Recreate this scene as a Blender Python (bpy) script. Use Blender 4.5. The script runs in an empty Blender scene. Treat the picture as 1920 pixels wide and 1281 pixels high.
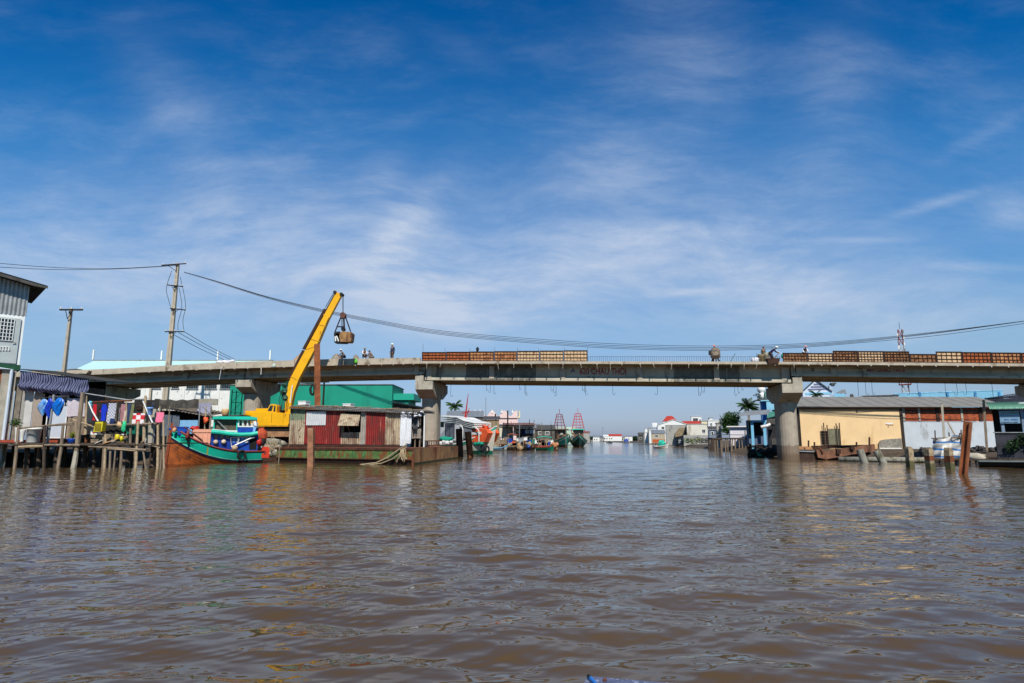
import bpy, bmesh, math, random
import numpy as np
from mathutils import Vector, Matrix
R = math.radians
random.seed(7)
scene = bpy.context.scene
COL = scene.collection

# ---------------------------------------------------------------- camera
CAM_H, PITCH, FOC = 2.0, R(8.96), 1170.0          # focal length in pixels of a 1920 px wide picture
cam_d = bpy.data.cameras.new('camera')
cam_d.sensor_width = 36; cam_d.lens = FOC / 1920 * 36
cam_d.clip_start = 0.05; cam_d.clip_end = 20000
cam = bpy.data.objects.new('camera', cam_d); COL.objects.link(cam)
cam.location = (0, 0, CAM_H); cam.rotation_euler = (math.pi/2 + PITCH, 0, 0)
scene.camera = cam
scene.view_settings.view_transform = 'Standard'
scene.view_settings.look = 'None'
scene.view_settings.exposure = 0.0
scene.view_settings.gamma = 1.0
scene.cycles.max_bounces = 6
scene.cycles.caustics_reflective = False
scene.cycles.caustics_refractive = False

cP, sP = math.cos(PITCH), math.sin(PITCH)
def ray(px, py):
    u = (px-960)/FOC; t = (640.5-py)/FOC
    return Vector((u, cP - t*sP, sP + t*cP))

# ---------------------------------------------------------------- sun
SUN_EL, SUN_AZ = R(46), R(7)
sdir = Vector((math.cos(SUN_EL)*math.sin(SUN_AZ), -math.cos(SUN_EL)*math.cos(SUN_AZ), math.sin(SUN_EL)))
sun_d = bpy.data.lights.new('sun', 'SUN'); sun_d.energy = 5.0; sun_d.angle = R(0.5); sun_d.color = (1, .95, .86)
sun = bpy.data.objects.new('sun', sun_d); COL.objects.link(sun)
sun.rotation_euler = sdir.to_track_quat('Z', 'Y').to_euler()

# ---------------------------------------------------------------- sky
world = bpy.data.worlds.new('World'); scene.world = world; world.use_nodes = True
class NT:
    """short-hand for building shader node trees"""
    def __init__(s, tree): s.t = tree; s.n = tree.nodes; s.l = tree.links
    def node(s, kind, **kw):
        n = s.n.new(kind)
        for k, v in kw.items(): setattr(n, k, v)
        return n
    def put(s, sock, v):
        if isinstance(v, bpy.types.NodeSocket): s.l.new(v, sock)
        elif v is not None:
            if isinstance(v, (tuple, list)) and len(v) == 3 and sock.type == 'RGBA': v = (*v, 1)
            sock.default_value = v
    def math(s, op, a, b=None, c=None, clamp=False):  # noqa
        n = s.node('ShaderNodeMath', operation=op, use_clamp=clamp)
        s.put(n.inputs[0], a)
        if b is not None: s.put(n.inputs[1], b)
        if c is not None: s.put(n.inputs[2], c)
        return n.outputs[0]
    def vmath(s, op, a, b=None):
        n = s.node('ShaderNodeVectorMath', operation=op); s.put(n.inputs[0], a)
        if b is not None: s.put(n.inputs[1], b)
        return n.outputs[0]
    def mix(s, f, a, b, mode='MIX'):
        n = s.node('ShaderNodeMix', data_type='RGBA', blend_type=mode)
        s.put(n.inputs[0], f); s.put(n.inputs[6], a); s.put(n.inputs[7], b)
        return n.outputs[2]
    def noise(s, vec, scale, detail=4, rough=.55, dist=0):
        n = s.node('ShaderNodeTexNoise'); s.put(n.inputs['Vector'], vec)
        n.inputs['Scale'].default_value = scale; n.inputs['Detail'].default_value = detail
        n.inputs['Roughness'].default_value = rough; n.inputs['Distortion'].default_value = dist
        return n.outputs[0]
    def ramp(s, v, lo, hi, a=0., b=1.):
        n = s.node('ShaderNodeMapRange', interpolation_type='SMOOTHSTEP')
        s.put(n.inputs[0], v); n.inputs[1].default_value = lo; n.inputs[2].default_value = hi
        n.inputs[3].default_value = a; n.inputs[4].default_value = b
        return n.outputs[0]
    def scale3(s, vec, sx, sy, sz): return s.vmath('MULTIPLY', vec, (sx, sy, sz))

w = NT(world.node_tree); w.n.clear()
sky = w.node('ShaderNodeTexSky', sky_type='NISHITA', sun_disc=False, sun_elevation=SUN_EL,
             sun_rotation=math.pi - SUN_AZ, air_density=1.0, dust_density=.6, ozone_density=3.0)
hs = w.node('ShaderNodeHueSaturation'); hs.inputs['Saturation'].default_value = 1.2
w.l.new(sky.outputs[0], hs.inputs['Color'])
tc = w.node('ShaderNodeTexCoord').outputs['Generated']
sep = w.node('ShaderNodeSeparateXYZ'); w.l.new(tc, sep.inputs[0])
yy = w.math('MAXIMUM', sep.outputs[1], .25)
U = w.math('DIVIDE', sep.outputs[0], yy); V = w.math('DIVIDE', sep.outputs[2], yy)
def blob(px, py, rx, ry, rot, amp, soft=1.0):
    d = ray(px, py); u0, v0 = d.x/d.y, d.z/d.y
    cr, sr = math.cos(R(rot)), math.sin(R(rot))
    du = w.math('SUBTRACT', U, u0); dv = w.math('SUBTRACT', V, v0)
    a = w.math('MULTIPLY_ADD', du, cr*FOC/rx, w.math('MULTIPLY', dv, sr*FOC/rx))
    b = w.math('MULTIPLY_ADD', dv, cr*FOC/ry, w.math('MULTIPLY', du, -sr*FOC/ry))
    r2 = w.math('MULTIPLY_ADD', a, a, w.math('MULTIPLY', b, b))
    e = w.math('POWER', 2.71828, w.math('MULTIPLY', r2, -soft))
    return w.math('MULTIPLY', e, amp)
cu = w.node('ShaderNodeCombineXYZ'); w.put(cu.inputs[0], U); w.put(cu.inputs[1], V)
warp = w.node('ShaderNodeTexNoise'); w.put(warp.inputs['Vector'], cu.outputs[0]); warp.inputs['Scale'].default_value = 2.2
wc = w.vmath('ADD', cu.outputs[0], w.scale3(w.vmath('SUBTRACT', warp.outputs[1], (.5, .5, .5)), .16, .16, 0))
def rotnoise(ang, sx, sy, scale, detail=7, rough=.6):
    m = w.node('ShaderNodeMapping'); m.inputs['Rotation'].default_value = (0, 0, R(ang)); m.inputs['Scale'].default_value = (sx, sy, 1)
    w.put(m.inputs['Vector'], wc); return w.noise(m.outputs[0], scale, detail, rough)
n1 = w.ramp(rotnoise(-18, 1, 3.2, 2.6, 9, .66), .33, .72)
n2 = w.ramp(rotnoise(35, 1, 2.6, 2.2, 9, .66), .35, .75)
n3 = w.ramp(rotnoise(14, 1, 5, 7.0, 10, .7), .3, .72)
dens = None
for a in [(835, 565, 150, 60, -8, .62), (760, 420, 130, 42, 52, .42), (1130, 500, 450, 90, 0, .54), (340, 230, 200, 60, -58, .16),
          (1330, 430, 220, 26, 4, .22), (1745, 385, 95, 11, 17, .34), (1570, 190, 80, 160, -8, .17), (1290, 110, 110, 200, 5, .13), (960, 450, 1100, 180, 0, .13), (900, 600, 1200, 90, 0, .16),
          (1890, 390, 55, 45, 10, .25), (140, 470, 330, 130, -8, .36), (1640, 590, 330, 70, 0, .38), (1150, 320, 110, 60, 10, .20),
          (1840, 500, 120, 10, -3, .22), (520, 470, 280, 120, 0, .38), (1600, 450, 110, 7, 0, .22), (1290, 548, 70, 8, 6, .3),
          (870, 95, 80, 30, -30, .05), (720, 330, 45, 60, -30, .15), (1830, 260, 110, 16, 28, .12), (1450, 350, 260, 110, 10, .12)]:
    b = blob(*a); dens = b if dens is None else w.math('ADD', dens, b)
tex = w.math('MULTIPLY_ADD', n1, .5, w.math('MULTIPLY_ADD', n2, .36, w.math('MULTIPLY', n3, .4)))
tex = w.math('ADD', tex, .28)
thin = w.math('MULTIPLY', w.math('MULTIPLY', n1, n2), w.ramp(V, .45, .95, .22, .07))
dens = w.math('ADD', w.math('MULTIPLY', dens, tex), thin, clamp=True)
# clouds thin out below the horizon
dens = w.math('MULTIPLY', dens, w.ramp(V, .0, .12))
cr_ = w.node('ShaderNodeValToRGB'); w.put(cr_.inputs[0], w.math('DIVIDE', V, 1.2))
for i_, (p_, c_) in enumerate([(0, (.64,.78,1.36)), (.054, (.80,.84,1.16)), (.11, (.96,1.0,1.18)), (.176, (1.12,1.2,1.26)), (.33, (.84,1.3,1.5)), (.52, (.32,1.24,1.6)), (.75, (.02,.93,1.42)), (1.15, (.01,.66,1.0))]):
    e_ = cr_.color_ramp.elements[i_] if i_ < 2 else cr_.color_ramp.elements.new(p_/1.2)
    e_.position = p_/1.2; e_.color = (c_[0]/2, c_[1]/2, c_[2]/2, 1)
air = w.vmath('MULTIPLY', hs.outputs[0], w.scale3(cr_.outputs[0], 2, 2, 2))
skyc = w.mix(w.math('MULTIPLY', dens, 1.15, clamp=True), air, (6.3, 7.4, 9.3))
bg = w.node('ShaderNodeBackground'); w.l.new(skyc, bg.inputs[0]); bg.inputs[1].default_value = .085
out = w.node('ShaderNodeOutputWorld'); w.l.new(bg.outputs[0], out.inputs[0])

# ---------------------------------------------------------------- helpers
def lin(c):
    return tuple(((x/255)/12.92 if x/255 <= .04045 else ((x/255+.055)/1.055)**2.4) for x in c)
MATS = {}
def mat(name, rgb, rough=.7, metal=0., var=.25, scale=2., bump=.0, bscale=20., dirt=None, spec=.4, stretch=(1, 1, 1), alpha=None):
    """painted / weathered surface. dirt = (rgb, lo, hi, scale, zstretch): where noise runs from lo to hi the dirt colour takes over"""
    if name in MATS: return MATS[name]
    m = bpy.data.materials.new(name); m.use_nodes = True; MATS[name] = m
    t = NT(m.node_tree); b = t.n['Principled BSDF']
    pos = t.node('ShaderNodeNewGeometry').outputs['Position']
    c = lin(rgb)
    base = c
    if var:
        f = t.noise(t.scale3(pos, *stretch), scale, 5, .6)
        lo = tuple(x*(1-var) for x in c); hi = tuple(min(1, x*(1+var*.8)) for x in c)
        base = t.mix(t.ramp(f, .3, .7), lo, hi)
    if dirt:
        ds = dirt if isinstance(dirt, list) else [dirt]
        for (dc, lo, hi, sc, zs) in ds:
            f = t.noise(t.scale3(pos, 1, 1, zs), sc, 6, .62)
            base = t.mix(t.ramp(f, lo, hi), base, lin(dc))
    t.put(b.inputs['Base Color'], base)
    b.inputs['Roughness'].default_value = rough; b.inputs['Metallic'].default_value = metal
    b.inputs['Specular IOR Level'].default_value = spec
    if bump:
        bn = t.node('ShaderNodeBump'); bn.inputs['Strength'].default_value = bump; bn.inputs['Distance'].default_value = .03
        t.put(bn.inputs['Height'], t.noise(pos, bscale, 5, .6)); t.l.new(bn.outputs[0], b.inputs['Normal'])
    if alpha is not None: b.inputs['Alpha'].default_value = alpha
    return m

class Frame:
    """a local frame standing on the water level: x along, y away, z up"""
    def __init__(s, x=0., y=0., ang=0., z=0.):
        s.o = Vector((x, y, z)); a = R(ang); s.e = Vector((math.cos(a), math.sin(a), 0)); s.n = Vector((-math.sin(a), math.cos(a), 0))
    def w(s, p): return s.o + s.e*p[0] + s.n*p[1] + Vector((0, 0, p[2]))
    def px(s, px, py, t=0.):
        d = ray(px, py); p0 = s.o + s.n*t; c = Vector((0, 0, CAM_H))
        k = (p0-c).dot(s.n)/d.dot(s.n); q = c+d*k
        return (q-s.o).dot(s.e), q.z-s.o.z
    def rect(s, l, t, r, b, y=0.):
        my, mx = (t+b)/2, (l+r)/2
        return s.px(l, my, y)[0], s.px(r, my, y)[0], s.px(mx, b, y)[1], s.px(mx, t, y)[1]
WORLD = Frame()
def FY(Y, px=960, ang=0.):
    """frame whose origin stands at distance Y under picture column px (water level)"""
    d = ray(px, 825); k = Y/d.y
    return Frame(d.x*k, Y, ang)
def WG(px, py):
    d = ray(px, py); k = -CAM_H/d.z; return (d.x*k, d.y*k)

class MB:
    def __init__(s, fr=WORLD): s.v = []; s.f = []; s.m = []; s.fr = fr; s.mi = 0
    def add(s, vs, fs):
        n = len(s.v); s.v += [tuple(s.fr.w(p)) for p in vs]; s.f += [tuple(i+n for i in f) for f in fs]; s.m += [s.mi]*len(fs); return s
    def box(s, x0, x1, y0, y1, z0, z1):
        return s.add([(x0,y0,z0),(x1,y0,z0),(x1,y1,z0),(x0,y1,z0),(x0,y0,z1),(x1,y0,z1),(x1,y1,z1),(x0,y1,z1)],
                     [(0,3,2,1),(4,5,6,7),(0,1,5,4),(1,2,6,5),(2,3,7,6),(3,0,4,7)])
    def prism(s, poly, y0, y1):
        """poly = [(x,z)...] extruded along y"""
        n = len(poly)
        return s.add([(x,y0,z) for x,z in poly]+[(x,y1,z) for x,z in poly],
                     [tuple(range(n)), tuple(range(2*n-1, n-1, -1))]+[(i,i+n,(i+1)%n+n,(i+1)%n) for i in range(n)])
    def slab(s, poly, z0, z1):
        """poly = [(x,y)...] extruded in z"""
        n = len(poly)
        return s.add([(x,y,z0) for x,y in poly]+[(x,y,z1) for x,y in poly],
                     [tuple(range(n-1,-1,-1)), tuple(range(n,2*n))]+[(i,(i+1)%n,(i+1)%n+n,i+n) for i in range(n)])
    def bar(s, p, q, w_=.05, h=None):
        """square bar"""
        p, q = Vector(p), Vector(q); d = (q-p).normalized(); h = h or w_
        a = d.cross(Vector((0,0,1)))
        if a.length < 1e-3: a = Vector((1,0,0))
        a.normalize(); b = a.cross(d).normalized()
        a *= w_/2; b *= h/2
        return s.add([p-a-b, p+a-b, p+a+b, p-a+b, q-a-b, q+a-b, q+a+b, q-a+b],
                     [(0,1,2,3),(7,6,5,4),(0,4,5,1),(1,5,6,2),(2,6,7,3),(3,7,4,0)])
    def tube(s, pts, r=.03, n=6, cap=True):
        pts = [Vector(p) for p in pts]; rs = r if isinstance(r, (list, tuple)) else [r]*len(pts)
        vs = []
        for i, p in enumerate(pts):
            d = (pts[min(i+1, len(pts)-1)]-pts[max(i-1, 0)])
            if d.length < 1e-6: d = Vector((0,0,1))
            d.normalize(); up = Vector((0,0,1)) if abs(d.z) < .9 else Vector((1,0,0))
            a = d.cross(up).normalized(); b = d.cross(a).normalized()
            for k in range(n):
                th = 2*math.pi*k/n; vs.append(p+a*math.cos(th)*rs[i]+b*math.sin(th)*rs[i])
        fs = [(i*n+k, i*n+(k+1)%n, (i+1)*n+(k+1)%n, (i+1)*n+k) for i in range(len(pts)-1) for k in range(n)]
        if cap: fs += [tuple(range(n-1,-1,-1)), tuple(range((len(pts)-1)*n, len(pts)*n))]
        return s.add(vs, fs)
    def lathe(s, c, prof, n=12):
        """prof=[(r,z)...] round a vertical axis at c"""
        vs = [(c[0]+r*math.cos(2*math.pi*k/n), c[1]+r*math.sin(2*math.pi*k/n), c[2]+z) for r, z in prof for k in range(n)]
        m = len(prof)
        fs = [(i*n+k, i*n+(k+1)%n, (i+1)*n+(k+1)%n, (i+1)*n+k) for i in range(m-1) for k in range(n)]
        fs += [tuple(range(n-1,-1,-1)), tuple(range((m-1)*n, m*n))]
        return s.add(vs, fs)
    def grid(s, fn, nu, nv):
        vs = [fn(i/nu, j/nv) for j in range(nv+1) for i in range(nu+1)]
        fs = [(j*(nu+1)+i, j*(nu+1)+i+1, (j+1)*(nu+1)+i+1, (j+1)*(nu+1)+i) for j in range(nv) for i in range(nu)]
        return s.add(vs, fs)
    def corr(s, p00, p10, p01, p11, waves, amp=.02, rows=1, jit=0.):
        """corrugated sheet: ridges run from edge p00-p10 to edge p01-p11"""
        p00, p10, p01, p11 = map(Vector, (p00, p10, p01, p11))
        nrm = (p10-p00).cross(p01-p00).normalized()
        waves = max(2, int(waves)); nu = waves*4
        def fn(a, b):
            p = p00.lerp(p10, a).lerp(p01.lerp(p11, a), b)
            return p + nrm*(amp*math.sin(a*waves*2*math.pi)+ (jit*math.sin(a*7.3+b*3)*b))
        return s.grid(fn, nu, rows)
    def blobby(s, c, r, n=8, m=5, j=.2, sq=1.):
        rx, ry, rz = r if isinstance(r, (tuple, list)) else (r, r, r)
        rr = random.Random(int(abs(c[0]*71+c[1]*13+c[2]*7)*10))
        jj = [[1+rr.uniform(-j, j) for _ in range(n)] for _ in range(m+1)]
        vs = []
        for i in range(m+1):
            th = math.pi*i/m
            for k in range(n):
                ph = 2*math.pi*k/n; q = jj[i][k] if 0 < i < m else 1
                vs.append((c[0]+rx*math.sin(th)*math.cos(ph)*q, c[1]+ry*math.sin(th)*math.sin(ph)*q, c[2]-rz*math.cos(th)*(q if 0 < i < m else 1)))
        fs = [(i*n+k, i*n+(k+1)%n, (i+1)*n+(k+1)%n, (i+1)*n+k) for i in range(m) for k in range(n)]
        return s.add(vs, fs)

ORG = {}
def root(name, label, cat, loc, group=None):
    o = bpy.data.objects.new(name, None); COL.objects.link(o); o.location = loc; o.empty_display_size = .3
    o['label'] = label; o['category'] = cat
    if group: o['group'] = group
    ORG[o.name] = Vector(loc)
    return o
def build(name, mb, mats, parent=None, smooth=False, label=None, cat=None, group=None, kind=None):
    if not isinstance(mats, (list, tuple)): mats = [mats]
    if parent is None:
        v = np.array(mb.v); org = Vector((float(v[:,0].mean()), float(v[:,1].mean()), float(v[:,2].min())))
        if kind == 'structure': org = Vector((0, 0, 0))
    else: org = ORG[parent.name]
    me = bpy.data.meshes.new(name)
    me.from_pydata([(a-org.x, b-org.y, c-org.z) for a, b, c in mb.v], [], mb.f)
    for m in mats: me.materials.append(m)
    me.polygons.foreach_set('material_index', mb.m)
    if smooth: me.polygons.foreach_set('use_smooth', [True]*len(me.polygons))
    me.update()
    o = bpy.data.objects.new(name, me); COL.objects.link(o)
    if parent is None: o.location = org
    else: o.parent = parent
    ORG[o.name] = org
    if label: o['label'] = label
    if cat: o['category'] = cat
    if group: o['group'] = group
    if kind: o['kind'] = kind
    return o
def single(name, label, cat, mb, mats, smooth=False, group=None): return build(name, mb, mats, None, smooth, label, cat, group)
def kids(o): return [c for c in bpy.data.objects if c.parent == o]
def copy_thing(o, loc, rotz=0, label=None, group=None, mats=None):
    c = o.copy(); COL.objects.link(c); c.location = loc; c.rotation_euler = (0, 0, rotz)
    if label: c['label'] = label
    if group: c['group'] = group
    for ch in kids(o):
        d = ch.copy(); COL.objects.link(d); d.parent = c
        for g in kids(ch):
            e = g.copy(); COL.objects.link(e); e.parent = d
    return c
def text_mesh(name, body, size, fr, x, y, z, m, parent, depth=.01, yaw=0., bold=.0, rise=0.):
    """flat lettering standing in frame fr, lower left at (x,y,z), raised by depth towards -y"""
    cu_ = bpy.data.curves.new(name, 'FONT'); cu_.body = body; cu_.size = size; cu_.extrude = depth/2; cu_.offset = bold
    cu_.resolution_u = 2
    t = bpy.data.objects.new('tmp', cu_); COL.objects.link(t)
    bpy.context.view_layer.update()
    me = bpy.data.meshes.new_from_object(t.evaluated_get(bpy.context.evaluated_depsgraph_get()))
    bpy.data.objects.remove(t)
    mb = MB(fr)
    mb.add([(x+v.co.x, y-v.co.z, z+v.co.y+rise*v.co.x) for v in me.vertices], [tuple(p.vertices) for p in me.polygons])
    return build(name, mb, m, parent)

# ---------------------------------------------------------------- materials
CONC = mat('concrete', (170,162,146), .85, var=.18, scale=1.2, bump=.3, bscale=12, dirt=[((96,88,76), .52, .75, 1.6, .25)])
CONC_L = mat('concrete_pale', (176,164,146), .85, var=.14, scale=1.5, bump=.25, bscale=14, dirt=[((118,102,84), .55, .72, 1.1, .6)])
CONC_W = mat('concrete_web', (178,170,152), .8, var=.15, scale=.8, bump=.15, bscale=8, dirt=[((104,96,84), .56, .68, 1.2, .12)])
WEB_DK = mat('concrete_wet', (108,104,94), .75, var=.3, scale=2., dirt=[((150,144,132), .57, .62, 3.2, .06)])
RUST = mat('rust', (110,62,36), .85, var=.4, scale=3., bump=.4, bscale=25, dirt=[((58,34,24), .5, .68, 2.2, .5)])
RUST_D = mat('rust_dark', (62,38,28), .85, var=.4, scale=3., bump=.3)
STEEL_D = mat('steel_dark', (38,32,30), .6, var=.3, metal=.3)
WOOD = mat('weathered_wood', (132,116,98), .9, var=.35, scale=5, bump=.4, bscale=30, stretch=(1,1,.2))
WOOD_D = mat('wood_dark', (72,60,50), .9, var=.4, scale=4, bump=.4)
WOOD_L = mat('wood_pale', (172,150,120), .9, var=.25, scale=5, bump=.3)
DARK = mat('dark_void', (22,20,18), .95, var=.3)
WHITE = mat('white_paint', (225,224,220), .6, var=.06, scale=1.5, dirt=[((150,148,140), .62, .8, 1.5, .4)])
WHITE_W = mat('white_weathered', (222,220,214), .8, var=.08, scale=1, bump=.2, dirt=[((120,118,112), .60, .70, 2.2, .5), ((70,70,66), .66, .74, 4.5, .8)])
TIN = mat('tin_grey', (150,152,152), .5, metal=.35, var=.2, scale=1.5, dirt=[((110,84,62), .6, .75, 1.4, .4)])
TIN_B = mat('tin_beige', (176,160,134), .65, metal=.1, var=.22, scale=1.6, dirt=[((128,104,84), .48, .62, 1.4, .25), ((104,60,38), .58, .66, 4, .4)])
TIN_W = mat('tin_white', (205,205,205), .5, metal=.2, var=.1, dirt=[((150,120,96), .65, .78, 3, .5)])
TIN_RED = mat('tin_red', (128,30,26), .6, var=.2, scale=1.4, dirt=[((88,40,30), .48, .62, 1.6, .25), ((170,96,78), .60, .70, 3, .2), ((96,60,40), .62, .72, 4, .5)])
TIN_GRN = mat('tin_green_worn', (120,130,104), .6, var=.2, dirt=[((74,58,46), .5, .62, 3, .5), ((52,130,96), .56, .68, 5, .6)])
TIN_D = mat('tin_dark', (78,76,72), .7, var=.3, dirt=[((50,42,36), .5, .7, 2, .5)])
RED = mat('red_paint', (178,36,34), .5, var=.15)
MAROON = mat('maroon_letter', (150,30,34), .7, var=.2)
TEAL = mat('teal_paint', (24,192,164), .45, var=.14, scale=1.2, dirt=[((14,98,84), .58, .75, 3, .3), ((150,200,180), .68, .76, 7, .3)])
TEAL_D = mat('teal_dark_paint', (10,104,84), .5, var=.2)
BLUE = mat('blue_paint', (18,66,160), .45, var=.18, scale=2)
NAVY = mat('navy_paint', (20,24,62), .5, var=.2)
SKYB = mat('light_blue_paint', (132,190,216), .6, var=.08, dirt=[((90,130,150), .62, .8, 1.4, .4)])
ORANGE = mat('orange_hull', (150,76,28), .7, var=.3, scale=1.8, bump=.2, dirt=[((92,48,26), .52, .7, 2, .6)])
ORANGE_B = mat('orange_bright', (224,92,48), .5, var=.15, dirt=[((190,160,140), .62, .7, 5, .6)])
YELLOW = mat('yellow_machine', (235,172,8), .38, var=.08, scale=1.2, dirt=[((120,84,20), .64, .76, 2.5, .4)])
BLACK = mat('black_rubber', (22,22,24), .7, var=.2)
GLASSY = mat('dark_glass', (24,30,34), .12, var=.1, spec=.6)
ROPE = mat('rope', (170,150,120), .95, var=.3, scale=20)
CLOTH = {}
def cloth(r, g, b):
    k = 'cloth_%d_%d_%d' % (r, g, b); return mat(k, (r, g, b), .9, var=.12, scale=6)

# ================================================================ water
def make_water():
    ys = [-400, -120, -40, -12, -3, 0, 2, 3.2]; y = 4.0
    while y < 90: ys.append(y); y *= 1.0065
    while y < 9000: ys.append(y); y *= 1.06
    ku = 3.6; n = 250
    xs = [62*math.sinh(ku*i/n)/math.sinh(ku) for i in range(-n, n+1)]
    xs = [-6000, -1500, -400, -150, -85] + xs + [85, 150, 400, 1500, 6000]
    X, Y = np.meshgrid(np.array(xs), np.array(ys)); Z = np.zeros_like(X)
    dx = np.gradient(np.array(xs))[None, :]*np.ones_like(X); dy = np.gradient(np.array(ys))[:, None]*np.ones_like(X)
    sp = np.maximum(dx, dy)
    rng = np.random.RandomState(3)
    # slow patches where the ripples are stronger or weaker
    patch = .75+.25*np.sin(X*.21+1.3*np.sin(Y*.13))*np.sin(Y*.17+.9*np.sin(X*.11))
    for i in range(120):
        lam = .32*math.exp(rng.uniform(0, 2.3)); th = rng.normal(math.pi/2+.1, .5)
        a = lam*.0024*rng.uniform(.4, 1.2)*(1.15 if lam < 1.4 else .75); k = 2*math.pi/lam
        fade = np.clip((lam/sp-2.5)/2.5, 0, 1)
        ph = k*(X*math.cos(th)+Y*math.sin(th))+rng.uniform(0, 6.28) + .8*np.sin(X*.35/lam**.5+i)+.8*np.sin(Y*.31/lam**.5+2*i)
        Z += a*fade*patch*(np.sin(ph)+.22*np.cos(2*ph))
    me = bpy.data.meshes.new('river_water')
    nx, ny = len(xs), len(ys)
    me.vertices.add(nx*ny); me.vertices.foreach_set('co', np.stack([X, Y, Z], -1).ravel())
    idx = np.arange(nx*ny).reshape(ny, nx)
    q = np.stack([idx[:-1, :-1], idx[:-1, 1:], idx[1:, 1:], idx[1:, :-1]], -1).reshape(-1)
    nf = (nx-1)*(ny-1)
    me.loops.add(nf*4); me.loops.foreach_set('vertex_index', q.astype(np.int32))
    me.polygons.add(nf); me.polygons.foreach_set('loop_start', (np.arange(nf)*4).astype(np.int32))
    me.polygons.foreach_set('use_smooth', [True]*nf)
    me.update(calc_edges=True)
    m = bpy.data.materials.new('muddy_water'); m.use_nodes = True
    t = NT(m.node_tree); b = t.n['Principled BSDF']
    pos = t.node('ShaderNodeNewGeometry').outputs['Position']
    f = t.noise(pos, .06, 4)
    t.put(b.inputs['Base Color'], t.mix(t.ramp(f, .35, .65), lin((80, 63, 41)), lin((94, 75, 50))))
    b.inputs['Roughness'].default_value = .045; b.inputs['IOR'].default_value = 1.333; b.inputs['Specular IOR Level'].default_value = .5
    calm = t.ramp(t.noise(t.scale3(pos, .45, 1.3, 1), .3, 4), .38, .64, .12, 1.)
    calm2 = t.ramp(t.noise(t.scale3(pos, .8, 1.7, 1), .9, 3), .4, .62, .15, 1.)
    def train(ang, lam, a, dist, mask=None):
        m_ = t.node('ShaderNodeMapping'); m_.inputs['Rotation'].default_value = (0, 0, R(90-ang)); t.put(m_.inputs['Vector'], pos)
        wt = t.node('ShaderNodeTexWave', wave_type='BANDS', bands_direction='X', wave_profile='SIN'); t.put(wt.inputs['Vector'], m_.outputs[0])
        wt.inputs['Scale'].default_value = 2*math.pi/(20*lam); wt.inputs['Distortion'].default_value = dist; wt.inputs['Detail'].default_value = 3
        wt.inputs['Detail Scale'].default_value = .35; wt.inputs['Detail Roughness'].default_value = .6
        v = t.math('MULTIPLY', wt.outputs[1], 2*a)
        return t.math('MULTIPLY', v, mask) if mask else v
    h = None
    for args in [(8, .95, .0040, 8), (-22, .55, .0040, 8, calm), (27, .33, .0031, 9, calm), (-9, .21, .0021, 9, calm2), (38, .15, .0013, 8, calm2), (-50, .25, .0013, 8, calm)]:
        v = train(*args); h = v if h is None else t.math('ADD', h, v)
    h = t.math('ADD', h, t.math('MULTIPLY', t.noise(t.scale3(pos, .5, 1, 1), 1.2, 3, .5, .5), .020))
    bn = t.node('ShaderNodeBump'); bn.inputs['Strength'].default_value = 1.; bn.inputs['Distance'].default_value = 1.
    t.put(bn.inputs['Height'], h); t.l.new(bn.outputs[0], b.inputs['Normal'])
    me.materials.append(m)
    o = bpy.data.objects.new('river_water', me); COL.objects.link(o); o['kind'] = 'structure'
make_water()

# ================================================================ banks and far land
MUD = mat('mud', (84,70,56), .9, var=.35, scale=1.5, bump=.8, bscale=4, dirt=[((52,44,36), .5, .7, .8, 1)])
SOIL = mat('soil', (112,98,80), .95, var=.3, scale=.6, bump=.6, bscale=3, dirt=[((70,84,44), .56, .68, .25, 1)])
def bank(name, edge, back, z, slope=2.2):
    """edge = water line [(x,y)], back = matching far points"""
    mb = MB(); rows = []
    rr = random.Random(5)
    pts = []
    for (a, b) in zip(zip(edge[:-1], edge[1:]), zip(back[:-1], back[1:])):
        n = 10
        for i in range(n): pts.append((Vector(a[0]).lerp(Vector(a[1]), i/n), Vector(b[0]).lerp(Vector(b[1]), i/n)))
    pts.append((Vector(edge[-1]), Vector(back[-1])))
    vs = []
    for e, k in pts:
        d = (k-e).normalized()
        for off, zz in ((-1.5, -1.2), (0, -.05), (.5*slope, z*.45), (slope, z*.9), (slope+3, z)):
            q = e+d*(off+rr.uniform(-.25, .25)); vs.append((q.x, q.y, zz+rr.uniform(-.08, .08)*(1 if off > 0 else 0)))
        vs.append((k.x, k.y, z))
    m = 6; n = len(pts)
    fs = [(i*m+j, (i+1)*m+j, (i+1)*m+j+1, i*m+j+1) for i in range(n-1) for j in range(m-1)]
    mb.add(vs, fs)
    build(name, mb, [SOIL if z < 2 and name == 'far_ground' else MUD], kind='structure', smooth=True)
bank('left_bank', [(-75,43),(-44,46.5),(-33,51),(-27,61),(-25.4,72),(-14,78),(-13,100),(-10,150),(-4,210),(20,300),(60,480),(75,800)],
     [(-260,80),(-260,90),(-250,100),(-250,110),(-250,120),(-230,150),(-230,190),(-230,300),(-230,400),(-230,600),(-230,800),(-200,1400)], 1.05)
bank('right_bank', [(90,38),(54,45),(44,52),(41,60),(44,70),(46,76),(41,81),(33.5,85),(35,95),(35,105),(44,140),(52,200),(68,300),(85,440),(105,800)],
     [(260,40),(260,52),(260,64),(260,76),(260,88),(260,98),(260,108),(260,118),(260,128),(260,160),(260,220),(260,300),(260,420),(300,600),(420,1400)], .75)
bank('far_ground', [(400,800),(150,820),(75,815),(-60,820)], [(900,2600),(300,2600),(0,2600),(-500,2600)], .8)

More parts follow.
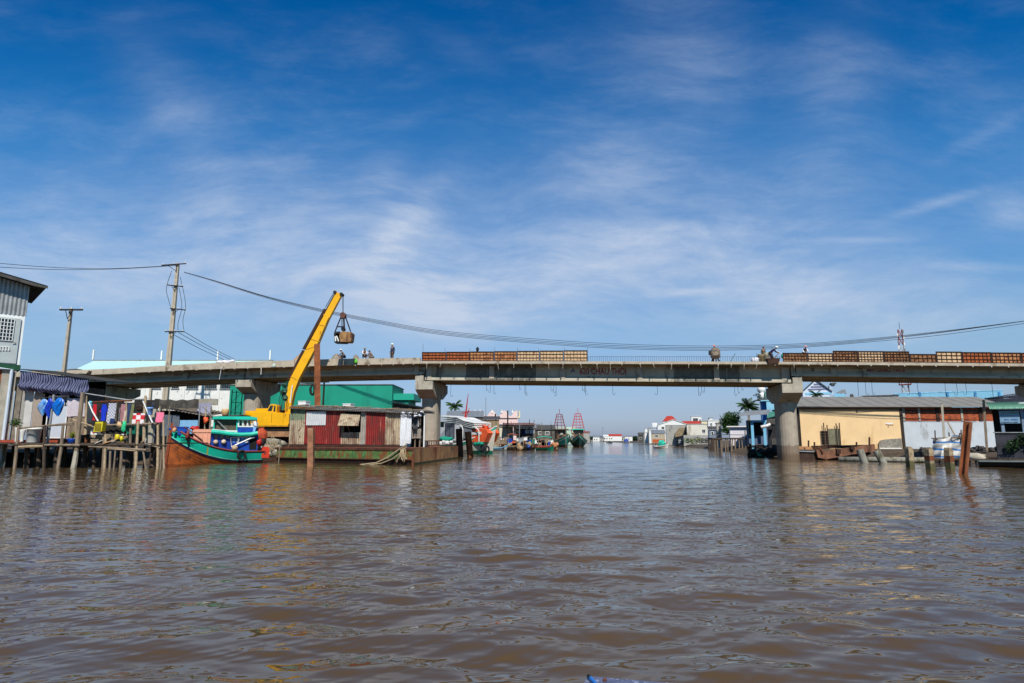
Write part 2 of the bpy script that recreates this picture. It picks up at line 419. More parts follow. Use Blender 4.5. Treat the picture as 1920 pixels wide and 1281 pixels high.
# ================================================================ the bridge
BR = FY(66.5, 790, -8.7)
def sz(px, py, t=0.): return BR.px(px, py, t)
_u = [sz(p, q) for p, q in [(-260,716),(-60,709),(120,704),(200,701.5),(313,695.5),(350,693.5),(444,690.5),(560,687),(640,684.8),(760,682),(790,681.5),(1110,682.3),(1300,682.8),(1480,683.2),(1700,685),(1920,687),(2100,689)]]
_tp = [sz(p, q) for p, q in [(-260,708),(-60,700),(120,695),(200,692),(250,689.5),(313,685.5),(364,682.5),(444,679),(560,675.3),(640,673),(790,670.7)]]
def zu(s): return float(np.interp(s, [a for a, _ in _u], [b for _, b in _u]))
def zt(s): return float(np.interp(s, [a for a, _ in _tp], [b for _, b in _tp]))
S = lambda px: sz(px, 685)[0]
def sweep(mb, prof, s0, s1, zf, n=16, cap=True):
    m = len(prof); vs = []
    for i in range(n+1):
        s = s0+(s1-s0)*i/n; z = zf(s); vs += [(s, t, z+h) for t, h in prof]
    fs = [(i*m+j, (i+1)*m+j, (i+1)*m+(j+1)%m, i*m+(j+1)%m) for i in range(n) for j in range(m)]
    if cap: fs += [tuple(range(m)), tuple(range(n*m+m-1, n*m-1, -1))]
    mb.add(vs, fs)
W_BR = 8.5
sL, sR, s0_, s2_ = S(-250), S(2080), S(788), S(1489)
bridge = root('bridge', 'long unfinished concrete girder bridge spanning the brown river', 'bridge', tuple(BR.w((0, 4, 0))))
mb = MB(BR); sweep(mb, [(0,0),(W_BR,0),(W_BR,.26),(0,.26)], sL, sR, zu, 60)
build('deck_slab', mb, CONC_L, bridge)
# concrete edge band of the left spans
mb = MB(BR)
cuts = [sL, S(60), S(195), S(313), S(444), S(552), S(640), S(713), S(788)]
for a, b in zip(cuts[:-1], cuts[1:]):
    m = 8; vs = []
    for i in range(m+1):
        s = a+.03+(b-a-.06)*i/m; z0 = zu(s)-.02; z1 = zt(s)
        vs += [(s,-.02,z0),(s,.24,z0),(s,.24,z1),(s,-.02,z1)]
    fs = [(i*4+j, (i+1)*4+j, (i+1)*4+(j+1)%4, i*4+(j+1)%4) for i in range(m) for j in range(4)]+[(0,1,2,3),(m*4+3,m*4+2,m*4+1,m*4)]
    mb.add(vs, fs)
build('edge_band', mb, CONC_L, bridge)
# far edge band, all along the back
mb = MB(BR); sweep(mb, [(W_BR-.24,.27),(W_BR+.02,.27),(W_BR+.02,.62),(W_BR-.24,.62)], sL, s0_, zu, 20); build('edge_band', mb, CONC_L, bridge)

pier_s = {'a': S(790), 'b': S(1489), 'c': sz(446, 712)[0], 'd': sz(160, 728)[0], 'e': S(1489)+24.6, 'f': sz(160,728)[0]-17}
spans = [(pier_s['f'], pier_s['d'], 1.0), (pier_s['d'], pier_s['c'], 1.05), (pier_s['c'], pier_s['a'], 1.05), (pier_s['a'], pier_s['b'], 1.68),
         (pier_s['b'], pier_s['e'], 1.02), (pier_s['e'], pier_s['e']+22, 1.02)]
def girder(s0, s1, d, t, first):
    """I girder, web centre at t"""
    mb = MB(BR)
    fw, ww = .42, .10
    prof = [(t-.32,0),(t-.32,-.10),(t-ww,-.22),(t-ww,-(d-.55)),(t-fw,-(d-.2)),(t-fw,-d),(t+fw,-d),(t+fw,-(d-.2)),(t+ww,-(d-.55)),(t+ww,-.22),(t+.32,-.10),(t+.32,0)]
    zf = lambda s: zu(s)
    if first and d > 1.5:
        segs = [(s0, S(868), 0), (S(868), S(1002), 1), (S(1002), S(1265), 0), (S(1265), S(1392), 1), (S(1392), s1, 0)]
        for a, b, k in segs:
            mb.mi = k; sweep(mb, prof, a, b, zf, 6)
    else: sweep(mb, prof, s0, s1, zf, 14)
    return build('girder', mb, [CONC_W, WEB_DK], bridge)
for a, b, d in spans:
    for k, t in enumerate((1.62, 3.42, 5.12, 6.85)):
        girder(a+.05, b-.05, d, t, k == 0)
    # cross beams between the girders
    mb = MB(BR); nn = 4 if d > 1.5 else 3
    for i in range(nn+1):
        s = a+.25+(b-a-.5)*i/nn; z = zu(s)
        mb = MB(BR); mb.box(s-.12, s+.12, 1.74, 6.73, z-d+.3, z-.02); build('cross_beam', mb, CONC_W, bridge)
# end blocks and stiffening ribs on the outer face of the girder
for px_ in (799, 918, 1053, 1200, 1347, 1476, 1505, 1570, 335, 455, 775):
    s = S(px_); d = 1.66 if 795 < px_ < 1485 else 1.03
    mb = MB(BR); mb.box(s-.26, s+.26, 1.20, 1.51, zu(s)-d+.2, zu(s)-.12)
    build('stiffener', mb, CONC_L, bridge)
# bracket stubs under the slab edge
mb = MB(BR)
rr = random.Random(2); s = S(255)
while s < S(1900):
    z = zu(s)
    if not (abs(s-pier_s['c']) < .2):
        mb = MB(BR); mb.box(s-.05, s+.05, -.16, .35, z-.13, z-.02)
        if S(800) < s < S(1490) and rr.random() < .75: mb.bar((s,-.12,z-.1), (s+rr.uniform(-.1,.1),-.1,z-rr.uniform(.35,.6)), .03)
        build('bracket', mb, CONC, bridge)
        if S(800) < s < S(1490) and rr.random() < .75 and False: mb.bar((s,-.12,z-.1), (s+rr.uniform(-.1,.1),-.1,z-rr.uniform(.35,.6)), .03)
    s += rr.uniform(1.1, 1.9)
# piers
def pier(s, d_l, d_r, wcol, tl=1.1, tr=7.6, stad=.5, haunch=.85, face=.9, w_=1.95):
    z = zu(s); zl, zr = z-d_l, z-d_r
    ztop = min(zl, zr)-.12
    # cap: hammerhead across the bridge (profile in t,z extruded along s)
    def prism_s(poly, a, b):
        n = len(poly)
        mb.add([(a,t,h) for t,h in poly]+[(b,t,h) for t,h in poly], [tuple(range(n)), tuple(range(2*n-1,n-1,-1))]+[(i,i+n,(i+1)%n+n,(i+1)%n) for i in range(n)])
    mid = 4.2
    mb = MB(BR)
    prism_s([(tl,ztop),(tr,ztop),(tr,ztop-face),(mid+1.35,ztop-face-haunch),(mid-1.35,ztop-face-haunch),(tl,ztop-face)], s-w_/2, s+w_/2)
    hi = max(zl, zr)-.12
    if hi-ztop > .2:
        a, b = (s-w_/2, s-w_/2+.9) if zl > zr else (s+w_/2-.9, s+w_/2)
        prism_s([(tl,ztop-.005),(tr,ztop-.005),(tr,hi),(tl,hi)], a-(.02 if zl > zr else 0), b+(.02 if zr > zl else 0))
    # bearing pads
    for t in (1.62,3.42,5.12,6.85):
        mb.box(s-w_/2+.1, s-w_/2+.55, t-.25, t+.25, (hi if zl > zr else ztop)-.002, (hi if zl > zr else ztop)+.115)
        mb.box(s+w_/2-.55, s+w_/2-.1, t-.25, t+.25, (hi if zr > zl else ztop)-.002, (hi if zr > zl else ztop)+.115)
    g = build('pier', MB(BR).box(s-.05,s+.05,mid-.05,mid+.05,ztop-.6,ztop-.5), CONC, bridge)
    build('pier_cap', mb, CONC, g)
    mb = MB(BR); n = 20; ring = []
    for k in range(n):
        a = 2*math.pi*(k+.5)/n; cx, cy = math.cos(a)*wcol/2, math.sin(a)*wcol/2
        ring.append((s+cx, mid+cy+(stad if cy > 0 else -stad)))
    mb.slab(ring, -2, ztop-face-haunch+.02)
    c = build('column', mb, PIERM, g)
    return g
PIERM = mat('concrete_column', (164,152,136), .85, var=.12, scale=1.4, bump=.25, bscale=14, dirt=[((110,98,84), .56, .72, .8, .5)])
_t = NT(PIERM.node_tree); _b = _t.n['Principled BSDF']
_pos = _t.node('ShaderNodeNewGeometry').outputs['Position']; _sp = _t.node('ShaderNodeSeparateXYZ'); _t.put(_sp.inputs[0], _pos)
_old = _b.inputs['Base Color'].links[0].from_socket
_hz = _t.math('ADD', _sp.outputs[2], _t.math('MULTIPLY', _t.noise(_pos, 2.5, 3), .7))
_wet = _t.mix(_t.ramp(_hz, .75, 1.25, 1, 0), _old, lin((96, 84, 62)))
_t.put(_b.inputs['Base Color'], _t.mix(_t.ramp(_hz, 1.75, 1.85, .75, 0), _wet, lin((112, 92, 76))))
pier(pier_s['a'], 1.05, 1.68, 1.85)
pier(pier_s['b'], 1.68, 1.02, 1.85)
pier(pier_s['c'], 1.05, 1.05, 2.0, stad=.9, face=.85, haunch=.75)
pier(pier_s['d'], 1.05, 1.0, 1.9, face=.85, haunch=.8)
pier(pier_s['e'], 1.02, 1.02, 1.85, face=.85, haunch=.75)
# hooked tie rods left hanging below the deck
hooks = [(824,22,3),(834,25,4),(845,28,4),(912,17,3),(920,20,-4),(926,23,4),(974,15,3),(984,22,4),(986,26,3),(1033,17,4),(1038,21,4),(1043,27,-3),(1092,17,3),(1096,20,3),(1098,25,4),(1149,24,5),(1233,24,-5),
         (1310,26,4),(1316,22,-4),(1321,20,-3),(1378,26,4),(1384,22,3),(1391,16,3),(1610,38,5),(1624,34,5),(1636,33,4),(1706,34,-4),(1722,33,-4),(1774,38,4),(1796,34,-5),(1813,33,-5),(1863,45,4)]
for i, (hx, ln, cv) in enumerate(hooks):
    right = hx > 1500; t = 4.2 if i % 2 else 5.6
    y0_ = 716 if right else 722
    y1_ = (707 if right else 716)+ln
    s, zb = BR.px(hx, y1_, t); z_ = zu(s)-.1
    c = cv*.032
    mb = MB(BR); mb.tube([(s,t,z_),(s+.02*cv/4,t,(z_+zb)/2),(s,t,zb+.1),(s+c*.3,t,zb+.02),(s+c*.8,t,zb),(s+c*1.5,t,zb+.05),(s+c*1.8,t,zb+.2)], .018, 5)
    build('hook', mb, STEEL_D, bridge)
# thin reinforcing bars standing along the unfinished edge
mb = MB(BR); s = S(1104)
while s < S(1478):
    z = zu(s)+.26; mb.tube([(s,.14,z),(s+rr.uniform(-.03,.03),.14,z+.56+rr.uniform(-.03,.04))], .012, 4); s += .215
a, b = S(1104), S(1478); zf = lambda s: zu(s)+.26+.5
mb.tube([(a+(b-a)*i/14,.16,zf(a+(b-a)*i/14)+rr.uniform(-.02,.03)) for i in range(15)], .012, 4)
o = build('starter_bar', mb, RUST_D, bridge); o['kind'] = 'stuff'
mb = MB(BR); mb.box(S(1104), S(1480), .05, .24, zu(S(1300))+.24, zu(S(1300))+.36)
# taller odd bars above the formwork and the kerb
for px_, top in [(791,644),(832,652),(879,652),(926,651),(969,651),(1009,652),(1057,651),(1101,650),(1420,661)]:
    s, z = sz(px_, top); mb = MB(BR); mb.tube([(s,.4,zu(s)+.2),(s+.03,.4,z)], .014, 4); build('bar', mb, RUST_D, bridge)
s, z = sz(1380, 662); mb = MB(BR); mb.tube([(S(1370),.3,zu(s)+.2),(s,.3,z)], .02, 4); build('bar', mb, STEEL_D, bridge)
# lettering on the beam faces
def beam_text(px0, px1, body, top, bot, d):
    s0, s1 = S(px0), S(px1); zt_ = sz(px0, top)[1]; zb_ = BR.px(px0, bot, 1.5)[1]
    size = (BR.px(px0, top, 1.5)[1]-zb_)/.7
    o = text_mesh('lettering', body, size, BR, s0, 1.505, zb_, MAROON, bridge, bold=.012, rise=(zu(s1)-zu(s0))/(s1-s0))
    wd = o.dimensions.x
    k = (s1-s0)/wd
    for v in o.data.vertices: 
        q = Vector(v.co)+ORG[bridge.name]-BR.o; sx = q.dot(BR.e); v.co = Vector(v.co)+BR.e*((sx-s0)*(k-1))
beam_text(1085, 1173, '620 CHÂU THỚI', 690, 701.5, 1.68)
beam_text(311, 358, '620 CHÂU THỚI', 698.5, 704.5, 1.05)
beam_text(572, 612, 'CHÂU THỚI', 689.5, 695.5, 1.05)
beam_text(1637, 1708, '620 CHÂU THỚI', 690, 697, 1.02)
for px_, y_ in ((1074, 695), (1629, 693)):
    s, z = BR.px(px_, y_, 1.5); mb = MB(BR); mb.prism([(s-.25,z-.2),(s,z+.28),(s+.25,z-.2),(s+.12,z-.2),(s,z+.02),(s-.12,z-.2)], 1.5, 1.515)
    build('emblem', mb, mat('faded_blue', (84,88,120), .8), bridge)

# ================================================================ formwork panels on the bridge edge
def formwork(px0, px1, top, cols, rows, tone, label):
    s0, s1 = S(px0)+.02, S(px1)-.02; z0a, z0b = zu(s0)+.275, zu(s1)+.275; h = sz((px0+px1)/2, top)[1]-(z0a+z0b)/2
    t = root('formwork_panel', label, 'formwork panel', tuple(BR.w(((s0+s1)/2, .1, (z0a+z0b)/2))), 'steel formwork panels along the bridge edge')
    sk = MB(BR); vs = [(s0,.12,z0a),(s1,.12,z0b),(s1,.17,z0b),(s0,.17,z0a),(s0,.12,z0a+h),(s1,.12,z0b+h),(s1,.17,z0b+h),(s0,.17,z0a+h)]
    sk.add(vs, [(0,3,2,1),(4,5,6,7),(0,1,5,4),(1,2,6,5),(2,3,7,6),(3,0,4,7)])
    build('skin_plate', sk, tone, t)
    g = MB(BR)
    for i in range(cols+1):
        s = s0+(s1-s0)*i/cols; z = z0a+(z0b-z0a)*i/cols; w2 = .035 if i in (0, cols) else .017
        s = min(max(s, s0+w2), s1-w2)
        g.box(s-w2, s+w2, .05, .118, z, z+h)
    for j in range(rows+1):
        zz = h*j/rows; zz = min(max(zz, .035), h-.035); w2 = .03 if j in (0, rows) else .016
        g.add([(s0,.045,z0a+zz-w2),(s1,.045,z0b+zz-w2),(s1,.116,z0b+zz-w2),(s0,.116,z0a+zz-w2),(s0,.045,z0a+zz+w2),(s1,.045,z0b+zz+w2),(s1,.116,z0b+zz+w2),(s0,.116,z0a+zz+w2)],
              [(0,3,2,1),(4,5,6,7),(0,1,5,4),(1,2,6,5),(2,3,7,6),(3,0,4,7)])
    build('rib_grid', g, RIBM, t)
    return t
RIBM = mat('rib_rust', (58,36,28), .85, var=.3)
FR = mat('form_rust', (166,86,42), .85, var=.3, scale=2.5, dirt=[((96,50,30), .52, .66, 4, 1), ((214,160,110), .62, .68, 5, 1)])
FM = mat('form_mixed', (190,130,84), .85, var=.3, scale=2.5, dirt=[((128,70,40), .5, .6, 3.5, 1), ((84,52,36), .64, .7, 6, 1)])
FP = mat('form_pale', (212,178,138), .85, var=.15, scale=2.5, dirt=[((146,96,60), .55, .63, 4, 1), ((66,46,34), .66, .7, 7, 1)])
FB = mat('form_brown', (150,104,68), .85, var=.3, scale=2.5, dirt=[((92,56,36), .5, .6, 3.5, 1), ((206,160,116), .62, .68, 5, 1)])
cols_l = ['first', 'second', 'third', 'fourth', 'fifth', 'sixth', 'seventh', 'eighth', 'ninth', 'tenth']
xs_ = [790, 836, 880, 926, 969, 1012, 1057, 1102]
for i in range(7):
    tone = (FR, FR, FM, FM, FP, FP, FP)[i]; nm = ('bright rust orange', 'rust orange', 'patchy orange and tan', 'patchy tan', 'pale tan', 'pale tan', 'pale tan')[i]
    formwork(xs_[i], xs_[i+1], 660-.55*i, 7, 3, tone, f'{nm} steel grid formwork panel, {cols_l[i]} in the row over the middle span')
xr = [(1469,1516,661.5,8,3,FB),(1516,1564,661.8,7,3,FP),(1564,1611,657.5,8,4,FB),(1611,1660,658,8,4,FP),(1660,1708,658.5,8,4,FB),(1708,1758,663.5,6,2,FB),(1758,1807,659,5,3,FP),(1807,1862,660,7,3,FR),(1862,1918,660.8,7,3,FM),(1918,1972,661.5,7,3,FR)]
nmr = ['low brown', 'low tan', 'tall brown', 'tall pale', 'tall brown', 'lowest wide celled', 'wide celled tan', 'rust orange', 'patchy rusty', 'rust orange']
for i, a in enumerate(xr):
    formwork(*a, f'{nmr[i]} steel grid formwork panel, {cols_l[i]} of the run right of the right pier')

# ================================================================ helpers for things
def ibeam(mb, p, q, w_=.5, d=.4, th=.05, turn=0.):
    p, q = Vector(p), Vector(q); ax = (q-p).normalized()
    a = Vector((math.cos(turn), math.sin(turn), 0)); b = ax.cross(a).normalized(); a = b.cross(ax).normalized()
    def plate(a0, a1, b0, b1):
        vs = [o+a*x+b*y for o in (p, q) for x, y in ((a0,b0),(a1,b0),(a1,b1),(a0,b1))]
        mb.add(vs, [(0,3,2,1),(4,5,6,7),(0,1,5,4),(1,2,6,5),(2,3,7,6),(3,0,4,7)])
    plate(-w_/2, w_/2, -d/2, -d/2+th); plate(-w_/2, w_/2, d/2-th, d/2); plate(-th/2, th/2, -d/2+th, d/2-th)
def P3(fr, px, py, t=0.):
    x, z = fr.px(px, py, t); return (x, t, z)
def window(fr, r, y, parent, fm, pm=None, bars=(0, 0), proud=.05, fw=.07, sill=False):
    """framed window standing on a wall face at local y; r=(x0,x1,z0,z1)"""
    x0, x1, z0, z1 = r; mb = MB(fr)
    mb.box(x0, x1, y-proud, y-.004, z0, z0+fw); mb.box(x0, x1, y-proud, y-.004, z1-fw, z1)
    mb.box(x0, x0+fw, y-proud, y-.004, z0+fw, z1-fw); mb.box(x1-fw, x1, y-proud, y-.004, z0+fw, z1-fw)
    for i in range(1, bars[0]+1): x = x0+(x1-x0)*i/(bars[0]+1); mb.box(x-.018, x+.018, y-proud+.012, y-.006, z0+fw, z1-fw)
    for i in range(1, bars[1]+1): z = z0+(z1-z0)*i/(bars[1]+1); mb.box(x0+fw, x1-fw, y-proud+.01, y-.008, z-.018, z+.018)
    w_ = build('window', mb, fm, parent)
    build('pane', MB(fr).box(x0+fw, x1-fw, y-.004, y+.003, z0+fw, z1-fw), pm or GLASSY, w_)
    if sill: build('sill', MB(fr).box(x0-.08, x1+.08, y-.16, y-.001, z0-.09, z0-.002), fm, w_)
    return w_
def sheet(fr, x0, x1, z0, z1, y, wav=.04, n=5, sag=.0, nv=5, hem=0.):
    """hanging cloth with folds"""
    mb = MB(fr); rr_ = random.Random(int(x0*97+z0*31)); p1, p2 = rr_.uniform(0, 6), rr_.uniform(0, 6)
    def fn(a, b):
        ww = (1-hem*b); xc = (x0+x1)/2
        x = xc+(x0+(x1-x0)*a-xc)*ww
        return (x+.02*math.sin(b*5+p1), y+wav*math.sin(a*n*6.28+p1+b)*(.35+b)+.03*math.sin(b*4+p2), z1+(z0-z1)*b-sag*math.sin(math.pi*a)*(1-b*.3)+.02*math.sin(a*9+p2)*b)
    mb.grid(fn, max(8, n*5), nv); return mb
def sheet_rect(fr, l, t, r, b, y=0.): return fr.rect(l, t, r, b, y)
STICKS = [WOOD, WOOD_L, WOOD_D]
def leaf_cluster(mb, c, r, n, size, rr_, up=.3, droop=0.):
    for _ in range(n):
        th = rr_.uniform(0, 6.28); ph = math.acos(rr_.uniform(-1, 1)); k = r*rr_.uniform(.35, 1)**.6
        p = Vector(c)+Vector((math.sin(ph)*math.cos(th)*k, math.sin(ph)*math.sin(th)*k, math.cos(ph)*k*.85))
        a = Vector((rr_.uniform(-1,1), rr_.uniform(-1,1), rr_.uniform(-.5,1)*up)).normalized(); b = a.cross(Vector((rr_.uniform(-1,1),rr_.uniform(-1,1),rr_.uniform(-1,1)))).normalized()
        s_ = size*rr_.uniform(.6, 1.3)
        mb.add([p, p+a*s_*.5+b*s_*.22, p+a*s_, p+a*s_*.5-b*s_*.22], [(0,1,2,3)])
LEAF = [mat('leaf_green', (58,92,30), .6, var=.4, scale=1.5), mat('leaf_dark', (34,60,22), .6, var=.4, scale=1.5), mat('leaf_yellow', (128,138,36), .6, var=.3)]
def palm(name, label, fr, px, top, bot, spread, n=17, seed=1, trunk_px=5, lean=0.):
    rr_ = random.Random(seed)
    x, z = fr.px(px, top); z0 = 0.6
    crown_z = fr.px(px, top+spread*.55)[1]; R_ = abs(fr.px(px+spread, top)[0]-fr.px(px, top)[0])
    t = root(name, label, 'palm tree', tuple(fr.w((x, 0, z0))), None)
    mb = MB(fr); mb.tube([(x-lean, 0, z0), (x-lean*.5, 0, (z0+crown_z)*.5), (x, 0, crown_z)], [.28, .2, .15], 8); build('trunk', mb, WOOD, t)
    for i in range(n):
        mb = MB(fr); az = 6.28*i/n+rr_.uniform(-.2, .2); el = rr_.choice([1.25, .9, .6, .35, .1, .75])+rr_.uniform(-.12, .12); L = R_*rr_.uniform(.85, 1.15)
        pts = []; p = Vector((x, 0, crown_z)); d = Vector((math.cos(az)*math.cos(el), math.sin(az)*math.cos(el), math.sin(el)))
        m = 11
        for k in range(m+1):
            pts.append(p.copy()); p = p+d*(L/m); d = (d+Vector((.03, 0, -.10-.10*k/m))).normalized()
        mb.tube(pts, [.035*(1-.8*k/m)*R_/2 for k in range(m+1)], 4)
        side = Vector((-math.sin(az), math.cos(az), 0))
        for k in range(1, m):
            for q in range(5):
                f = (k+q/5); pk = pts[int(f)].lerp(pts[int(f)+1], f-int(f)); dk = (pts[int(f)+1]-pts[int(f)]).normalized()
                ll = L*.30*math.sin(math.pi*min(1, (f+1.2)/(m+1.4)))
                for sg in (-1, 1):
                    v = (side*sg*.75+dk*.65+Vector((0, 0, -.35+rr_.uniform(-.2, .15)))).normalized()
                    e = pk+v*ll*rr_.uniform(.8, 1.1); e.z -= ll*.2; w2 = dk*.022*R_*.6
                    mid = pk.lerp(e, .5)+Vector((0, 0, ll*.06))
                    mb.add([pk-w2*.6, mid-w2, e, mid+w2, pk+w2*.6], [(0,1,2,3,4)])
        build('frond', mb, LEAF[rr_.choice([0, 1, 1, 1])], t)
    return t

# ================================================================ left bank: tall house
FH = FY(48.5, 36, 44)
th = root('tall_house', 'tall narrow house with brick lower wall and grey tin upper storey', 'house', tuple(FH.w((-4, 3, 1.2))))
xr0 = FH.px(36, 660)[0]+.1; xl0 = xr0-9
zt_t, zt_m, zt_b = FH.px(40, 535)[1], FH.px(40, 592)[1], FH.px(30, 684)[1]
zr = zt_t+.02
xq_, zq_ = FH.px(0, 510, -1.0); sl_ = (zq_-zr)/(xr0+1.1-xq_); zl_ = zr+sl_*(xr0+1.1-xl0)
BRICK = bpy.data.materials.new('brick'); BRICK.use_nodes = True
t_ = NT(BRICK.node_tree); b_ = t_.n['Principled BSDF']; pos_ = t_.node('ShaderNodeNewGeometry').outputs['Position']
sp_ = t_.node('ShaderNodeSeparateXYZ'); t_.put(sp_.inputs[0], pos_); cb_ = t_.node('ShaderNodeCombineXYZ')
t_.put(cb_.inputs[0], t_.math('ADD', sp_.outputs[0], sp_.outputs[1])); t_.put(cb_.inputs[1], sp_.outputs[2])
bk = t_.node('ShaderNodeTexBrick'); t_.put(bk.inputs['Vector'], cb_.outputs[0]); bk.inputs['Scale'].default_value = 1.
bk.inputs['Brick Width'].default_value = .34; bk.inputs['Row Height'].default_value = .15; bk.inputs['Mortar Size'].default_value = .016
t_.put(bk.inputs['Color1'], lin((190,84,34))); t_.put(bk.inputs['Color2'], lin((146,58,26))); t_.put(bk.inputs['Mortar'], lin((120,92,72)))
t_.put(b_.inputs['Base Color'], t_.mix(t_.ramp(t_.noise(pos_, 1.4, 5), .45, .75), bk.outputs[0], lin((110,50,28))))
b_.inputs['Roughness'].default_value = .9
bb_ = t_.node('ShaderNodeBump'); bb_.inputs['Strength'].default_value = .5; bb_.inputs['Distance'].default_value = .02; t_.put(bb_.inputs['Height'], bk.outputs[1]); bb_.invert = True; t_.l.new(bb_.outputs[0], b_.inputs['Normal'])
WGREY = mat('white_lime', (232,234,230), .8, var=.05, scale=1, dirt=[((176,180,178), .6, .8, 1, .3)])
mb = MB(FH); mb.box(xl0, xr0, 0, 7, zt_b, zt_m); build('wall', mb, WGREY, th)
mb = MB(FH); mb.box(xl0, xr0-1.0, .06, 7, -1, zt_b-.45); build('brick_wall', mb, BRICK, th)
mb = MB(FH); mb.box(xl0, xr0+.1, -.05, 7, zt_b-.42, zt_b-.02); build('trim', mb, mat('green_trim', (24,78,50), .6), th)
mb = MB(FH); mb.box(xr0-.98, xr0-.1, 0, 1.1, -1, zt_b-.43); build('corner_post', mb, CONC, th)
mb = MB(FH); mb.corr((xl0,-.03,zt_m),(xr0+.03,-.03,zt_m),(xl0,-.03,zl_-.1),(xr0+.03,-.03,zt_t), 34, .03)
mb.corr((xr0+.03,-.03,zt_m),(xr0+.03,7,zt_m),(xr0+.03,-.03,zt_t),(xr0+.03,7,zt_t), 26, .03); build('tin_cladding', mb, TIN, th)
mb = MB(FH); 
mb.corr((xl0,-1.0,zl_),(xl0,8,zl_),(xr0+1.1,-1.0,zr+.02),(xr0+1.1,8,zr+.02), 34, .035)
build('roof', mb, TIN_D, th)
build('fascia', MB(FH).prism([(xl0,zl_-.06),(xr0+1.1,zr-.06),(xr0+1.1,zr-.18),(xr0+.3,zr-.14),(xl0,zl_-.3)], -.98, -.9), TIN_D, th)
x0, x1, z0, z1 = FH.rect(-40, 594, 35, 680)
dm = build('door', MB(FH).box(x0, x1, -.12, -.06, z0, z1), mat('door_grey', (176,184,184), .5, var=.06), th)
wx0, wx1, wz0, wz1 = FH.rect(-26, 597, 25, 638)
build('window_glass', MB(FH).box(wx0, wx1, -.15, -.121, wz0, wz1), GLASSY, dm)
mb = MB(FH)
for i in range(9): x = wx0+(wx1-wx0)*i/8; mb.box(x-.025, x+.025, -.2, -.151, wz0, wz1)
for i in range(7): z = wz0+(wz1-wz0)*i/6; mb.box(wx0, wx1, -.21, -.152, z-.02, z+.02)
build('grille', mb, WHITE, dm)
hx, hz = FH.px(28, 643); mb = MB(FH); mb.tube([(hx,-.13,hz),(hx,-.22,hz),(hx-.18,-.22,hz-.03)], .03, 6); build('handle', mb, TIN, dm)
for i in range(4):
    cx, cz = FH.px(-2+5.5*i, 654); mb = MB(FH); mb.tube([(cx-.12,-.16,cz+.15),(cx+.05,-.16,cz+.08),(cx+.08,-.16,cz-.15)], .05, 6); build('louvre', mb, WHITE, dm)
mb = MB(FH); a = P3(FH, -10, 690, -.15); b = P3(FH, 22.5, 693, -.15); mb.tube([a, b, (b[0]-.02, -.15, .4)], .11, 8); build('drainpipe', mb, mat('pipe_white', (196,208,220), .5, var=.05), th)

# ================================================================ the stilt deck and the awning hut
FD = FY(45, 150, 0)
zd = 1.78
dx0, dx1 = FD.px(12, 835)[0], FD.px(304, 835)[0]
deck = root('stilt_deck', 'weathered wooden deck on crooked stilts along the left bank', 'deck', tuple(FD.w(((dx0+dx1)/2, 2, 0))))
rr = random.Random(11)
mb = MB(FD); x = dx0-8
while x < dx1:
    w_ = rr.uniform(.16, .3); mb.box(x, x+w_-.02, rr.uniform(-.15, .12), 6.5, zd-.06+rr.uniform(-.015, .015), zd+rr.uniform(-.02, .02)); x += w_
build('floorboards', mb, WOOD_D, deck)
def stick(x0, y0, x1, y1, r, t=0., m=None, name='stilt', into=0.):
    a, b = Vector(P3(FD, x0, y0, t)), Vector(P3(FD, x1, y1, t))
    d = b-a; b = b+d.normalized()*into
    mid = a.lerp(b, .5)+Vector((rr.uniform(-.05, .05), rr.uniform(-.05, .05), 0))
    mb = MB(FD); mb.tube([a, mid, b], [r*.85, r*rr.uniform(.9, 1.05), r*1.05], 7); return build(name, mb, m or rr.choice(STICKS), deck)
for a in [(35,798,27.5,874,.1,WOOD),(84,798,82.5,870,.1,WOOD_D),(118.6,798,111.7,851,.11,WOOD),(195,792,193,877,.12,WOOD),(198.5,815,196,885,.09,WOOD_L),
          (259,790,254,883,.1,WOOD_L),(252.5,845,252,886,.07,WOOD),(296,797,295,872,.09,WOOD_L),(306,780,307.5,872,.07,WOOD_L),(303,845,301,872,.06,WOOD),(207,846,206.5,872,.08,WOOD),(228,840,226,876,.09,WOOD),
          (268,842,272,868,.07,WOOD),(283,850,279,870,.07,WOOD_D),(217,838,214,873,.06,WOOD)]:
    stick(*a[:5], t=-.15, m=a[5], into=1.2)
for a in [(51.5,840,50,876,.20),(74,838,72,876,.16),(109,838,105,874,.22),(160,838,158,874,.16),(178,838,176,873,.12),(-8,838,-11,878,.25),(140,838,139,873,.13),(240,840,238,871,.14),(288,838,286,870,.2)]:
    stick(*a, t=1.2, m=WOOD_D, into=1.2)
for i in range(12):
    px_ = 20+i*25+rr.uniform(-6, 6); stick(px_, 836, px_-1.5, 868, rr.uniform(.09, .16), t=3.6, m=WOOD_D, into=1.2)
stick(155.5, 736, 144, 845, .15, t=0, m=WOOD, name='post'); stick(143.5, 845, 138, 872, .17, t=0, m=CONC, name='stilt', into=1)
stick(101, 740, 89, 830, .09, t=.3, m=TIN, name='post'); stick(161.5, 742, 160, 815, .09, t=.3, m=WOOD_L, name='post')
for a in [(245,802,244,832,.08),(235.5,800,234,818,.06),(237,752,236,795,.05),(273,742,270,828,.1),(220,754,219,796,.05),(150.5,800,148,832,.05)]: stick(*a, t=.1, name='post')
stick(290, 767, 281, 832, .26, t=.8, m=CONC, name='post')
for a in [(166,754,184,790),(268,752,286,793)]: stick(*a, .05, t=-.3, m=WHITE, name='brace')
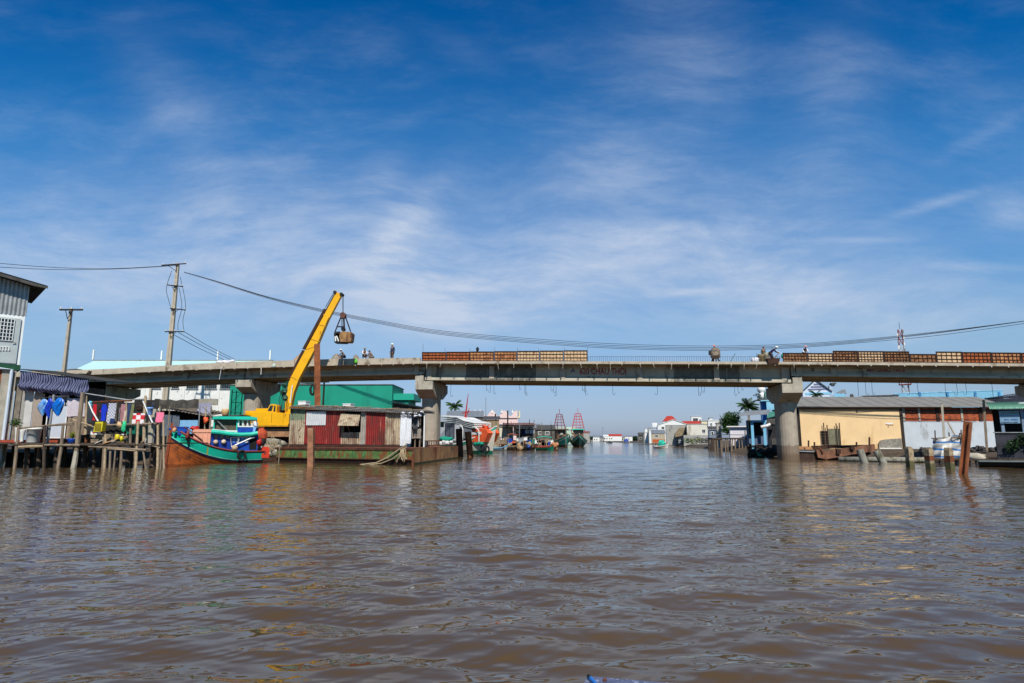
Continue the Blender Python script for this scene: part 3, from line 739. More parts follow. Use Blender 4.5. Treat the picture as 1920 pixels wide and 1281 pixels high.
for a in [(37,803,137,793.5,.07,0,WOOD),(137,787,172,799,.06,0,WOOD_L),(150,792,182,803,.05,-.05,WOOD),(200,797,306,794,.07,-.1,WOOD),(166,754.5,247,751,.07,.2,RUST),(155,737,238,750,.05,.2,TIN),
          (84,799,138,796,.05,0,WOOD),(238,750,275,748,.05,.2,TIN)]:
    stick(a[0], a[1], a[2], a[3], a[4], t=a[5], m=a[6], name='rail')
for a in [(35,838,82,836,.1,WOOD_L),(82,834.5,150,835,.08,WOOD),(166,837,274,844,.08,WOOD),(202,841,254,845,.06,WOOD_L),(150,834,255,834,.1,WOOD_D),(254,834,312,836,.07,WOOD_D),(25,834,84,834,.1,WOOD_D),(270,831,300,840,.05,WOOD)]:
    stick(a[0], a[1], a[2], a[3], a[4], t=-.2, m=a[5], name='beam')
mb = MB(FD); x = FD.px(150, 820)[0]
xe = FD.px(232, 820)[0]
while x < xe: w_ = rr.uniform(.4, .9); mb.box(x, x+w_-.03, .95, 1.0, zd+.03, FD.px(190, 814+rr.uniform(-2, 2))[1]); x += w_
mb.box(xe+.1, FD.px(270,820)[0], .95, 1.0, zd+.03, zd+.6)
build('board_skirt', mb, WOOD, deck)
# hut with awning
hut = root('awning_hut', 'patched riverside hut with rolled blue striped awning', 'hut', tuple(FD.w((FD.px(100, 830)[0], 4, zd))))
hx0, hx1 = FD.px(26, 760, 3.5)[0], FD.px(162, 760, 3.5)[0]
STRIPE = bpy.data.materials.new('striped_awning'); STRIPE.use_nodes = True
t_ = NT(STRIPE.node_tree); b_ = t_.n['Principled BSDF']; pos_ = t_.node('ShaderNodeNewGeometry').outputs['Position']
sp_ = t_.node('ShaderNodeSeparateXYZ'); t_.put(sp_.inputs[0], pos_)
ph_ = t_.math('ADD', t_.math('MULTIPLY', sp_.outputs[0], 34), t_.math('ADD', t_.math('MULTIPLY', t_.math('SINE', t_.math('MULTIPLY', sp_.outputs[2], 5.5)), 2.6), t_.math('MULTIPLY', t_.noise(pos_, .9, 2), 16)))
t_.put(b_.inputs['Base Color'], t_.mix(t_.ramp(t_.math('SINE', ph_), -.25, .25), lin((12,22,62)), lin((96,100,128)))); b_.inputs['Roughness'].default_value = .8
mb = MB(FD)
a0, a1 = P3(FD, 34, 692, 2.5), P3(FD, 197, 714.5, 2.5)
mb.corr(a0, a1, (a0[0], 6.5, a0[2]+.25), (a1[0], 6.5, a1[2]+.25), 56, .03); build('roof', mb, TIN_D, hut)
mb = MB(FD)
tl_, tr_, bl_, br_ = P3(FD, 37, 695, 2.65), P3(FD, 166, 711, 2.65), P3(FD, 38, 730, 2.65), P3(FD, 166, 744, 2.65)
def fn(a, b):
    t = Vector(tl_).lerp(Vector(tr_), a); q = Vector(bl_).lerp(Vector(br_), a); p = t.lerp(q, b)
    roll = -.30*math.exp(-((b-.78)/.14)**2)
    return (p.x+.03*math.sin(b*11+a*20), 2.65+roll+.05*math.sin(a*70+b*4)*b+.04*math.sin(a*23+b*9), p.z-.10*abs(math.sin(a*math.pi*5+.5))*b)
mb.grid(fn, 150, 14); build('awning', mb, STRIPE, hut, smooth=True)
def panel(l, t, r, b, y, m, name='panel', corr=0, par=None):
    x0, x1, z0, z1 = FD.rect(l, t, r, b, y)
    mb = MB(FD)
    if corr: mb.corr((x0,y,z0),(x1,y,z0),(x0,y,z1),(x1,y,z1), corr, .03)
    else: mb.box(x0, x1, y, y+.04, z0, z1)
    return build(name, mb, m, par or hut)
panel(24, 722, 36, 828, 3.3, mat('grey_post', (120,112,100), .9, var=.25), 'panel')
panel(36, 727, 46, 812, 3.4, mat('sheet_grey', (164,160,154), .7, var=.12), 'panel', 4)
panel(46, 725, 60, 808, 3.3, mat('sheet_pale', (186,184,180), .7, var=.1), 'panel')
x0, x1, z0, z1 = FD.rect(61, 738, 81, 812, 3.2); build('curtain', sheet(FD, x0, x1, z0, z1, 3.2, .05, 6), cloth(160,146,134), hut, smooth=True)
x0, x1, z0, z1 = FD.rect(88, 742, 126, 822, 3.1)
gate = build('gate', MB(FD).box(x0, x0+.07, 3.05, 3.12, z0, z1).box(x1-.07, x1, 3.05, 3.12, z0, z1).box(x0+.07, x1-.07, 3.05, 3.12, z1-.07, z1).box(x0+.07, x1-.07, 3.05, 3.12, z0, z0+.07), WHITE, hut)
mb = MB(FD)
for i in range(1, 10): x = x0+(x1-x0)*i/10; mb.box(x-.015, x+.015, 3.07, 3.1, z1-.75, z1-.08)
build('grille', mb, WHITE, gate); build('gate_panel', MB(FD).box(x0+.3, x1-.08, 3.08, 3.11, z0+.08, z1-.8), mat('gate_white', (182,190,200), .6, var=.06), gate)
x0, x1, z0, z1 = FD.rect(126, 747, 161, 781, 3.0); build('wall_cloth', sheet(FD, x0, x1, z0, z1, 3.0, .03, 3), cloth(196,186,194), hut, smooth=True)
mb = MB(FD); x0, x1, z0, z1 = FD.rect(125, 780, 162, 828, 3.1); x = x0
while x < x1: mb.box(x, min(x1, x+.26), 3.1, 3.14, z0, z1+rr.uniform(-.06, .06)); x += .28
build('plank_wall', mb, WOOD, hut)
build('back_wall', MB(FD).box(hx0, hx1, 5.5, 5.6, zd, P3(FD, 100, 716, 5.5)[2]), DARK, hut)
build('side_wall', MB(FD).box(hx1-.1, hx1, 2.8, 5.5, P3(FD, 160, 760, 1.3)[2]-3.2, P3(FD, 160, 722, 1.3)[2]), TIN_D, hut)
build('floor_step', MB(FD).box(hx0, hx1, 1.6, 5.45, zd+.03, zd+.22), mat('red_step', (150,66,42), .8, var=.3), hut)
BACKD = mat('interior_dark', (40,38,36), .95, var=.4, scale=2)  # near-black sheets added as painted shade of the interior behind the laundry
x0, x1, z0, z1 = FD.rect(163, 755, 250, 814, 2.2); build('dark_backing', sheet(FD, x0, x1, z0, z1, 2.2, .05, 8), BACKD, hut, smooth=True)
x0, x1, z0, z1 = FD.rect(249, 750, 296, 814, 2.3); build('dark_backing', sheet(FD, x0, x1, z0, z1, 2.3, .05, 4), BACKD, hut, smooth=True)
# things on the deck
def lathe_thing(name, label, cat, l, t, r, b, y, prof, m, group=None):
    x0, x1, z0, z1 = FD.rect(l, t, r, b, y); R_ = (x1-x0)/2; h = z1-z0
    mb = MB(FD); mb.lathe(((x0+x1)/2, y, z0), [(R_*a, h*c) for a, c in prof], 18); return single(name, label, cat, mb, m, True, group)
BK = [(.82,0),(.86,.02),(.97,.84),(1.05,.85),(1.05,.90),(.99,.91),(1.0,1),(.93,1),(.8,.05)]
bt = lathe_thing('bucket', 'large white lidless bucket on the deck in front of the beige curtain', 'bucket', 51.5, 801, 75, 830, .9, BK, mat('plastic_white', (214,212,204), .45, var=.05))
VS = [(.75,0),(.55,.12),(.6,.4),(.85,.75),(1.05,.95),(1.05,1),(.9,1),(.5,.3)]
for i, (l, r, nm) in enumerate([(27.5,36.5,'left of the pair, with a green plant'),(37,46.5,'right of the pair, empty')]):
    lathe_thing('flower_pot', f'tall white flared pot on deck, {nm}', 'flower pot', l, 802 if i == 0 else 806, r, 829, .8, VS, mat('pot_white', (214,212,204), .5, var=.06))
mb = MB(FD); rr2 = random.Random(3); c = P3(FD, 29, 794, .8)
for i in range(5): leaf_cluster(mb, (c[0]+rr2.uniform(-.2,.2), .8, c[2]+rr2.uniform(-.15,.25)), .3, 70, .14, rr2)
single('potted_plant', 'bushy green plant growing from the tall white pot', 'plant', mb, LEAF[0])
bw = lathe_thing('flower_bowl', 'bright blue bowl planter at the deck edge', 'planter', 127, 822.5, 143, 832, .3, [(.6,0),(.7,.05),(1,.8),(1.05,1),(.95,1),(.5,.2)], BLUE)
mb = MB(FD); c = P3(FD, 136, 820, .3)
for i in range(60):
    a = rr2.uniform(0, 6.28); el = rr2.uniform(.5, 1.4); L = rr2.uniform(.3, .62); d = Vector((math.cos(a)*math.cos(el), math.sin(a)*math.cos(el), math.sin(el))); q = Vector((c[0], c[1], c[2]-.1)); s_ = d.cross(Vector((0,0,1))).normalized()*.035
    mb.add([q-s_*.4, q+d*L*.6-s_, q+d*L, q+d*L*.6+s_, q+s_*.4], [(0,1,2,3,4)])
single('potted_shrub', 'spiky yellow green plant in the blue bowl', 'plant', mb, LEAF[2])
lathe_thing('clay_pot', 'small brown clay pot left of the blue bowl', 'flower pot', 119, 823, 126, 832, .4, BK, mat('clay', (96,66,50), .8))
def bag(name, label, l, t, r, b, y, m):
    x0, x1, z0, z1 = FD.rect(l, t, r, b, y); cx = (x0+x1)/2; mb = MB(FD); R_ = (x1-x0)/2
    def fn(a, c_):
        th_ = a*2*math.pi; k = math.sin(math.pi*min(1, c_**.8*.92+.05))**.8*(1+.18*math.sin(th_*5+c_*7)+.1*math.sin(th_*9+c_*15))
        return (cx+R_*k*math.cos(th_)+.05*math.sin(c_*8), y+R_*.5*k*math.sin(th_), z1+(z0-z1)*c_+.05*math.sin(th_*4)*c_)
    mb.grid(fn, 36, 12); return single(name, label, 'plastic bag', mb, m, True, 'plastic bags hung to dry on the deck line')
bag('plastic_bag', 'dark blue plastic bag hanging left of the metal post', 86, 747, 97, 784, .2, mat('bag_blue', (16,56,176), .35, var=.3, scale=4))
bag('plastic_bag', 'pale blue and white plastic bag hanging in front of the curtain', 73, 748, 88, 779, .3, mat('bag_pale', (120,164,214), .35, var=.4, scale=3, dirt=[((30,110,190), .5, .6, 3, 1)]))
bag('plastic_bag', 'bright azure plastic bag hanging right of the metal post', 100, 746, 118.5, 780, .2, mat('bag_azure', (6,100,190), .35, var=.3, scale=4))
mb = MB(FD); mb.tube([P3(FD,48,747,.25), P3(FD,100,745,.25), P3(FD,122,744,.25)], .015, 5); single('clothes_line', 'thin wire line holding the blue plastic bags', 'line', mb, TIN_D)
def laundry(name, label, l, t, r, b, m, y=.15, n=3, hem=0., cat='laundry'):
    x0, x1, z0, z1 = FD.rect(l, t, r, b, y); return single(name, label, cat, sheet(FD, x0, x1, z0, z1, y, .05, n, hem=hem), m, True, 'laundry hanging over the deck')
CHK = bpy.data.materials.new('check_cloth'); CHK.use_nodes = True; t_ = NT(CHK.node_tree); ck = t_.node('ShaderNodeTexChecker'); ck.inputs['Scale'].default_value = 3.2
t_.put(ck.inputs['Vector'], t_.node('ShaderNodeNewGeometry').outputs['Position']); t_.put(ck.inputs['Color1'], lin((196,26,32))); t_.put(ck.inputs['Color2'], lin((220,214,214))); t_.put(t_.n['Principled BSDF'].inputs['Base Color'], ck.outputs[0])
PLD = bpy.data.materials.new('plaid_cloth'); PLD.use_nodes = True; t_ = NT(PLD.node_tree); ck = t_.node('ShaderNodeTexChecker'); ck.inputs['Scale'].default_value = 9
t_.put(ck.inputs['Vector'], t_.node('ShaderNodeNewGeometry').outputs['Position']); t_.put(ck.inputs['Color1'], lin((196,196,206))); t_.put(ck.inputs['Color2'], lin((140,140,158))); t_.put(t_.n['Principled BSDF'].inputs['Base Color'], ck.outputs[0])
laundry('hanging_shirt', 'slate grey shirt hanging at the left end of the laundry rail', 164, 757, 174, 792, cloth(56,64,72))
def shirt(label, l, t, r, b, m, y=.1):
    x0, x1, z0, z1 = FD.rect(l, t, r, b, y); w_ = x1-x0; h = z1-z0; cx = (x0+x1)/2
    mb = sheet(FD, x0+w_*.18, x1-w_*.18, z0, z1-.04, y, .05, 2)
    for sg in (-1, 1):
        a = cx+sg*w_*.28; e = cx+sg*w_*.5
        mb.grid(lambda u_, v_: (a+(e-a)*v_+sg*.0, y+.04*math.sin(u_*6)+.02, z1-.05-h*.16*u_-h*.38*v_-.02*math.sin(v_*4)), 4, 4)
    return single('hanging_shirt', label, 'shirt', mb, m, True, 'laundry hanging over the deck')
shirt('red shirt with dark collar on the laundry rail', 172, 757, 188, 788, cloth(196,22,40))
shirt('cobalt blue shirt on the laundry rail', 188, 757, 201, 789, cloth(14,52,190))
laundry('hanging_towel', 'pale grey plaid towel beside the blue shirt', 201, 756, 216, 795, PLD, n=4)
laundry('hanging_towel', 'mid grey towel between plaid towel and dusty pink shirt', 217, 765, 225, 794, cloth(104,104,108), y=.25)
shirt('dusty pink shirt on the laundry rail', 223, 757, 237, 791, cloth(160,116,120))
laundry('hanging_trousers', 'navy trousers hanging beside the dusty pink shirt', 238, 757, 243.5, 794, cloth(48,66,100), n=2)
laundry('hanging_trousers', 'olive trousers hanging left of the checked cloth', 244, 757, 249.5, 794, cloth(118,118,84), n=2)
laundry('hanging_cloth', 'red and white checked cloth on the deck rail', 247.5, 775, 270, 795, CHK, y=-.12)
laundry('hanging_towel', 'pink towel hung over the rail end near the boat', 292, 773, 306, 792, cloth(232,120,150), y=-.25, n=2)
mb = MB(FD); c = P3(FD, 263, 765, .3)
for k in range(3): mb.tube([(c[0]+(.28-.06*k)*math.cos(a*.5236), .3-.05*k, c[2]+(.2-.04*k)*math.sin(a*.5236)) for a in range(13)], .04, 6)
single('basket', 'round brown wicker basket hanging above checked cloth', 'basket', mb, RUST_D)
lathe_thing('bucket', 'small light blue bucket hanging from a diagonal white pole', 'bucket', 276, 764, 286.5, 778, -.2, BK, mat('plastic_blue', (120,164,220), .45))
x0, x1, z0, z1 = FD.rect(180, 791, 197, 810, -.35)
yb = root('crate', 'yellow plastic basket hung on the outside of the deck', 'crate', tuple(FD.w(((x0+x1)/2, -.35, z0))))
mb = MB(FD); h = z1-z0; sk_ = .1
vs = [(x0+sk_*0,-.6,z0),(x1-.06,-.6,z0+.04),(x1-.06,-.2,z0+.04),(x0,-.2,z0),(x0+.1,-.62,z1-.04),(x1,-.62,z1),(x1,-.18,z1),(x0+.1,-.18,z1-.04)]
YP = mat('plastic_yellow', (216,200,40), .5, var=.08)
mb.add(vs, [(0,3,2,1),(4,5,6,7),(0,1,5,4),(1,2,6,5),(2,3,7,6),(3,0,4,7)]); build('body', mb, YP, yb)
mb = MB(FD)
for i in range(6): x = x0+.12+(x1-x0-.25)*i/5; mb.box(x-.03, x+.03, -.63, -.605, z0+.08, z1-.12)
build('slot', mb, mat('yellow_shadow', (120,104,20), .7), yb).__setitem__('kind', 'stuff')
x0, x1, z0, z1 = FD.rect(170, 806, 182.5, 815, .3)
fb = root('box', 'small white box with red cross on the deck', 'box', tuple(FD.w(((x0+x1)/2, .4, z0))))
build('body', MB(FD).box(x0, x1, .3, .7, z0, z1), WHITE, fb); cx, cz = (x0+x1)/2, (z0+z1)/2
build('cross', MB(FD).box(cx-.12, cx+.12, .285, .299, cz-.04, cz+.04).box(cx-.04, cx+.04, .283, .297, cz-.11, cz+.11), RED, fb)
x0, x1, z0, z1 = FD.rect(236, 801, 268, 817, .6); mb = MB(FD)
mb.prism([(x0+.08,z0),(x1-.08,z0),(x1,z1),(x0,z1)], .6, 1.5); mb.box(x0-.04, x1+.04, .56, 1.54, z1-.001, z1+.06)
single('tub', 'dark green rectangular tub behind the deck posts', 'tub', mb, TEAL_D)
x0, x1, z0, z1 = FD.rect(199, 821, 222, 832, -.1); mb = MB(FD)
mb.add([(x0,-.4,z0),(x1,-.4,z0+.25),(x1,.3,z1),(x0,.3,z0+.12),(x0,-.4,z0+.05),(x1,-.4,z0+.3),(x1,.3,z1+.05),(x0,.3,z0+.17)], [(0,3,2,1),(4,5,6,7),(0,1,5,4),(1,2,6,5),(2,3,7,6),(3,0,4,7)])
single('cardboard', 'tilted sheet of tan cardboard on the deck edge', 'cardboard', mb, mat('card', (190,146,98), .9, var=.1))
for k, (a, b, l_) in enumerate([(220,820,'left'),(228,823,'right')]):
    mb = MB(FD); c = P3(FD, a, b, 0); mb.blobby(c, (.15,.14,.2), 9, 6, .4); single('bag', f'{l_} one of two yellow plastic bags by the cardboard', 'bag', mb, YP, True)
mb = MB(FD); c = P3(FD, 232, 801, -.3); mb.blobby(c, (.15,.12,.34), 9, 6, .5); single('bag', 'crumpled mint green bag tied to the deck rail', 'bag', mb, mat('mint', (50,190,130), .5), True)
mb = MB(FD); c = P3(FD, 224, 797, -.3); mb.blobby(c, (.2,.12,.22), 9, 6, .45); single('bag', 'tan cloth bag tied beside the mint green bag', 'bag', mb, mat('tan', (196,160,124), .8), True)
mb = MB(FD); mb.bar(P3(FD,179,832,-.3), P3(FD,191,826,-.3), .16, .03); single('plank', 'short white plank lying on the deck edge', 'plank', mb, WHITE)

JUNK = [('brown wooden crate', 'crate', 152, 160, 817, 831, WOOD_D), ('grey plastic basin', 'basin', 207, 217, 824, 831, TIN), ('dark red jerrycan', 'jerrycan', 163, 168, 822, 832, RUST), ('pale cardboard carton', 'carton', 236, 247, 820, 831, WOOD_L),
        ('black rubber tub', 'tub', 251, 263, 822, 831, BLACK), ('navy jerrycan', 'jerrycan', 285, 291, 815, 830, NAVY), ('small rusty tin', 'tin', 146, 150, 824, 831, RUST_D), ('white plastic drum', 'drum', 272, 280, 817, 831, WHITE), ('light brown tool box', 'box', 176, 189, 826, 832, WOOD)]
for i, (nm_, ct_, l, r, t_9, b_9, m_) in enumerate(JUNK):
    x0, x1, z0, z1 = FD.rect(l, t_9, r, b_9, .9); z0 = zd+.02; z1 = max(z1, z0+.2); mb = MB(FD)
    if i % 2: mb.lathe(((x0+x1)/2, .9, z0), [((x1-x0)*.42,0),((x1-x0)*.5,(z1-z0)*.1),((x1-x0)*.48,(z1-z0)*.8),((x1-x0)*.3,(z1-z0)*.93),((x1-x0)*.12,(z1-z0))], 12)
    else: mb.prism([(x0,z0),(x1,z0),(x1+.03,z1),(x0-.03,z1)], .6, 1.2); mb.box(x0-.05, x1+.05, .57, 1.23, z1+.001, z1+.05)
    single(ct_, f'{nm_} standing among the clutter on the stilt deck floor', ct_, mb, m_, bool(i % 2))
for i, (l, r, t_9, b_9, c_9, nm_) in enumerate([(180,186,758,784,(52,40,36),'dark brown shirt between the red and the blue shirts'),(231,236,770,792,(196,176,160),'beige rag below the dusty pink shirt'),(205,214,785,796,(30,44,90),'navy patterned cloth at the foot of the plaid towel'),(284,289,755,765,(60,64,84),'slate cloth above the small blue bucket'),(166,172,752,760,(110,190,210),'small pale cyan cloth at the left end of the laundry rail')]):
    laundry('hanging_cloth', nm_, l, t_9, r, b_9, cloth(*c_9), y=.02, n=2, hem=.15)

# shelter between deck and boat
FS = FY(61, 340, 0)
sh = root('shade_shelter', 'dark shade net shelter with tin fence behind the green boat', 'shelter', tuple(FS.w((0, 1, 1))))
mb = MB(FS); x0, x1, z0, z1 = FS.rect(289, 748, 373, 766, 0)
mb.grid(lambda a, b: (x0+(x1-x0)*a, .06*math.sin(a*31)+.05*math.sin(a*17+b*3), z1-(z1-z0)*b-.12*math.sin(a*3.14)*(1-b)+.05*math.sin(a*23)), 50, 6); build('shade_net', mb, mat('net_dark', (74,70,64), .9, var=.35, scale=2, dirt=[((124,118,108), .55, .7, 1.5, .3)]), sh)
mb = MB(FS); a_, b_2 = P3(FS, 285, 762, -.1), P3(FS, 388, 781, -.1)
mb.corr(a_, b_2, (a_[0]-.4, 4, a_[2]+.55), (b_2[0]+.2, 4, b_2[2]+.55), 16, .04); build('roof', mb, mat('fibro', (112,100,86), .9, var=.25), sh)
x0, x1, z0, z1 = FS.rect(303, 778, 336, 806, .4); mb = MB(FS); mb.corr((x0,.4,z0-.6),(x1,.4,z0-.6),(x0,.4,z1),(x1,.4,z1), 14, .05); build('tin_fence', mb, mat('tin_blue', (120,128,140), .6, var=.25), sh)
x0, x1, z0, z1 = FS.rect(336, 788, 370, 806, .3); build('blue_sheet', sheet(FS, x0, x1, z0-.4, z1, .3, .05, 3), cloth(120,168,206), sh, smooth=True)
x0, x1, z0, z1 = FS.rect(286, 770, 392, 812, 2.5); build('back_wall', MB(FS).box(x0, x1, 2.5, 2.6, .5, z1), DARK, sh)  # near-black sheet standing in for the shaded hollow behind the shelter
for px_ in (318.5, 375, 386.5, 300, 396):
    x, z = FS.px(px_, 762, -.3); xb, zb = FS.px(px_+1.5, 820, -.3); mb = MB(FS); mb.tube([(x,-.3,z),(x+.03,-.3,(z+.5)/2),(x,-.3,.8)], .06, 6); build('post', mb, rr.choice([WOOD, WOOD_L, TIN]), sh)
x0, x1, z0, z1 = FS.rect(372, 748, 408, 760, 1.5); build('wall_sheet', MB(FS).box(x0, x1, 1.5, 1.6, z0, z1), mat('sheet_dun', (146,140,126), .8, var=.2), sh)
x0, x1, z0, z1 = FS.rect(370, 756, 396, 776, 1.2); build('hung_sheet', sheet(FS, x0, x1, z0, z1, 1.2, .05, 3), cloth(150,150,172), sh, smooth=True)
mb = MB(FS); c = P3(FS, 386, 789, -.6); mb.blobby(c, (.24,.16,.3), 9, 6, .5); single('bag', 'orange bag hung on a post by the boat shelter', 'bag', mb, ORANGE_B, True)
mb = MB(FS); x0, x1, z0, z1 = FS.rect(416, 767, 429, 780, .5); mb.lathe(((x0+x1)/2, .5, z0), [((x1-x0)*k, (z1-z0)*h) for k, h in [(.3,0),(.42,.1),(.52,.6),(.5,.9),(.4,1),(.2,1)]], 14); single('jar', 'big pale tan jar standing behind the boat cabin', 'jar', mb, mat('jar_tan', (196,160,108), .6, var=.1), True)
x0, x1, z0, z1 = FS.rect(396, 778, 448, 800, .9); single('clutter_shed', 'low dark lean-to behind the boat wheelhouse', 'shed', MB(FS).box(x0, x1, .9, 3, .4, z0).prism([(x0-.3,z1-.3),(x1+.3,z1-.1),(x1+.3,z1),(x0-.3,z1-.2)], .5, 3.2), TIN_D)

# ================================================================ buildings behind the left bank
FW = FY(104, 360, 0)
wh = root('warehouse', 'long white warehouse with pale cyan roof behind the bridge', 'warehouse', tuple(FW.w((0, 8, 1))))
x0, x1 = FW.px(225, 750)[0], FW.px(520, 750)[0]; ze = FW.px(300, 706)[1]
build('wall', MB(FW).box(x0, x1, 0, 20, .8, ze), WHITE_W, wh)
rl, zr_ = FW.px(137, 690, 0); al, azz = FW.px(176, 676.5, 12); ar, _ = FW.px(512, 676, 12)
CY = mat('cyan_roof', (186,222,218), .5, var=.03)
mb = MB(FW); el_ = FW.px(112, 700, -1)[0]
mb.add([(el_,-1,ze-.1),(x1+1,-1,ze-.1),(ar,12,azz),(al,12,azz),(al,12,azz-.4),(ar,12,azz-.4)], [(0,1,2,3),(3,2,5,4)]); mb.add([(el_,24,ze-.1),(x1+1,24,ze-.1),(ar,12,azz),(al,12,azz)], [(3,2,1,0)]); mb.add([(el_,-1,ze-.1),(al,12,azz),(el_,24,ze-.1)], [(0,1,2)])
build('roof', mb, CY, wh)
build('ridge', MB(FW).box(al, ar, 11.8, 12.2, azz-.02, azz+.16), TIN, wh)
for r_, bb in [((284,720,302,729),(3,0)),((322,720,336,729),(3,0)),((350,717,372,729.5),(4,0)),((384.5,717,407,729.5),(5,0)),((412,717,434,729.5),(4,0)),((249,722,264,737),(6,6))]:
    window(FW, FW.rect(*r_), 0, wh, WHITE if bb[1] else TIN, GLASSY if not bb[1] else TIN_W, bb, proud=.08, sill=True)
for px_ in (270, 344, 378, 410, 308):
    x, _ = FW.px(px_, 740); build('pilaster', MB(FW).box(x-.2, x+.2, -.12, -.002, .8, ze-.25), WHITE_W, wh)
for px_, tp in ((177.5,656),(305,658),(410,658),(508,657)):
    x, z = FW.px(px_, tp, 12); build('vent_pipe', MB(FW).box(x-.12, x+.12, 11.7, 11.95, azz+.17, z), WHITE, wh)
FG = FY(96, 600, -1)
gw = root('green_hall', 'long flat teal green hall behind the barge', 'hall', tuple(FG.w((0, 3, 1))))
GRN = mat('green_render', (8,142,116), .7, var=.05, scale=.5, dirt=[((6,120,98), .5, .7, .35, .3)])
x0, x1 = FG.px(430, 750)[0], FG.px(735, 750)[0]; z1 = FG.px(600, 722.5)[1]
build('wall', MB(FG).box(x0, x1, 0, 9, .8, z1), GRN, gw); build('coping', MB(FG).box(x0-.08, x1+.08, -.08, 9.1, z1+.001, z1+.14), TIN_D, gw)
a0, a1, b0, b1 = FG.rect(735.5, 738, 776, 750, 1); build('side_wing', MB(FG).box(a0+.02, a1, 1, 8, b0, b1), mat('green_wing', (14,156,130), .6, var=.05), gw)
build('wing_wall', MB(FG).box(a0+.02, a1-.9, 1.4, 8, .8, b0-.01), GRN, gw)
x, z = FG.px(578, 660); 
FC = FY(76, 440, 0)
sc = root('scaffold', 'thin dark scaffold tower left of the second pier', 'scaffold', tuple(FC.w((0, 0, 1))))
x0, x1, z0, z1 = FC.rect(434, 731, 453, 780)
for xx in (x0, x1):
    for yy_ in (0, 1.2): build('upright', MB(FC).box(xx-.04, xx+.04, yy_-.04, yy_+.04, .8, z1), STEEL_D, sc)
for i in range(4):
    z = z1-.3-i*1.25; build('rung', MB(FC).box(x0+.04, x1-.04, -.03, .03, z-.03, z+.03), STEEL_D, sc); mb = MB(FC); mb.tube([(x0,0,z-1.2),(x1,0,z)], .025, 4); build('brace', mb, STEEL_D, sc)
FX = FY(74.5, 760, 0)
ds = root('tin_shed', 'dark tin shed between the green hall and middle pier', 'shed', tuple(FX.w((0, 2, 1))))
a_, b_2 = P3(FX, 735, 752, 0), P3(FX, 792, 763, 0)
build('roof', MB(FX).prism([(a_[0],a_[2]),(b_2[0],b_2[2]),(b_2[0],b_2[2]-.12),(a_[0],a_[2]-.12)], -.4, 6), TIN, ds)
mb = MB(FX); mb.corr((a_[0]+.1,0,.8),(b_2[0],0,.8),(a_[0]+.1,0,a_[2]-.2),(b_2[0],0,b_2[2]-.2), 18, .04); build('wall', mb, TIN_D, ds)
# round dark tank roof left behind the deck hut
FT = FY(88, 118, 0); c = P3(FT, 116, 693, 0); mb = MB(FT); mb.lathe((c[0],3,0.9), [(2.3,0),(2.3,c[2]-1.3),(1.8,c[2]-.9),(1.0,c[2]-.6),(.1,c[2]-.45)], 20); single('tank', 'round grey tank with domed top beyond the hut roof', 'tank', mb, TIN_D, True)

# ================================================================ poles and wires
FP1 = FY(60, 127, 0)
def pole(name, label, fr, pxt, pyt, w_, arms, two=False):
    x, z = fr.px(pxt, pyt); t = root(name, label, 'utility pole', tuple(fr.w((x, 0, 1))))
    build('pole', MB(fr).add([(x-w_*.8,-w_,-1),(x+w_*.8,-w_,-1),(x+w_*.8,w_,-1),(x-w_*.8,w_,-1),(x-w_*.45,-w_*.6,z),(x+w_*.45,-w_*.6,z),(x+w_*.45,w_*.6,z),(x-w_*.45,w_*.6,z)], [(0,3,2,1),(4,5,6,7),(0,1,5,4),(1,2,6,5),(2,3,7,6),(3,0,4,7)]), CONC_L, t)
    if two: build('pole', MB(fr).add([(x-w_*2.6,-w_,-1),(x-w_*1.0,-w_,-1),(x-w_*1.0,w_,-1),(x-w_*2.6,w_,-1),(x-w_*.95,-w_*.6,z),(x-w_*.5,-w_*.6,z),(x-w_*.5,w_*.6,z),(x-w_*.95,w_*.6,z)], [(0,3,2,1),(4,5,6,7),(0,1,5,4),(1,2,6,5),(2,3,7,6),(3,0,4,7)]), CONC_L, t)
    for (l, r, y, tilt) in arms:
        a, b = P3(fr, l, y+tilt, -.35), P3(fr, r, y-tilt, -.35); mb = MB(fr); mb.bar(a, b, .14); am = build('crossarm', mb, STEEL_D, t)
        mb = MB(fr); mid = (x, -.35, a[2]-.9); mb.tube([(a[0]*.4+b[0]*.6,-.35,a[2]), mid], .04, 4); mb.tube([(a[0]*.75+b[0]*.25,-.35,a[2]), mid], .04, 4); build('arm_strut', mb, STEEL_D, am)
        for k in (.04, .5, .96):
            mb = MB(fr); mb.lathe((a[0]+(b[0]-a[0])*k, -.35, a[2]+(b[2]-a[2])*k+.06), [(.05,0),(.09,.05),(.05,.1),(.09,.16),(.04,.22)], 8); build('insulator', mb, WHITE, am)
    return t
pole('utility_pole', 'short concrete utility pole with one crossarm rising above the awning hut', FP1, 133.5, 578, .22, [(112,155,581,0)])
FP2 = FY(90, 318, 0)
dp = pole('utility_pole', 'tall double concrete utility pole carrying the river wires', FP2, 334.5, 494, .28, [(303,349,496,1.6),(313,343,536,-1.5),(319,348,580,-1.4),(309,345,622,0)], True)
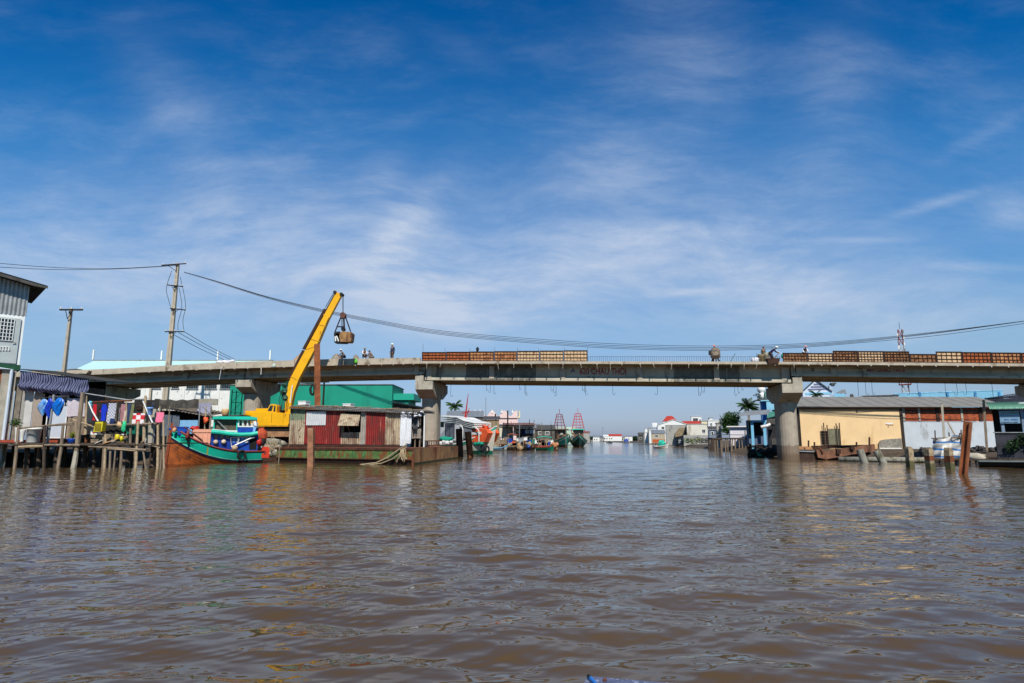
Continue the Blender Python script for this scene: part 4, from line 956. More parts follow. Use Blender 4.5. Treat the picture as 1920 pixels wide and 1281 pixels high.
for pts in [[(322,508),(312,540),(316,562),(322,582)],[(336,540),(341,575),(334,605),(334,620)],[(338,520),(348,570),(343,600),(345,621)]]:
    mb = MB(FP2); q = [P3(FP2, a, b, -.4) for a, b in pts]
    pp = [Vector(q[0]).lerp(Vector(q[1]), .5)]; sm = []
    for i in range(13):
        s_ = i/12*3; k = min(2, int(s_)); f = s_-k; a, b = Vector(q[k]), Vector(q[k+1]); p0 = Vector(q[max(0,k-1)]); p3 = Vector(q[min(3,k+2)])
        sm.append(.5*((2*a)+(b-p0)*f+(2*p0-5*a+4*b-p3)*f*f+(3*a-p0-3*b+p3)*f**3))
    mb.tube(sm, .035, 5); build('jumper_cable', mb, BLACK, dp)
pole('utility_pole', 'plain concrete pole standing behind the left spans below the deck', FY(86, 285, 0), 286, 700, .26, [])
def wire(label, p0, p1, samples, off, r=.03):
    """hanging cable in the vertical plane through the plan points p0 and p1"""
    d = Vector((p1[0]-p0[0], p1[1]-p0[1], 0)); fr = Frame(p0[0], p0[1], math.degrees(math.atan2(d.y, d.x)))
    xs = [a for a, _ in samples]; pts = []
    for px_ in np.linspace(xs[0], xs[-1], 60):
        # smooth interpolation
        i = max(0, min(len(xs)-2, int(np.searchsorted(xs, px_)-1))); f = (px_-xs[i])/(xs[i+1]-xs[i])
        yv = [b for _, b in samples]; m0 = (yv[i+1]-yv[max(0,i-1)])/(xs[i+1]-xs[max(0,i-1)])*(xs[i+1]-xs[i]); m1 = (yv[min(len(xs)-1,i+2)]-yv[i])/(xs[min(len(xs)-1,i+2)]-xs[i])*(xs[i+1]-xs[i])
        y = (2*f**3-3*f**2+1)*yv[i]+(f**3-2*f**2+f)*m0+(-2*f**3+3*f**2)*yv[i+1]+(f**3-f**2)*m1
        k = math.sin(math.pi*(px_-xs[0])/(xs[-1]-xs[0])) if off else 0
        x, z = fr.px(px_, y+off*k); pts.append((x, 0, z))
    mb = MB(fr); mb.tube(pts, r, 5); return single('power_cable', label, 'cable', mb, BLACK, group='power cables over the river')
top_ = FP2.w((FP2.px(343, 510)[0], 0, 0)); rt_ = FY(74, 2100, 0).o
S1 = [(345,510),(400,525.5),(500,556),(607,581),(700,599),(816,619),(968,633),(1156,645),(1340,649),(1496,645),(1600,638),(1760,622),(1960,597)]
wire('thick topmost power cable sagging over the bridge', top_, rt_, S1, 0)
wire('second highest power cable sagging over the bridge', top_, rt_, S1, 3.2)
wire('third power cable down, sagging over the bridge', top_, rt_, S1, 6.0)
wire('lowest power cable sagging just above the formwork', top_, rt_, [(a, b+(4 if a > 1700 else 1)) for a, b in S1], 7.5)
lf_ = FY(62, -120, 0).o
wire('upper power cable running left from the double pole', lf_, FP2.w((FP2.px(330,497)[0],0,0)), [(-60,488),(0,494),(100,501.5),(200,504),(280,500.5),(332,497)], 0)
wire('lower power cable running left from the double pole', lf_, FP2.w((FP2.px(330,497)[0],0,0)), [(-60,496),(0,501),(100,505.5),(200,505),(280,501.5),(332,498)], 0)
bk_ = FY(150, 480, 0).o
for i, (a, b) in enumerate([((345,622),(440,674)),((335,624),(436,676)),((328,629),(428,678))]):
    wire(f'{("upper","middle","lower")[i]} one of three thin cables dropping from the double pole', FP2.w((FP2.px(a[0],a[1])[0],0,0)), bk_, [a, ((a[0]+b[0])/2, (a[1]+b[1])/2+2), b], 0, .045)

# ================================================================ hull builder
class Hull:
    """x from stern (0) to bow (L), y across, z up from the water"""
    def __init__(s, fr, L, beam, sheer, draft=.5, bow=2.2, flare=.35, stern_w=.8, rake=.5, roff=1.0, n=36, tuck=1.):
        s.fr, s.L, s.beam, s.sheer, s.draft, s.bow, s.flare, s.sw, s.rake, s.n, s.roff = fr, L, beam, sheer, draft, bow, flare, stern_w, rake, n, roff
    def half(s, u):
        f = 1-max(0, (u-.35)/.65)**s.bow if u > .35 else s.sw+(1-s.sw)*min(1, u/.35)**.7
        return s.beam/2*max(f, .012)
    def pt(s, u, v, sd, off=0.):
        sh = s.sheer(u); h = s.half(u); bowk = max(0, (u-.5)/.5)
        k = v**(.32+.75*bowk)*(1-s.flare*(1-v)*.5)
        z = -s.draft*(1-.55*bowk**3)+v*(sh+s.draft*(1-.55*bowk**3))
        x = s.L*u + s.rake*bowk**2*(v-.4)*s.roff
        return (x, sd*(h*max(k, .02)+off), z)
    def vof(s, u, down):
        sh = s.sheer(u); bowk = max(0, (u-.5)/.5); d = s.draft*(1-.55*bowk**3); return max(0.02, min(1, 1-down/(sh+d)))
    def band(s, name, d0, d1, m, parent, off=0., u0=0., u1=1., rows=5, smooth=True):
        """strip of the hull skin from d0 to d1 (metres below the sheer, number or function of u)"""
        mb = MB(s.fr); f0 = d0 if callable(d0) else (lambda u: d0); f1 = d1 if callable(d1) else (lambda u: d1)
        for sd in (-1, 1):
            mb.grid(lambda a, b: s.pt(u0+(u1-u0)*a, s.vof(u0+(u1-u0)*a, f0(u0+(u1-u0)*a)+(f1(u0+(u1-u0)*a)-f0(u0+(u1-u0)*a))*b), sd, off), s.n, rows)
        if u0 == 0:   # transom
            n = len(mb.v); vs = []
            for j in range(rows+1):
                v = s.vof(0, f0(0)+(f1(0)-f0(0))*j/rows); vs += [s.pt(0, v, -1, off), s.pt(0, v, 1, off)]
            mb.add(vs, [(2*j, 2*j+1, 2*j+3, 2*j+2) for j in range(rows)])
        return build(name, mb, m, parent, smooth)
    def deck(s, down, m, parent, name='deck', u1=.96):
        mb = MB(s.fr); mb.grid(lambda a, b: (lambda p: (p[0], p[1], p[2]))(tuple(Vector(s.pt(u1*a, s.vof(u1*a, down), -1)).lerp(Vector(s.pt(u1*a, s.vof(u1*a, down), 1)), b))), s.n, 2)
        return build(name, mb, m, parent)
    def rail(s, m, parent, w_=.08, name='gunwale'):
        mb = MB(s.fr)
        for sd in (-1, 1): mb.tube([s.pt(i/s.n, 1, sd) for i in range(s.n+1)], w_, 6)
        mb.tube([s.pt(0, 1, -1), s.pt(0, 1, 1)], w_, 6)
        return build(name, mb, m, parent)

# ================================================================ the green and orange boat
a_ = FY(56, 486, 0).o; b_3 = FY(52.5, 308, 0).o
BF = Frame(a_.x, a_.y+.8, math.degrees(math.atan2(b_3.y-a_.y, b_3.x-a_.x)))
LB = (b_3-a_).length
def bsh(u): return 1.02+.0*u+ .22*max(0, u-.25)+1.95*max(0, (u-.22)/.78)**2.0
bt = root('fishing_boat', 'green, blue and orange wooden fishing boat moored at the stilt deck', 'boat', tuple(BF.w((LB/2, 0, 0))))
HB = Hull(BF, LB, 2.9, bsh, .5, bow=2.6, flare=.5, rake=-.35, stern_w=.86)
teal_w = lambda u: .74+.16*u
HB.band('lower_hull', lambda u: teal_w(u)+.12, 6, ORANGE, bt, 0, rows=10)
HB.band('teal_side', .10, teal_w, TEAL, bt, .025)
HB.band('navy_strake', lambda u: teal_w(u), lambda u: teal_w(u)+.16, NAVY, bt, .05, rows=2)
HB.band('pale_stripe', lambda u: teal_w(u)-.07, teal_w, mat('mint_line', (120,214,186), .5), bt, .035, rows=1)
HB.band('navy_top', 0, .13, NAVY, bt, .04, rows=1)
MRN = mat('maroon_wood', (120,44,34), .6, var=.2)
for k in range(4):
    dn = 1.08+.24*k
    HB.band('plank_seam', (lambda u, dn=dn: teal_w(u)+dn-.84), (lambda u, dn=dn: teal_w(u)+dn-.815), RUST_D, bt, .006, rows=1)
HB.rail(MRN, bt, .07)
HB.band('bulwark_cap', lambda u: -.16*max(0, (u-.55)/.45), .02, MRN, bt, .02, u0=.5, rows=1)
HB.deck(.45, WOOD_D, bt)
mb = MB(BF); q0, q1 = HB.pt(1, .2, 0), HB.pt(1, 1, 0)
mb.bar((q0[0]+.1, 0, -.3), (q1[0]+.12, 0, q1[2]+.28), .2, .2); build('stem_post', mb, mat('red_lead', (134,62,36), .8, var=.3), bt)
mb = MB(BF); p = HB.pt(.62, HB.vof(.62, .35), 1, .03)
build('yellow_band', mb.grid(lambda a, b: HB.pt(.60+.012*a, HB.vof(.6, .1+(teal_w(.6)-.1)*b), 1, .036), 1, 4), mat('band_yellow', (186,160,30), .6), bt)
# hull number
cu_ = bpy.data.curves.new('lettering', 'FONT'); cu_.body = 'CM 78111'; cu_.size = 1; t = bpy.data.objects.new('tmp', cu_); COL.objects.link(t); bpy.context.view_layer.update()
me = bpy.data.meshes.new_from_object(t.evaluated_get(bpy.context.evaluated_depsgraph_get())); bpy.data.objects.remove(t)
wd = max(v.co.x for v in me.vertices); mb = MB(BF)
mb.add([HB.pt(.90-.135*v.co.x/wd, HB.vof(.90-.135*v.co.x/wd, .64-.34*v.co.y/.7), 1, .085) for v in me.vertices], [tuple(p.vertices) for p in me.polygons])
build('lettering', mb, mat('letter_dark', (30,70,66), .7), bt)
# the boat's centre line plane in pixels
def BP(px, py, t=0.): 
    x, z = BF.px(px, py, t); return (x, t, z)
def bbox(l, t_, r, b, y0, y1, grow=0.):
    x0, z0 = BF.px(l, (t_+b)/2, y0)[0], BF.px((l+r)/2, b, y0)[1]; x1, z1 = BF.px(r, (t_+b)/2, y0)[0], BF.px((l+r)/2, t_, y0)[1]
    return min(x0, x1), max(x0, x1), min(y0, y1), max(y0, y1), z0, z1
# which local side faces the camera?
sgn = 1 if BF.n.y < 0 else -1
F_ = 1.05*sgn
cab = build('cabin', MB(BF).box(*bbox(396, 813, 483, 846, F_, -F_)), BLUE, bt)
r = bbox(396, 813, 483, 846, F_, -F_)
FO = F_+.03*sgn
for i in range(3):
    x0, x1, y0, y1, z0, z1 = bbox(402+10.5*i, 815.5, 409+10.5*i, 823, FO, F_); build('cabin_window', MB(BF).box(x0, x1, y0, y1, z0, z1), GLASSY, cab)
for i in range(4):
    x0, x1, y0, y1, z0, z1 = bbox(398+10.5*i, 824, 407+10.5*i, 843, FO, F_); build('plank_panel', MB(BF).box(x0, x1, y0, y1, z0, z1), mat('blue_deep', (14,50,136), .45, var=.15), cab)
x0, x1, y0, y1, z0, z1 = bbox(468, 819, 481, 843, FO, F_); build('doorway', MB(BF).box(x0, x1, y0, y1, z0, z1), DARK, cab)
for i in range(4):
    x0, x1, y0, y1, z0, z1 = bbox(436+8*i, 818+i, 441.5+8*i, 830, FO+.01*sgn, FO); build('rail_frame', MB(BF).box(x0, x1, y0, y1, z0, z1), WHITE if i % 2 else mat('blue_pale', (88,130,190), .5), cab)
# lower roof with rounded green fascia
mb = MB(BF); E = F_+.38*sgn
for y in (E, -E):
    mb.tube([BP(396,809.5,y), BP(412,811,y), BP(430,813.5,y), BP(450,815,y), BP(470,814.5,y), BP(483,812,y)], .17, 8)
q = [BP(396,809.5,E), BP(430,813,E), BP(455,814.5,E), BP(483,812,E)]
for a, b in zip(q[:-1], q[1:]): mb.add([(a[0],-E,a[2]+.05),(a[0],E,a[2]+.05),(b[0],E,b[2]+.05),(b[0],-E,b[2]+.05)], [(0,1,2,3)])
lr = build('lower_roof', mb, TEAL, bt)
mb = MB(BF)
for k in range(3): mb.tube([BP(397,805+k*1.8,E*.9), BP(420,807.5+k*1.5,E*.9), BP(445,808+k*1.6,E*.9)], .035, 5)
build('roof_rail', mb, WHITE, lr)
# wheelhouse
wf = .85*sgn
whs = build('wheelhouse', MB(BF).box(*bbox(445, 799, 482, 812, wf, -wf)), BLUE, bt)
x0, x1, y0, y1, z0, z1 = bbox(403, 786, 443, 809, wf*.8, -wf*.8); build('front_infill', MB(BF).box(x0, x1, y0, y1, z0, z1), mat('infill_brown', (96,84,68), .7, var=.35, scale=2, dirt=[((50,44,38), .5, .6, 1.5, .2)]), whs)  # added brown block filling the glassless front opening of the wheelhouse
for px_ in (402, 445):
    for y in (wf, -wf):
        a, b = BP(px_, 786, y), BP(px_, 810, y); build('post', MB(BF).box(a[0]-.05, a[0]+.05, y-.05, y+.05, b[2]-.1, a[2]), TEAL, whs)
x0, x1, y0, y1, z0, z1 = bbox(446, 786.5, 482, 801, wf+.03*sgn, wf-.03*sgn)
for yy_ in (wf, -wf):
    mb = MB(BF); a, b = min(yy_-.04, yy_+.04), max(yy_-.04, yy_+.04)
    mb.box(x0, x1, a, b, z0, z0+.1); mb.box(x0, x1, a, b, z1-.1, z1)
    for k in range(5): x = x0+.05+(x1-x0-.1)*k/4; mb.box(x-.05, x+.05, a+.003, b-.003, z0+.1, z1-.1)
    build('window_frame', mb, WHITE, whs)
x0, x1, y0, y1, z0, z1 = bbox(399.5, 781, 482.5, 786.5, 1.15*sgn, -1.15*sgn); mb = MB(BF)
mb.prism([(x0,z0),(x0,z1-.06),(x0+.6,z1+.02),(x1-.3,z1-.02),(x1,z1-.08),(x1,z0)], y0, y1); build('roof', mb, TEAL, bt)
# gangpole, booms and gear
mb = MB(BF); mb.tube([BP(379.5,762,.9*sgn), BP(427,808,1.0*sgn)], .05, 6); build('boom_pole', mb, TIN, bt)
mb = MB(BF); mb.tube([BP(434,838,1.35*sgn), BP(470,822,1.35*sgn), BP(478,820,1.3*sgn)], .06, 6); mb.tube([BP(434,836,1.35*sgn), BP(432,820,1.3*sgn), BP(470,819,1.3*sgn)], .035, 5); mb.tube([BP(445,834,1.35*sgn), BP(449,819,1.3*sgn)], .03, 5); build('side_rail', mb, TIN_W, bt)
def small(name, label, cat, px, py, r, m, y=1.0, n=9, j=.15, fr=None, group=None):
    fr = fr or BF; mb = MB(fr); x, z = fr.px(px, py, y*(sgn if fr is BF else 1)); mb.blobby((x, y*(sgn if fr is BF else 1), z), r, n, 7, j); return single(name, label, cat, mb, m, True, group)
small('buoy', 'cream round buoy lying left of the two on the boat side deck', 'buoy', 404.5, 829, .2, mat('buoy_cream', (206,184,158), .6), 1.25, j=.05, group='buoys on the green boat')
small('buoy', 'cream round buoy nearer the rail on the boat side deck', 'buoy', 419.5, 828.5, .2, mat('buoy_cream', (206,184,158), .6), 1.25, j=.05, group='buoys on the green boat')
small('buoy', 'tan round buoy at the foot of the side rail', 'buoy', 440, 840, .26, mat('buoy_tan', (190,168,136), .7), 1.4, j=.1, group='buoys on the green boat')
# pink fish box
x0, x1, y0, y1, z0, z1 = bbox(361, 805, 397, 831, .95*sgn, -.75*sgn)
fbx = root('fish_box', 'large pink insulated fish box on the boat foredeck', 'box', tuple(BF.w(((x0+x1)/2, 0, z0))))
PK = mat('pink_plastic', (224,158,130), .6, var=.08)
build('body', MB(BF).box(x0+.08, x1-.08, y0+.06, y1-.06, z0, z1-.26), PK, fbx); build('lid', MB(BF).prism([(x0,z1-.26),(x1,z1-.26),(x1,z1-.06),(x1-.15,z1),(x0+.15,z1),(x0,z1-.06)], y0, y1), PK, fbx)
for k in (.25, .5, .75): x = x0+(x1-x0)*k; build('rib', MB(BF).box(x-.04, x+.04, (y1-.059) if sgn > 0 else y0+.02, (y1-.02) if sgn > 0 else y0+.059, z0+.05, z1-.3), PK, fbx)
x0, x1, y0, y1, z0, z1 = bbox(331, 802, 353, 816, .5*sgn, -.7*sgn); mb = MB(BF); mb.prism([(x0+.12,z0),(x1-.12,z0),(x1,z1),(x0,z1)], y0, y1); mb.box(x0-.04, x1+.04, y0-.04, y1+.04, z1+.001, z1+.08); single('tub', 'bright blue rectangular tub in the bow of the boat', 'tub', mb, BLUE)
small('sack', 'small peach sack in front of the blue tub in the bow', 'sack', 327, 806.5, (.17,.15,.22), mat('peach', (214,160,120), .8), .6)
small('lamp_float', 'blue float ball beside the peach sack', 'float', 319, 804.5, .11, BLUE, .5, j=.02)
mb = MB(BF); mb.tube([BP(345,800,.9*sgn), BP(380,826,1.0*sgn)], .05, 6); mb.tube([BP(331,808,.8*sgn), BP(349,817,.9*sgn)], .025, 5); single('pole', 'rusty pole laid across the boat foredeck', 'pole', mb, RUST)
small('bag', 'red plastic bag on top of the pink fish box', 'bag', 365, 803.5, (.4,.25,.18), RED, .3, j=.35)
small('coat', 'dark red oilskin heap at the fore end of the pink box', 'coat', 352, 817, (.15,.15,.36), MRN, 1.1, j=.5)
x0, x1, y0, y1, z0, z1 = bbox(474, 801, 480, 811, 1.2*sgn, 1.15*sgn); single('cloth', 'light blue cloth drying on the wheelhouse corner', 'cloth', sheet(BF, x0, x1, z0-.1, z1, 1.2*sgn, .06, 2, hem=.3), cloth(130,176,226), True)
small('cloth', 'white cloth bunched on the wheelhouse window corner', 'cloth', 479, 797, (.17,.12,.28), cloth(214,216,222), 1.05, j=.5)
mb = MB(BF); c = BP(453, 854, 1.5*sgn); mb.tube([(c[0]+.30*math.cos(a*.5236), 1.52*sgn, c[2]+.42*math.sin(a*.5236)) for a in range(13)], .1, 7); build('tyre_fender', mb, BLACK, bt)
# stern gear
x0, x1, y0, y1, z0, z1 = bbox(491, 840, 505, 858.5, 1.2*sgn, .3*sgn)
can = root('fuel_can', 'orange red square fuel can hung behind the boat stern', 'fuel can', tuple(BF.w(((x0+x1)/2, 0, z0))))
REDO = mat('can_red', (206,58,30), .45, var=.15)
build('body', MB(BF).box(x0, x1, y0, y1, z0, z1), REDO, can)
mb = MB(BF); mb.box(x0+.1, x1-.1, y0+.1, y1-.1, z1+.001, z1+.1); build('top', mb, REDO, can)
mb = MB(BF); mb.tube([(x0+.15,(y0+y1)/2,z1+.1),(x0+.2,(y0+y1)/2,z1+.24),(x1-.2,(y0+y1)/2,z1+.24),(x1-.15,(y0+y1)/2,z1+.1)], .035, 5); build('handle', mb, REDO, can)
build('recess', MB(BF).box(x1-.35, x1-.18, (y1 if sgn > 0 else y0-.012), (y1+.012 if sgn > 0 else y0), z0+.3, z1-.3), MRN, can)
small('float_bundle', 'rust orange bundle of net floats on the boat stern', 'net floats', 489, 816, (.55,.35,.66), mat('float_rust', (176,72,40), .8, var=.35, scale=3, bump=.5), .6, 10, .2)
small('float_ring', 'dark ring buoy hanging under the net floats', 'buoy', 492, 829, (.3,.2,.35), BLACK, .9)
small('float_ring', 'small red float under the net floats', 'buoy', 486, 829, (.26,.2,.3), RED, 1.0, j=.1)
rr3 = random.Random(9); NETM = mat('net_grey', (150,146,132), .95, var=.45, scale=4, bump=1., bscale=16)
FN = FY(60, 500, 0)
mb = MB(FN)
for i in range(24):
    x, z = FN.px(rr3.uniform(494, 527), rr3.uniform(828, 852), .5); mb.blobby((x, rr3.uniform(-.4, .8), z), (rr3.uniform(.3,.6), .4, rr3.uniform(.2,.45)), 7, 5, .35)
single('net_heap', 'grey heap of fishing nets between boat stern and barge', 'net heap', mb, NETM, True)
mb = MB(FN)
for i in range(10):
    a = P3(FN, rr3.uniform(495, 520), rr3.uniform(816, 830), -.6); b = P3(FN, rr3.uniform(505, 530), rr3.uniform(835, 856), -.6); mb.tube([a, ((a[0]+b[0])/2, -.6, (a[2]+b[2])/2-.3), b], .025, 4)
single('rope', 'tangled tan ropes over the grey net heap', 'rope', mb, ROPE)

# ================================================================ excavator crane on its platform
FE = FY(64, 500, 0)
pl = root('platform', 'low timber and steel platform carrying the yellow excavator', 'platform', tuple(FE.w((0, 1, 1))))
x0, x1, z0, z1 = FE.rect(470, 809, 556, 819, -.6); build('deck_plate', MB(FE).box(x0, x1, -.6, 5, z0, z1), mat('timber_tan', (156,116,84), .9, var=.3, scale=2, bump=.3), pl)
build('hull', MB(FE).box(x0+.3, x1-.3, 0, 4.6, -.3, z0-.001), RUST_D, pl)
ex = root('excavator', 'yellow tracked excavator crane with a long raised telescopic boom', 'excavator', tuple(FE.w((0, 1.5, z1))))
zpl = z1
def ER(l, t_, r, b, y0): return FE.rect(l, t_, r, b, y0)
x0, x1, z0, z1 = ER(484, 798, 545, 808.5, .2)
tr = build('track', MB(FE).prism([(x0+.3,zpl+.01),(x1-.3,zpl+.01),(x1,zpl+.3),(x1-.2,z1),(x0+.2,z1),(x0,zpl+.3)], .2, .9), BLACK, ex)
build('track', MB(FE).prism([(x0+.3,zpl+.01),(x1-.3,zpl+.01),(x1,zpl+.3),(x1-.2,z1),(x0+.2,z1),(x0,zpl+.3)], 2.6, 3.3), BLACK, ex)
for k in range(7):
    c = (x0+.45+(x1-x0-.9)*k/6, .2, (zpl+z1)/2); mb = MB(FE); mb.tube([(c[0],.14,c[2]),(c[0],.22,c[2])], .2, 12); build('roller', mb, STEEL_D, tr)
x0, x1, z0, z1 = ER(476, 766, 542.5, 797, 0)
mb = MB(FE); mb.prism([(x0,z0+.12),(x0+.05,z0),(x1-.1,z0),(x1,z0+.15),(x1,z1-.55),(x1-.9,z1-.42),(x1-1.7,z1-.42),(x1-1.75,z1-.38),(x0,z1-.38)], -.05, 3.4); build('body', mb, YELLOW, ex)
mb = MB(FE); mb.prism([(x0,z1-.379),(x0+1.9,z1-.379),(x0+1.85,z1+.02),(x0+.05,z1+.02)], .25, 3.2); build('engine_hood', mb, YELLOW, ex)
cx0, _, cz0, cz1 = ER(447, 769, 476, 795, 0); mb = MB(FE)
def cw(a, b):
    th_ = math.pi*a
    return (x0-.005-math.sin(th_)*(x0-cx0), 1.67-math.cos(th_)*1.72, cz0+(cz1-.32-cz0)*b+.0)
mb.grid(cw, 16, 4); mb.add([cw(i/16, 1) for i in range(17)], [tuple(range(17))]); mb.add([cw(i/16, 0) for i in range(17)], [tuple(range(17))])
build('counterweight', mb, YELLOW, ex, smooth=False)
build('hood_box', MB(FE).box(cx0+.45, x0-.02, .6, 2.7, cz1-.319, cz1-.05), YELLOW, ex)
for k in range(5):
    a = x0+2.15+k*.0; 
build('panel_seam', MB(FE).box(x0+1.82, x0+1.86, -.056, -.051, z0+.2, z1-.5).box(x0+3.0, x0+3.03, -.056, -.051, z0+.2, z1-.5), mat('seam', (110,80,10), .6), ex)
build('lower_skirt', MB(FE).box(x0+.1, x1-.05, -.1, 3.3, z0-.16, z0-.001), mat('yellow_dull', (190,140,20), .5), ex)
c0, c1, d0, d1 = ER(499, 757.5, 519, 772, .05)
cb = build('cab', MB(FE).prism([(c0,d0-.1),(c1,d0-.1),(c1,d1-.25),(c1-.1,d1-.05),(c0+.6,d1),(c0+.35,d1-.1)], .05, 1.2), YELLOW, ex)
build('cab_window', MB(FE).prism([(c0+.16,d0+.05),(c0+.58,d0+.05),(c0+.72,d1-.16),(c0+.42,d1-.16)], .035, .049), GLASSY, cb)
build('cab_window', MB(FE).prism([(c0+.76,d0+.0),(c1-.12,d0+.0),(c1-.12,d1-.22),(c0+.82,d1-.16)], .035, .049), GLASSY, cb)
def epoly(pts, y=0.): return [FE.px(a, b, y) for a, b in pts]
BY = .9
boom = build('boom', MB(FE).prism(epoly([(531,780),(533,765),(541,718),(547,704),(572,657),(592,620),(609,588),(616,595),(594,647),(560,711),(551,735),(546,757),(540,782)], BY), BY, BY+.75), YELLOW, ex)
build('inner_boom', MB(FE).prism(epoly([(606,590),(628.5,547.5),(641,551),(613,604)], BY+.1), BY+.1, BY+.62), YELLOW, boom)
mb = MB(FE); q = epoly([(570,655),(609,584),(612,580),(607,578),(604,583),(566,654)], BY)
mb.prism(q, BY+.1, BY+.6)
q = epoly([(542,712),(570,657),(566,656),(538,711)], BY); mb.prism(q, BY+.1, BY+.6); build('shaded_hose_strip', mb, RUST_D, boom)  # dark strip painted for the boom's shaded underside, together with its hoses
mb = MB(FE); a, b = FE.px(606, 589, BY+.05), FE.px(629, 548, BY+.05); c, d = FE.px(610, 581.5, BY+.05), FE.px(627, 550, BY+.05)
mb.tube([(c[0]-.05,BY+.2,c[1]+.3),(d[0]-.1,BY+.2,d[1]+.1)], .04, 5); mb.tube([(a[0]+.05,BY+.15,a[1]),(b[0],BY+.15,b[1])], .09, 5); build('hose', mb, BLACK, boom)
for (px_, py_) in ((629,549),(641,552.5)):
    x, z = FE.px(px_, py_, BY+.3); mb = MB(FE); mb.tube([(x,BY-.02,z),(x,BY+.7,z)], .17, 12); build('sheave', mb, BLACK, boom)
for k, (u_, v_) in enumerate([((545,706),(557,713)),((572,656),(590,650)),((583,636),(600,641)),((598,609),(612,612))]):
    a, b = FE.px(*u_, BY), FE.px(*v_, BY); mb = MB(FE); mb.bar((a[0],BY-.005,a[1]), (b[0],BY-.005,b[1]), .05, .05); build('collar', mb, mat('yellow_dull', (190,140,20), .5), boom)
mb = MB(FE); a, b, c = FE.px(548,722,BY-.2), FE.px(543.5,757,BY-.2), FE.px(540,786,BY-.2)
mb.tube([(a[0],BY-.15,a[1]),(b[0],BY-.15,b[1])], .06, 8); build('piston_rod', mb, WHITE, ex)
mb = MB(FE); mb.tube([(b[0]+.03,BY-.15,b[1]+.1),(c[0],BY-.15,c[1])], .17, 10); build('cylinder', mb, YELLOW, ex)
mb = MB(FE)
for k in range(12): x, z = FE.px(rr3.uniform(528, 541), rr3.uniform(717, 748), .9); mb.blobby((x, rr3.uniform(.9,1.4), z), rr3.uniform(.12,.3), 7, 5, .3)
build('winch', mb, mat('winch_green', (30,74,58), .6, var=.5, scale=6), ex)
mb = MB(FE)
for k in range(6):
    a, b = P3(FE, 530+k*1.5, 728+3*k, .8), P3(FE, 527+2.4*k, 772, .8); mb.tube([a, ((a[0]+b[0])/2-.3+.08*k, .8, (a[2]+b[2])/2), b], .035, 5)
build('hydraulic_hose', mb, BLACK, ex).__setitem__('kind', 'stuff')
mb = MB(FE)
for k in range(9): x, z = FE.px(rr3.uniform(519,532), rr3.uniform(762,775), 1.); mb.box(x-.16, x+.16, .9, 1.5, z-.16, z+.2)
build('engine_gear', mb, STEEL_D, ex)
# grab bucket hanging from the boom
gb = root('grab_bucket', 'rusty clamshell grab bucket hanging from the excavator boom by cables', 'grab bucket', tuple(FE.w((FE.px(643, 642)[0], 1.2, FE.px(643, 642)[1]))))
G = lambda a, b, y=1.2: P3(FE, a, b, y)
mb = MB(FE); mb.tube([G(642.3,553), G(642.6,586)], .025, 5); mb.tube([G(643.8,553), G(643.8,586)], .025, 5); build('cable', mb, STEEL_D, gb)
mb = MB(FE); c = G(643.5, 591.5); mb.tube([(c[0],.95,c[2]),(c[0],1.45,c[2])], .3, 14); mb.box(c[0]-.24, c[0]+.24, .9, 1.5, c[2]-.32, c[2]-.0); build('sheave_block', mb, mat('block_brown', (96,58,44), .7, var=.4), gb)
for (a, b) in [((639.5,594),(627.5,624)),((647,592),(657.5,622))]:
    for y in (.75, 1.65):
        mb = MB(FE); mb.bar(G(*a, 1.2), G(*b, y), .09); build('arm', mb, STEEL_D, gb)
mb = MB(FE); mb.bar(G(645,596,.9), G(646,616,.9), .11); mb.tube([G(640,597), G(640,616)], .03, 5); mb.tube([G(643,597), G(643.3,618)], .05, 5); build('pull_rod', mb, STEEL_D, gb)
mb = MB(FE); mb.bar(G(631,612.8,.9), G(646,612.8,.9), .12); build('spreader', mb, STEEL_D, gb)
mb = MB(FE); c = G(644, 618); mb.tube([(c[0],.95,c[2]),(c[0],1.4,c[2])], .2, 12); build('lower_sheave', mb, BLACK, gb)
SHELL = mat('shell_rust', (150,110,66), .7, var=.35, scale=3, dirt=[((84,48,30), .5, .65, 2.5, 1)])
mb = MB(FE); q = epoly([(637,624),(642,621.5),(659,623),(660,625),(658,639),(656,641),(638,641),(636,630)], .6); mb.prism(q, .6, 1.8); build('shell', mb, SHELL, gb)
mb = MB(FE); mb.prism(epoly([(625.8,624.5),(629,624.5),(629,641),(627,641.5)], .7), .7, 1.7); mb.prism(epoly([(629,622),(636.5,621.5),(636.5,625),(629,626)], .7), .7, 1.7); mb.prism(epoly([(627,640),(648,641),(648,643),(627,642.5)], .7), .7, 1.7); mb.prism(epoly([(629,626),(636.5,625),(636.5,640),(629,640)], 1.3), 1.3, 1.6); build('shell', mb, STEEL_D, gb)
for a, b in (((631,630),(635,640)),((628.5,631),(629.5,640))): mb = MB(FE); mb.bar(G(*a, .65), G(*b, .65), .12); build('tooth', mb, WHITE, gb)

